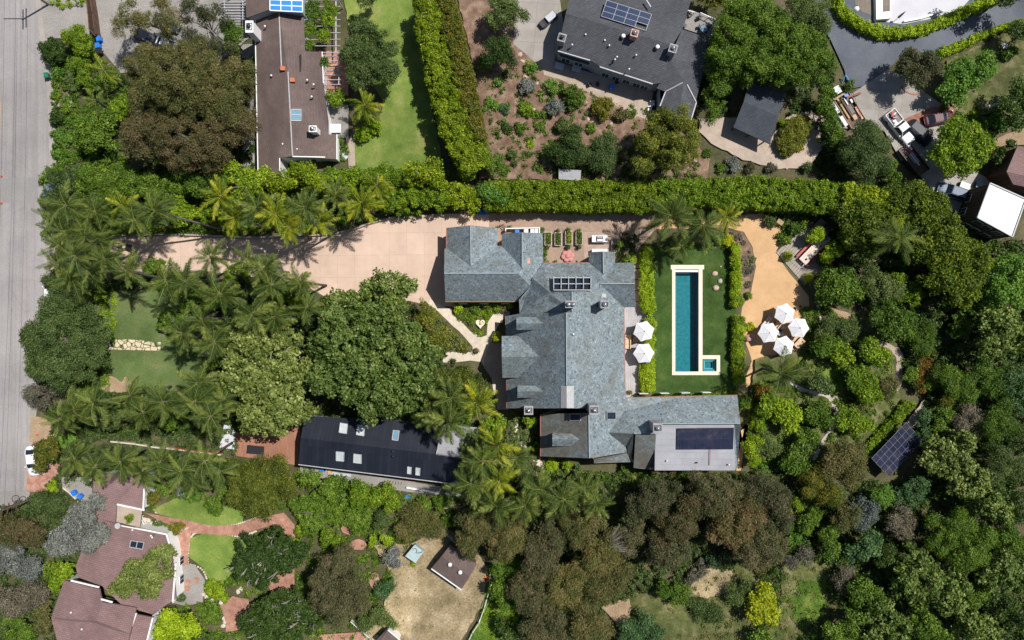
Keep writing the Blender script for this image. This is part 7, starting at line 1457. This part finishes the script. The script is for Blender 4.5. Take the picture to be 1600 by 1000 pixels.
for a in ((1530, 195, 16, 1.2, 'green', 'low green bush below the stone edging path'), (1560, 190, 16, 1.2, 'palegreen', 'pale green bush below the stone edging path'), (1470, 90, 7, 1.6, 'green', 'small round bush at the end of the narrow hedge'), (1520, 182, 9, .9, 'bright', 'small bush at the left end of the stone edging path')): shrub(a[0], a[1], a[2], a[3], 'bush', a[4], a[5])
T([(1590, 50, 18), (1612, 60, 16)], 5, 'fine', 'dark', 'dark tree at the right edge beyond the lane'); T([(1570, -6, 22), (1600, -2, 24), (1530, -14, 16)], 8, 'broad', 'dark', 'dark tree over the lane at the top right corner', gap=.7)
T([(1120, 0, 18), (1100, -8, 14)], 4.5, 'bush', 'hedgered', 'dark red leaved tree behind the roof terrace')
cover([(1480, 175), (1560, 165), (1600, 180), (1545, 215), (1500, 190)], 'green planting below the stone edging path', 'green', .8, .6, 'bush')
# dense right side trees
T([(1425, 310, 32), (1455, 325, 34), (1400, 325, 22), (1440, 345, 26), (1475, 345, 26)], 8, 'broad', 'dense', 'dense green tree below the grey blue car', gap=1.4, dens=1.1)
T([(1480, 385, 38), (1510, 410, 38), (1470, 425, 36), (1500, 450, 32), (1450, 390, 24), (1520, 440, 22)], 9, 'broad', 'dense', 'great dense dark olive green tree below the white roofed house', gap=1.4, dens=1.1)
T([(1345, 335, 30), (1365, 360, 26), (1330, 360, 26), (1385, 320, 24), (1355, 385, 22), (1320, 335, 20)], 7, 'broad', 'dense', 'dark green trees right of the dining terrace', gap=1.3)
T([(1312, 440, 32), (1305, 455, 30), (1325, 455, 26)], 5.5, 'broad', 'green', 'round deep green tree below the dining terrace', gap=1.5, dens=1.1)
T([(1395, 495, 30), (1415, 505, 24), (1375, 500, 20), (1398, 515, 22)], 6, 'broad', 'green', 'leafy green tree at the centre of the right hand wood', gap=1.1)
T([(1375, 450, 30), (1395, 455, 22), (1360, 430, 20)], 5, 'wispy', 'olive', 'olive grey shrubby tree below the feathery palm', gap=.9)
T([(1420, 460, 22), (1405, 440, 16)], 5, 'bush', 'bright', 'yellowish green tree left of the great dense tree')
T([(1300, 505, 20), (1320, 520, 22), (1290, 520, 16), (1335, 510, 14)], 3.5, 'wispy', 'olive', 'soft grey green bush right of the terrace parasols', gap=.9)
CIT = [((1292, 540, 20), (1280, 550, 14), 'green', 'dark green citrus right of the terrace parasols'), ((1312, 550, 18), (1322, 560, 14), 'bright', 'yellow green citrus beside the bright glade'), ((1360, 545, 22), (1378, 555, 18), 'bright', 'large yellow green citrus beside the earth track'), ((1345, 590, 24), (1358, 610, 22), 'bright', 'golden green citrus left of the earth track'), ((1332, 595, 18), (1330, 580, 12), 'green', 'dark green citrus right of the bright glade'), ((1280, 600, 16), (1292, 605, 12), 'olive', 'olive green citrus at the bend of the stone path'), ((1275, 645, 20), (1290, 655, 16), 'green', 'dark citrus inside the bend of the stone path'), ((1325, 655, 22), (1345, 665, 20), 'bright', 'broad citrus right of the stone path'), ((1240, 720, 22), (1255, 730, 20), 'green', 'vivid green citrus at the end of the stone path'), ((1205, 625, 16), (1195, 640, 14), 'bright', 'golden citrus left of the stone path'), ((1255, 690, 18), (1270, 680, 12), 'green', 'green citrus left of the lower stone path')]
for a, b_, c, l in CIT: T([a, b_], 4.2, 'broad', c, l, 'citrus tree', 'citrus_tree', gap=1.25)
T([(1222, 640, 20), (1240, 650, 18), (1232, 660, 16), (1215, 655, 14)], 4.5, 'broad', 'lime', 'bright yellow green tree right of the solar wing', gap=1.1)
T([(1385, 610, 18), (1395, 600, 14)], 3.5, 'wispy', 'brown', 'brownish pink bush left of the earth track')
hedge([(1352, 712), (1378, 685), (1405, 655), (1425, 630)], 17, 1.8, 'bright', 'straight green hedge along the upper side of the solar array', 'bush')
T([(1312, 715, 30), (1330, 735, 30), (1300, 735, 22), (1340, 710, 20)], 7, 'wispy', 'brown', 'large brownish tree left of the solar array', gap=1.3)
T([(1275, 750, 22), (1295, 770, 22), (1262, 770, 16)], 6, 'wispy', 'hedgered', 'orange tinged tree below the vivid green citrus', gap=1.2)
T([(1437, 590, 14), (1442, 570, 12), (1455, 555, 10), (1440, 608, 9)], 2.2, 'fine', 'rust', 'curved bank of orange flowering shrub', 'shrub', 'shrub', gap=1.5)
T([(1425, 585, 14), (1452, 600, 14)], 2.4, 'bush', 'green', 'green shrubs round the orange flowering bank', 'shrub', 'shrub')
T([(1445, 650, 14), (1440, 672, 14), (1452, 680, 12)], 3.2, 'bush', 'teal', 'blue green shrubs beside the top of the solar array', 'shrub', 'shrub')
T([(1172, 700, 14), (1185, 690, 12), (1178, 720, 12)], 3, 'bush', 'lime', 'bright lime bushes at the lower right of the flat roof', 'bush', 'bush')
T([(1195, 695, 18), (1210, 700, 16)], 3, 'wispy', 'olive', 'olive shrub right of the lime bushes', 'shrub', 'shrub')
for a in ((1185, 660, 16, 2.4, 'bright', 'bright bush right of the tan wing path'), (1190, 612, 14, 2.4, 'rust', 'yellow brown bush below the pool hedge end'), (1205, 760, 14, 3, 'brown', 'brownish bush below the lime bushes'), (1300, 600, 10, 1.4, 'green', 'small bush in the glade'), (1210, 590, 10, 2, 'teal', 'blue green bush under the terrace palm'), (1340, 630, 14, 2.6, 'brown', 'brown green bush above the straight hedge'), (1310, 575, 9, 1.0, 'bright', 'tiny bright bush in the glade'), (1190, 740, 14, 2, 'palegreen', 'pale bush near the flat roof corner'), (1240, 360, 12, 1.6, 'green', 'green bush right of the orange brown box'), (1232, 375, 9, 1.2, 'bright', 'bright bush north of the tan terrace'), (1205, 342, 12, 1.6, 'olive', 'olive bush left of the orange brown box'), (1254, 352, 10, 1.4, 'green', 'green bush above the dining terrace corner'), (1222, 377, 6, 1, 'dark', 'small dark round bush at the terrace edge'), (1290, 365, 11, 2, 'bluegrey', 'pale grey leaved tree by the lounge chair'), (1272, 428, 7, .8, 'twig', 'pale grey low bush at the bottom corner of the dining terrace')): shrub(a[0], a[1], a[2], a[3], 'bush', a[4], a[5])
# dining terrace trees and topiary
T([(1277, 365, 13), (1270, 370, 10)], 3.4, 'bush', 'lime', 'lime green potted tree above the dining table', 'tree', gap=1.3)
T([(1303, 392, 15), (1293, 402, 12)], 3.6, 'bush', 'lime', 'lime green tree right of the dining table', gap=1.3)
T([(1318, 370, 10), (1325, 381, 10)], 3.6, 'bush', 'palegreen', 'pale green tree at the right corner of the dining terrace')
for px, py, l in ((1232, 400, 'conical lime topiary at the left corner of the dining terrace'), (1264, 434, 'conical lime topiary at the bottom corner of the dining terrace')):
    x, y, _ = P(px, py, 1.0); t = thing('topiary', (x, y, .12), l, 'topiary'); MB().lathe(x, y, [(.35, .12), (.45, .55), (.38, .55)], 12).build('pot', 'wooddk', t, True)
    q = np.random.default_rng(int(px)); n = 1400; f = q.random(n)**1.4; a = q.random(n)*2*PI; rr = .85*(1-f*.92)*q.uniform(.85, 1.05, n)
    C = np.stack([x+rr*np.cos(a), y+rr*np.sin(a), .55+f*1.9], 1); leafmesh('foliage', 'leaf_lime', C, np.stack([np.cos(a), np.sin(a), np.full(n, .5)], 1)+q.normal(size=(n, 3))*.3, .14, .1, q.random(n), t)
cover([(1195, 332), (1300, 325), (1310, 345), (1268, 346), (1225, 385), (1212, 372), (1222, 355)], 'mixed flowers and leaves north of the tan terrace', 'green', 1.1, .7, 'bush')
cover([(1248, 482), (1300, 480), (1330, 500), (1380, 540), (1400, 600), (1390, 660), (1330, 720), (1180, 740), (1165, 660), (1180, 600), (1225, 570), (1250, 560), (1260, 520)], 'patchy ground cover through the citrus garden', 'green', 1.4, .9, 'bush', patch=.04, holes=[strip(spline([(1230, 592), (1245, 605), (1265, 612), (1290, 618), (1300, 630), (1305, 645), (1300, 665), (1290, 680), (1275, 705), (1270, 720)]), 8), [(1287, 572), (1318, 568), (1322, 590), (1300, 615), (1284, 605)]])
cover([(1248, 482), (1275, 480), (1278, 500), (1262, 520), (1250, 505)], 'pinkish flowers beside the terrace parasols', 'flower', .7, .3, 'clip')
cover([(1270, 400), (1350, 380), (1620, 380), (1620, 1010), (1180, 1010), (1190, 900), (1230, 870), (1220, 760), (1330, 750), (1400, 760), (1450, 680), (1450, 640), (1410, 570), (1405, 530), (1330, 470)], 'undergrowth of the right hand wood', 'dark', 1.3, 2.2, 'broad', holes=[[(1225, 880), (1300, 880), (1300, 970), (1230, 1010), (1195, 1010)], [(1330, 418), (1372, 398), (1378, 412), (1348, 430)], [(1360, 655), (1445, 655), (1445, 750), (1360, 750)]])
cover([(1390, 260), (1500, 340), (1540, 380), (1540, 480), (1300, 400), (1300, 325)], 'dark undergrowth below the dense trees', 'dark', 1.2, 1.2, 'broad')
# right hand wood, individually
WD = [
 ([(1575, 425, 32), (1595, 455, 30), (1560, 455, 26)], 9, 'broad', 'palegreen', 'light green tree at the right edge below the white roofed house'),
 ([(1560, 510, 34), (1585, 530, 30), (1545, 540, 24)], 9, 'big', 'bigleaf', 'pale leafy tree at the right edge, level with the pool'),
 ([(1500, 510, 22), (1520, 490, 20)], 4, 'bush', 'green', 'small dark tree in the deep shade below the great dense tree'),
 ([(1455, 520, 18), (1440, 540, 18)], 3.5, 'wispy', 'green', 'dark bluish shrub above the orange bank'),
 ([(1500, 600, 28), (1480, 590, 22), (1515, 615, 22)], 5, 'wispy', 'green', 'soft green tree right of the orange bank'),
 ([(1480, 625, 16), (1500, 605, 12)], 3.5, 'wispy', 'hedgered', 'reddish tinged bush right of the orange bank'),
 ([(1540, 590, 26), (1560, 600, 22)], 6, 'fine', 'green', 'rounded dark green tree right of the soft green one'),
 ([(1590, 600, 26), (1600, 630, 24)], 7, 'fine', 'teal', 'blue green tree at the right edge level with the solar wing'),
 ([(1570, 650, 30), (1550, 670, 26)], 7, 'wispy', 'green', 'dark feathery tree at the right, above the pale leaved pair'),
 ([(1515, 655, 24), (1500, 670, 20)], 5, 'wispy', 'twig', 'greyish twiggy tree in the right hand wood'),
 ([(1475, 650, 18), (1470, 670, 14)], 4, 'bush', 'green', 'blue green bush right of the top of the solar array'),
 ([(1470, 700, 22), (1458, 720, 20), (1475, 735, 16)], 7, 'big', 'palebig', 'pale yellow green leafy tree right of the solar array, left of a pair'),
 ([(1505, 690, 20), (1498, 725, 26), (1520, 745, 24), (1505, 760, 20)], 8, 'big', 'palebig', 'pale yellow green leafy tree right of the solar array, right of a pair'),
 ([(1560, 720, 28), (1585, 730, 24)], 7, 'wispy', 'olive', 'grey green wispy tree in the far right wood'),
 ([(1600, 690, 20), (1612, 700, 18)], 7, 'wispy', 'olive', 'brownish tree at the right edge above the wispy grey one'),
 ([(1425, 770, 22), (1440, 760, 16), (1405, 775, 14)], 4.5, 'bush', 'teal', 'low blue green tree below the solar array'),
 ([(1375, 770, 20), (1388, 780, 14)], 4, 'wispy', 'palegreen', 'fresh green fluffy shrub below the solar array'),
 ([(1355, 795, 22), (1345, 812, 18)], 5, 'fine', 'bluegrey', 'silver blue tree below the brownish tree'),
 ([(1325, 800, 20), (1318, 815, 16)], 6, 'wispy', 'brown', 'brown green tree left of the silver blue one'),
 ([(1405, 815, 24), (1418, 835, 16)], 5, 'wispy', 'twig', 'grey twiggy tree right of the silver blue one'),
 ([(1262, 820, 18), (1275, 805, 14)], 4.5, 'bush', 'green', 'fresh blue green bush right of the purple brown trees'),
 ([(1295, 835, 18), (1300, 860, 16)], 5, 'fine', 'green', 'sea green rounded tree above the grassy slope'),
 ([(1240, 840, 14), (1235, 825, 10)], 3, 'bush', 'palegreen', 'small green bush near the purple brown trees'),
 ([(1225, 808, 9), (1232, 800, 7)], 2.5, 'bush', 'yellow', 'small bright yellow bush at the edge of the purple brown trees'),
 ([(1248, 790, 10), (1242, 783, 8)], 2.5, 'bush', 'bright', 'small vivid green bush above the yellow one'),
 ([(1360, 850, 22), (1340, 865, 18)], 6, 'broad', 'teal', 'dark blue green tree in the lower wood'),
 ([(1385, 870, 20), (1400, 890, 20)], 5.5, 'wispy', 'dark', 'very dark tree in the lower wood'),
 ([(1475, 830, 30), (1500, 815, 24), (1465, 850, 20)], 8, 'wispy', 'green', 'smooth olive green tree below the pale leafy pair'),
 ([(1515, 860, 28), (1535, 845, 22), (1500, 880, 20)], 8, 'wispy', 'green', 'smooth green tree beside it, lower right'),
 ([(1540, 780, 26), (1560, 795, 24)], 8, 'big', 'bigleaf', 'leafy tree right of the pale leafy pair'),
 ([(1590, 780, 24), (1608, 800, 22)], 7, 'wispy', 'olive', 'wispy tree at the right edge, lower wood'),
 ([(1575, 840, 24), (1600, 850, 22)], 6, 'fine', 'green', 'dark tree at the right edge, lower wood'),
 ([(1570, 890, 30), (1595, 905, 26), (1550, 905, 22)], 8, 'big', 'bigleaf', 'leafy tree near the lower right corner'),
 ([(1430, 880, 30), (1450, 905, 28), (1410, 905, 24), (1435, 925, 20)], 8, 'big', 'bigleaf', 'large yellowish leaved tree in the middle of the lower wood'),
 ([(1490, 910, 26), (1480, 940, 26)], 8, 'big', 'bigleaf', 'leafy tree right of the middle one of the lower wood'),
 ([(1345, 920, 24), (1365, 935, 22)], 6, 'broad', 'green', 'green tree right of the grassy slope'),
 ([(1320, 900, 18), (1312, 915, 14)], 4, 'wispy', 'twig', 'bare grey shrub right of the grassy slope'),
 ([(1300, 985, 20), (1330, 975, 24), (1310, 1000, 20)], 6, 'broad', 'green', 'dark tree at the bottom edge right of the grassy slope'),
 ([(1380, 965, 26), (1400, 985, 26), (1360, 990, 20)], 7, 'big', 'bigleaf', 'leafy tree at the bottom edge, left of the corner trees'),
 ([(1440, 975, 28), (1465, 990, 24)], 7, 'broad', 'green', 'green tree at the bottom edge, middle of the lower wood'),
 ([(1520, 975, 30), (1545, 990, 26)], 8, 'big', 'bigleaf', 'pale leafy tree at the bottom edge near the corner'),
 ([(1590, 970, 28), (1605, 990, 24)], 7, 'broad', 'dark', 'dark tree in the bottom right corner'),
 ([(1255, 870, 18), (1235, 880, 14)], 3.5, 'wispy', 'twig', 'greyish brush at the top of the grassy slope'),
 ([(1530, 920, 18), (1520, 935, 14)], 5, 'fine', 'green', 'small dark tree between the pale leafy trees of the lower wood'),
]
for c, h, k, col, l in WD: T(c, h, k, col, l, gap=1.1)
# bottom: yellow tree, purple brown trees, brown trees
T([(1190, 940, 24), (1200, 960, 22), (1180, 960, 16), (1195, 925, 16)], 5, 'broad', 'yellow', 'brilliant yellow tree at the bottom of the wood', gap=1.3)
T([(1190, 992, 18), (1200, 1005, 16)], 4, 'broad', 'green', 'green tree under the brilliant yellow one')
PB = [([(1020, 775, 32), (1045, 765, 26), (1000, 790, 22)], 'purple brown tree right below the flat roof'), ([(1060, 815, 34), (1040, 835, 28), (1080, 790, 22)], 'purple brown tree, second below the flat roof'), ([(1035, 865, 28), (1060, 860, 24)], 'purple brown tree above the bare clearing'), ([(1120, 775, 34), (1100, 760, 24), (1145, 765, 22)], 'purple brown tree at the top middle of the dark group'), ([(1150, 820, 38), (1175, 800, 30), (1125, 830, 26)], 'large purple brown tree in the middle of the dark group'), ([(1205, 780, 34), (1215, 810, 28), (1190, 760, 22)], 'purple brown tree at the right of the dark group'), ([(1195, 855, 34), (1165, 865, 26), (1215, 850, 22)], 'purple brown tree above the brilliant yellow one')]
for i, (c, l) in enumerate(PB): T(c, 9, 'wispy', 'brownred' if i % 3 == 1 else 'darkbrown', l, gap=1.25)
BR = [([(740, 825, 34), (765, 815, 26), (735, 850, 26)], 'brown', 'brown green tree right of the small brown shed'), ([(790, 850, 32), (805, 820, 26)], 'brown', 'brown green tree, second right of the small brown shed'), ([(845, 870, 34), (860, 840, 28)], 'darkbrown', 'brown tree in the centre of the lower wood'), ([(905, 830, 34), (925, 810, 28), (885, 810, 24)], 'brown', 'olive brown tree below the south wing palms'), ([(930, 870, 34), (955, 850, 26)], 'brown', 'olive brown tree with bare twigs at its heart'), ([(825, 930, 32), (850, 915, 28)], 'darkbrown', 'brown tree above the bottom edge, left'), ([(880, 920, 34), (900, 900, 26)], 'brown', 'brown tree above the bottom edge, middle'), ([(935, 920, 30), (960, 905, 24), (975, 890, 20)], 'brown', 'brown tree beside the tan clearing'), ([(840, 985, 34), (870, 975, 30)], 'darkbrown', 'brown tree cut by the bottom edge, left'), ([(910, 975, 34), (935, 985, 26)], 'brown', 'brown tree cut by the bottom edge, middle'), ([(980, 840, 26), (990, 815, 20)], 'darkbrown', 'dark brown tree left of the purple brown ones')]
for c, col, l in BR: T(c, 8, 'wispy', col, l, gap=1.25, bark='bark_pale')
T([(780, 915, 18), (790, 940, 16), (775, 890, 12)], 5, 'broad', 'green', 'green tree on the vivid grassy bank')
T([(800, 990, 20), (785, 975, 14)], 4, 'broad', 'dark', 'dark green tree at the foot of the grassy bank')
x, y, _ = P(955, 838, 4); t = thing('dead_tree', (x, y, 0), 'bundle of bare pale twigs among the olive brown trees', 'dead tree'); rq = random.Random(3)
MB().tube([(x-1.5, y-1.2, 0), (x-1.5, y-1.0, 4.5)], [.18, .1], 7).build('trunk', 'bark_pale', t)
mb = MB()
for i in range(46): a = rq.uniform(-.1, 1.25); L = rq.uniform(2.0, 4.6); mb.tube([(x-1.5, y-1.0, 4.4), (x-1.5+math.cos(a)*L*.5, y-1+math.sin(a)*L*.5, 6.8+rq.uniform(-.4, .4)), (x-1.5+math.cos(a)*L, y-1+math.sin(a)*L, 8.0+rq.uniform(-.5, .6))], [.07, .045, .02], 4, False)
mb.build('twigs', 'bark_pale', t)
cover([(690, 740), (1240, 740), (1240, 860), (1100, 900), (1000, 930), (940, 950), (960, 1010), (800, 1010), (820, 880), (700, 860), (690, 790)], 'dark undergrowth of the lower middle wood', 'olive', 1.2, 1.6, 'bush', patch=.05)
cover([(845, 735), (1020, 738), (1150, 740), (1150, 752), (1000, 755), (845, 750)], 'bushes along the bottom wall of the south wing', 'green', 1.4, 1.2, 'bush')
for i, (px, py, r, c, l) in enumerate(((862, 725, 11, 'lime', 'lime bush below the southwest roof, left'), (886, 727, 10, 'lime', 'lime bush below the southwest roof, right'), (903, 730, 6, 'teal', 'small blue green bush below the southwest roof'), (975, 732, 8, 'green', 'green bush at the dark slot of the south wing'), (1022, 733, 10, 'darkbrown', 'brown shrub overlapping the flat roof, left'), (1068, 733, 7, 'teal', 'dark blue green shrub overlapping the flat roof'), (1080, 732, 7, 'olive', 'olive shrub overlapping the flat roof'), (1050, 740, 8, 'brown', 'brown shrub overlapping the flat roof, middle'))): shrub(px, py, r, 3.2 if i > 3 else 1.6, 'bush', c, l)
# bottom centre clearing
T([(988, 985, 22), (1010, 975, 20), (1025, 990, 18), (975, 1000, 14)], 3.5, 'fine', 'teal', 'pair of dark teal bushes at the bottom edge of the clearing', 'bush', 'bush')
T([(1040, 920, 18), (1065, 925, 18), (1055, 935, 12)], 3, 'fine', 'green', 'dark green bushes above the timber steps', 'bush', 'bush')
T([(1095, 890, 18), (1080, 905, 12)], 2.5, 'wispy', 'twig', 'purplish grey brush at the head of the clearing', 'brush', 'brush')
T([(1110, 870, 10), (1118, 880, 10)], 3, 'bush', 'teal', 'bright teal bush between the brush and the brown trees', 'bush', 'bush')
T([(1150, 930, 18), (1165, 915, 16)], 3, 'wispy', 'olive', 'olive bush left of the brilliant yellow tree', 'bush', 'bush')
T([(1100, 955, 22), (1120, 960, 18), (1085, 945, 14)], 1.8, 'wispy', 'olive', 'flat scrub right of the timber steps', 'scrub', 'scrub')
cover([(985, 930), (1130, 870), (1300, 870), (1310, 960), (1250, 1005), (985, 1005)], 'dry brownish weeds over the bottom clearing', 'brown', .9, .4, 'bush', patch=.15, holes=[[(1008, 945), (1095, 965), (1095, 995), (1005, 972)], [(940, 940), (1025, 925), (1025, 965), (970, 985)]])
cover([(1000, 965), (1180, 920), (1180, 1005), (1030, 1005)], 'thin scrub on the bottom clearing', 'olive', .8, .4, 'bush', patch=.2, holes=[[(1008, 945), (1095, 965), (1095, 995), (1005, 972)]])
# lower left gardens
T([(405, 750, 38), (440, 755, 30), (375, 745, 28), (410, 785, 32), (435, 730, 22), (370, 775, 20)], 6.5, 'wispy', 'pine', 'wide domed olive gold tree left of the black roof', gap=1.5, dens=1.1)
T([(505, 755, 20), (530, 765, 22), (485, 750, 16)], 4.5, 'broad', 'green', 'green bush row below the black roof, left')
T([(562, 762, 20), (580, 775, 18), (560, 780, 16)], 4.5, 'broad', 'bright', 'bright green bush below the black roof, middle')
T([(606, 770, 14), (612, 790, 14)], 4, 'feather', 'bright', 'feathery yellow green shrub below the black roof, right', 'shrub', 'shrub')
T([(500, 795, 28), (535, 800, 28), (470, 790, 20), (560, 815, 22), (485, 820, 20)], 3, 'bush', 'green', 'broad low green shrub mass south of the black roof', 'shrub', 'shrub', gap=1.2)
T([(515, 840, 18), (530, 850, 14)], 2.6, 'bush', 'bright', 'lime green bush above the tall brown conifer', 'bush', 'bush')
T([(650, 815, 30), (675, 825, 22), (630, 830, 20)], 3.2, 'wispy', 'brown', 'brownish brush left of the white rail fence', 'brush', 'brush', gap=1.1)
T([(610, 865, 16), (618, 880, 10)], 3, 'fine', 'bluegrey', 'round grey blue bush left of the pale garden shed', 'bush', 'bush')
T([(598, 805, 14), (592, 820, 10)], 2.2, 'fine', 'olive', 'grey green bush above the yard', 'bush', 'bush')
T([(585, 845, 10), (605, 843, 10)], 2, 'bush', 'lime', 'lime green bush above the grey blue one', 'bush', 'bush')
T([(605, 910, 14), (595, 925, 14)], 2.2, 'fine', 'teal', 'blue green bushes at the left of the dry yard', 'bush', 'bush')
T([(590, 965, 20), (570, 975, 14), (610, 975, 12)], 2.5, 'wispy', 'olive', 'grey brush at the bottom of the dry yard', 'brush', 'brush')
T([(525, 890, 30), (545, 920, 30), (510, 930, 28), (530, 955, 28), (500, 900, 20), (560, 945, 20), (540, 870, 18)], 9, 'wispy', 'darkbrown', 'tall grey brown conifer left of the dry yard', 'conifer', 'conifer', gap=1.3)
T([(395, 865, 32), (430, 855, 32), (460, 865, 22), (410, 895, 28), (380, 890, 22), (440, 885, 20)], 5.5, 'hedge', 'dark', 'dark oak with bare branches beside the rounded lawn', 'oak tree', 'oak_tree', bare=9, gap=1.1, bark='bark_pale', limbs=9)
T([(425, 960, 34), (460, 950, 28), (395, 975, 26), (450, 985, 28), (480, 975, 20), (410, 1000, 22)], 5.5, 'hedge', 'dark', 'dark oak with bare branches at the bottom edge', 'oak tree', 'oak_tree', bare=9, gap=1.1, bark='bark_pale', limbs=9)
T([(470, 830, 12), (460, 845, 10)], 1.8, 'bush', 'bright', 'small bright bushes at the end of the brick path', 'bush', 'bush')
T([(120, 815, 26), (140, 800, 20), (105, 845, 26), (140, 845, 22), (85, 850, 18), (160, 830, 14), (148, 782, 12)], 6.5, 'fine', 'bluegrey', 'silvery blue tree over the mauve roof', gap=1.4, bark='bark_pale')
T([(92, 895, 20), (85, 910, 14), (105, 890, 12)], 4.5, 'broad', 'bright', 'vivid green citrus left of the mauve roof', 'citrus tree', 'citrus_tree', gap=1.3)
T([(220, 895, 28), (245, 885, 26), (200, 915, 22), (262, 865, 14), (235, 920, 22), (180, 920, 12)], 6.5, 'fine', 'palebig', 'olive green tree growing over the mauve roof', gap=1.1, bark='bark_pale')
T([(268, 975, 22), (290, 985, 22), (255, 990, 18)], 5, 'broad', 'lime', 'golden green tree at the bottom edge by the mauve house', gap=1.3)
T([(310, 995, 14), (322, 1000, 10)], 3, 'bush', 'dark', 'dark bush right of the golden green tree', 'bush', 'bush')
T([(235, 780, 13), (242, 775, 10)], 2.6, 'bush', 'hedgered', 'reddish bush left of the upper lawn', 'bush', 'bush')
T([(272, 825, 11), (280, 822, 8)], 1.8, 'bush', 'hedgered', 'green and red bush at the corner of the brick path', 'bush', 'bush')
T([(60, 785, 22), (85, 790, 20), (40, 795, 14)], 2.6, 'wispy', 'olive', 'grey green scrub below the lower utility pole', 'scrub', 'scrub')
T([(20, 830, 30), (50, 835, 24), (10, 810, 20)], 5, 'wispy', 'brownred', 'brownish scrubby tree at the left edge, upper', gap=1.1)
T([(20, 880, 30), (45, 890, 24)], 5, 'wispy', 'bluegrey', 'grey scrubby tree at the left edge, middle', gap=1.1)
T([(20, 935, 30), (50, 930, 24)], 5, 'wispy', 'twig', 'pale twiggy tree at the left edge, lower', gap=1.1)
T([(20, 980, 24), (45, 990, 20)], 4, 'fine', 'green', 'green tree in the bottom left corner')
T([(65, 955, 18), (70, 980, 18)], 4, 'bush', 'brown', 'yellow brown bush beside the lowest mauve roof', 'bush', 'bush')
T([(200, 960, 4), (200, 812, 8)], 1.2, 'bush', 'bright', 'yellow green potted bush on the roof patio', 'bush', 'bush') if False else shrub(201, 811, 8, 3.9, 'bush', 'bright', 'yellow green potted bush on the roof patio of the mauve house', z0f=.82)
for a in ((300, 770, 16, 2.0, 'palegreen', 'pale bush at the top of the upper lawn'), (335, 790, 16, 2.0, 'green', 'dark green bush right of the upper lawn'), (285, 768, 10, 1.6, 'bluegrey', 'silvery bush at the top of the upper lawn'), (335, 920, 18, 1.4, 'lime', 'fresh green bush below the rounded lawn'), (325, 955, 20, 1.0, 'green', 'low green mound above the bottom edge'), (285, 935, 8, .8, 'olive', 'small grey bush on the grey terrace'), (350, 935, 8, 1.0, 'bright', 'small bush beside the round brick patio'), (245, 820, 8, .9, 'olive', 'small bush in the rockery by the roof patio'), (232, 762, 10, 2, 'bluegrey', 'silvery bush behind the palms above the upper lawn'), (85, 760, 10, 1.8, 'lime', 'lime bush beside the reddish apron'), (395, 995, 10, 1.8, 'dark', 'dark bush at the bottom edge by the brick patio'), (660, 788, 14, 1.6, 'green', 'green bush south of the short white wall'), (690, 785, 14, 2.4, 'green', 'dark green bush south of the short white wall'), (700, 815, 12, 2.6, 'green', 'dark bush behind the white rail fence'), (645, 880, 5, .8, 'lime', 'small weed beside the dark bucket')): shrub(a[0], a[1], a[2], a[3], 'bush', a[4], a[5])
cover([(80, 745), (145, 740), (100, 745), (146, 790), (120, 900), (100, 1005), (-10, 1005), (-10, 795), (60, 775)], 'scrubby undergrowth in the lower left corner', 'olive', 1.2, 1.0, 'bush', holes=[[(96, 743), (148, 743), (148, 790), (128, 782), (98, 766)]])
cover([(230, 740), (470, 730), (620, 765), (720, 778), (690, 810), (620, 870), (600, 1005), (240, 1005), (270, 935), (262, 835), (232, 810)], 'mixed green ground cover through the lower left gardens', 'green', .8, .5, 'bush', patch=.15, holes=[[(240, 795), (275, 778), (330, 782), (385, 800), (405, 806), (445, 800), (478, 835), (455, 842), (430, 820), (400, 830), (400, 850), (355, 905), (345, 910), (322, 905), (320, 940), (270, 945), (270, 884), (282, 826), (228, 812), (228, 800)], [(345, 945), (365, 930), (392, 935), (396, 960), (372, 987), (352, 985)], [(415, 905), (460, 880), (462, 915), (430, 930)]])
cover([(560, 840), (700, 830), (770, 890), (720, 1005), (560, 1005)], 'dry weeds in the straw coloured yard', 'brown', .12, .15, 'clip', patch=.4)
cover([(765, 885), (820, 870), (830, 1010), (730, 1010), (756, 960)], 'lush weeds on the vivid bank', 'bright', 1.3, .5, 'feather')
cover([(1225, 900), (1295, 900), (1290, 960), (1240, 1005), (1205, 1005)], 'tall vivid grass on the slope', 'green', .9, .3, 'feather', patch=.2)
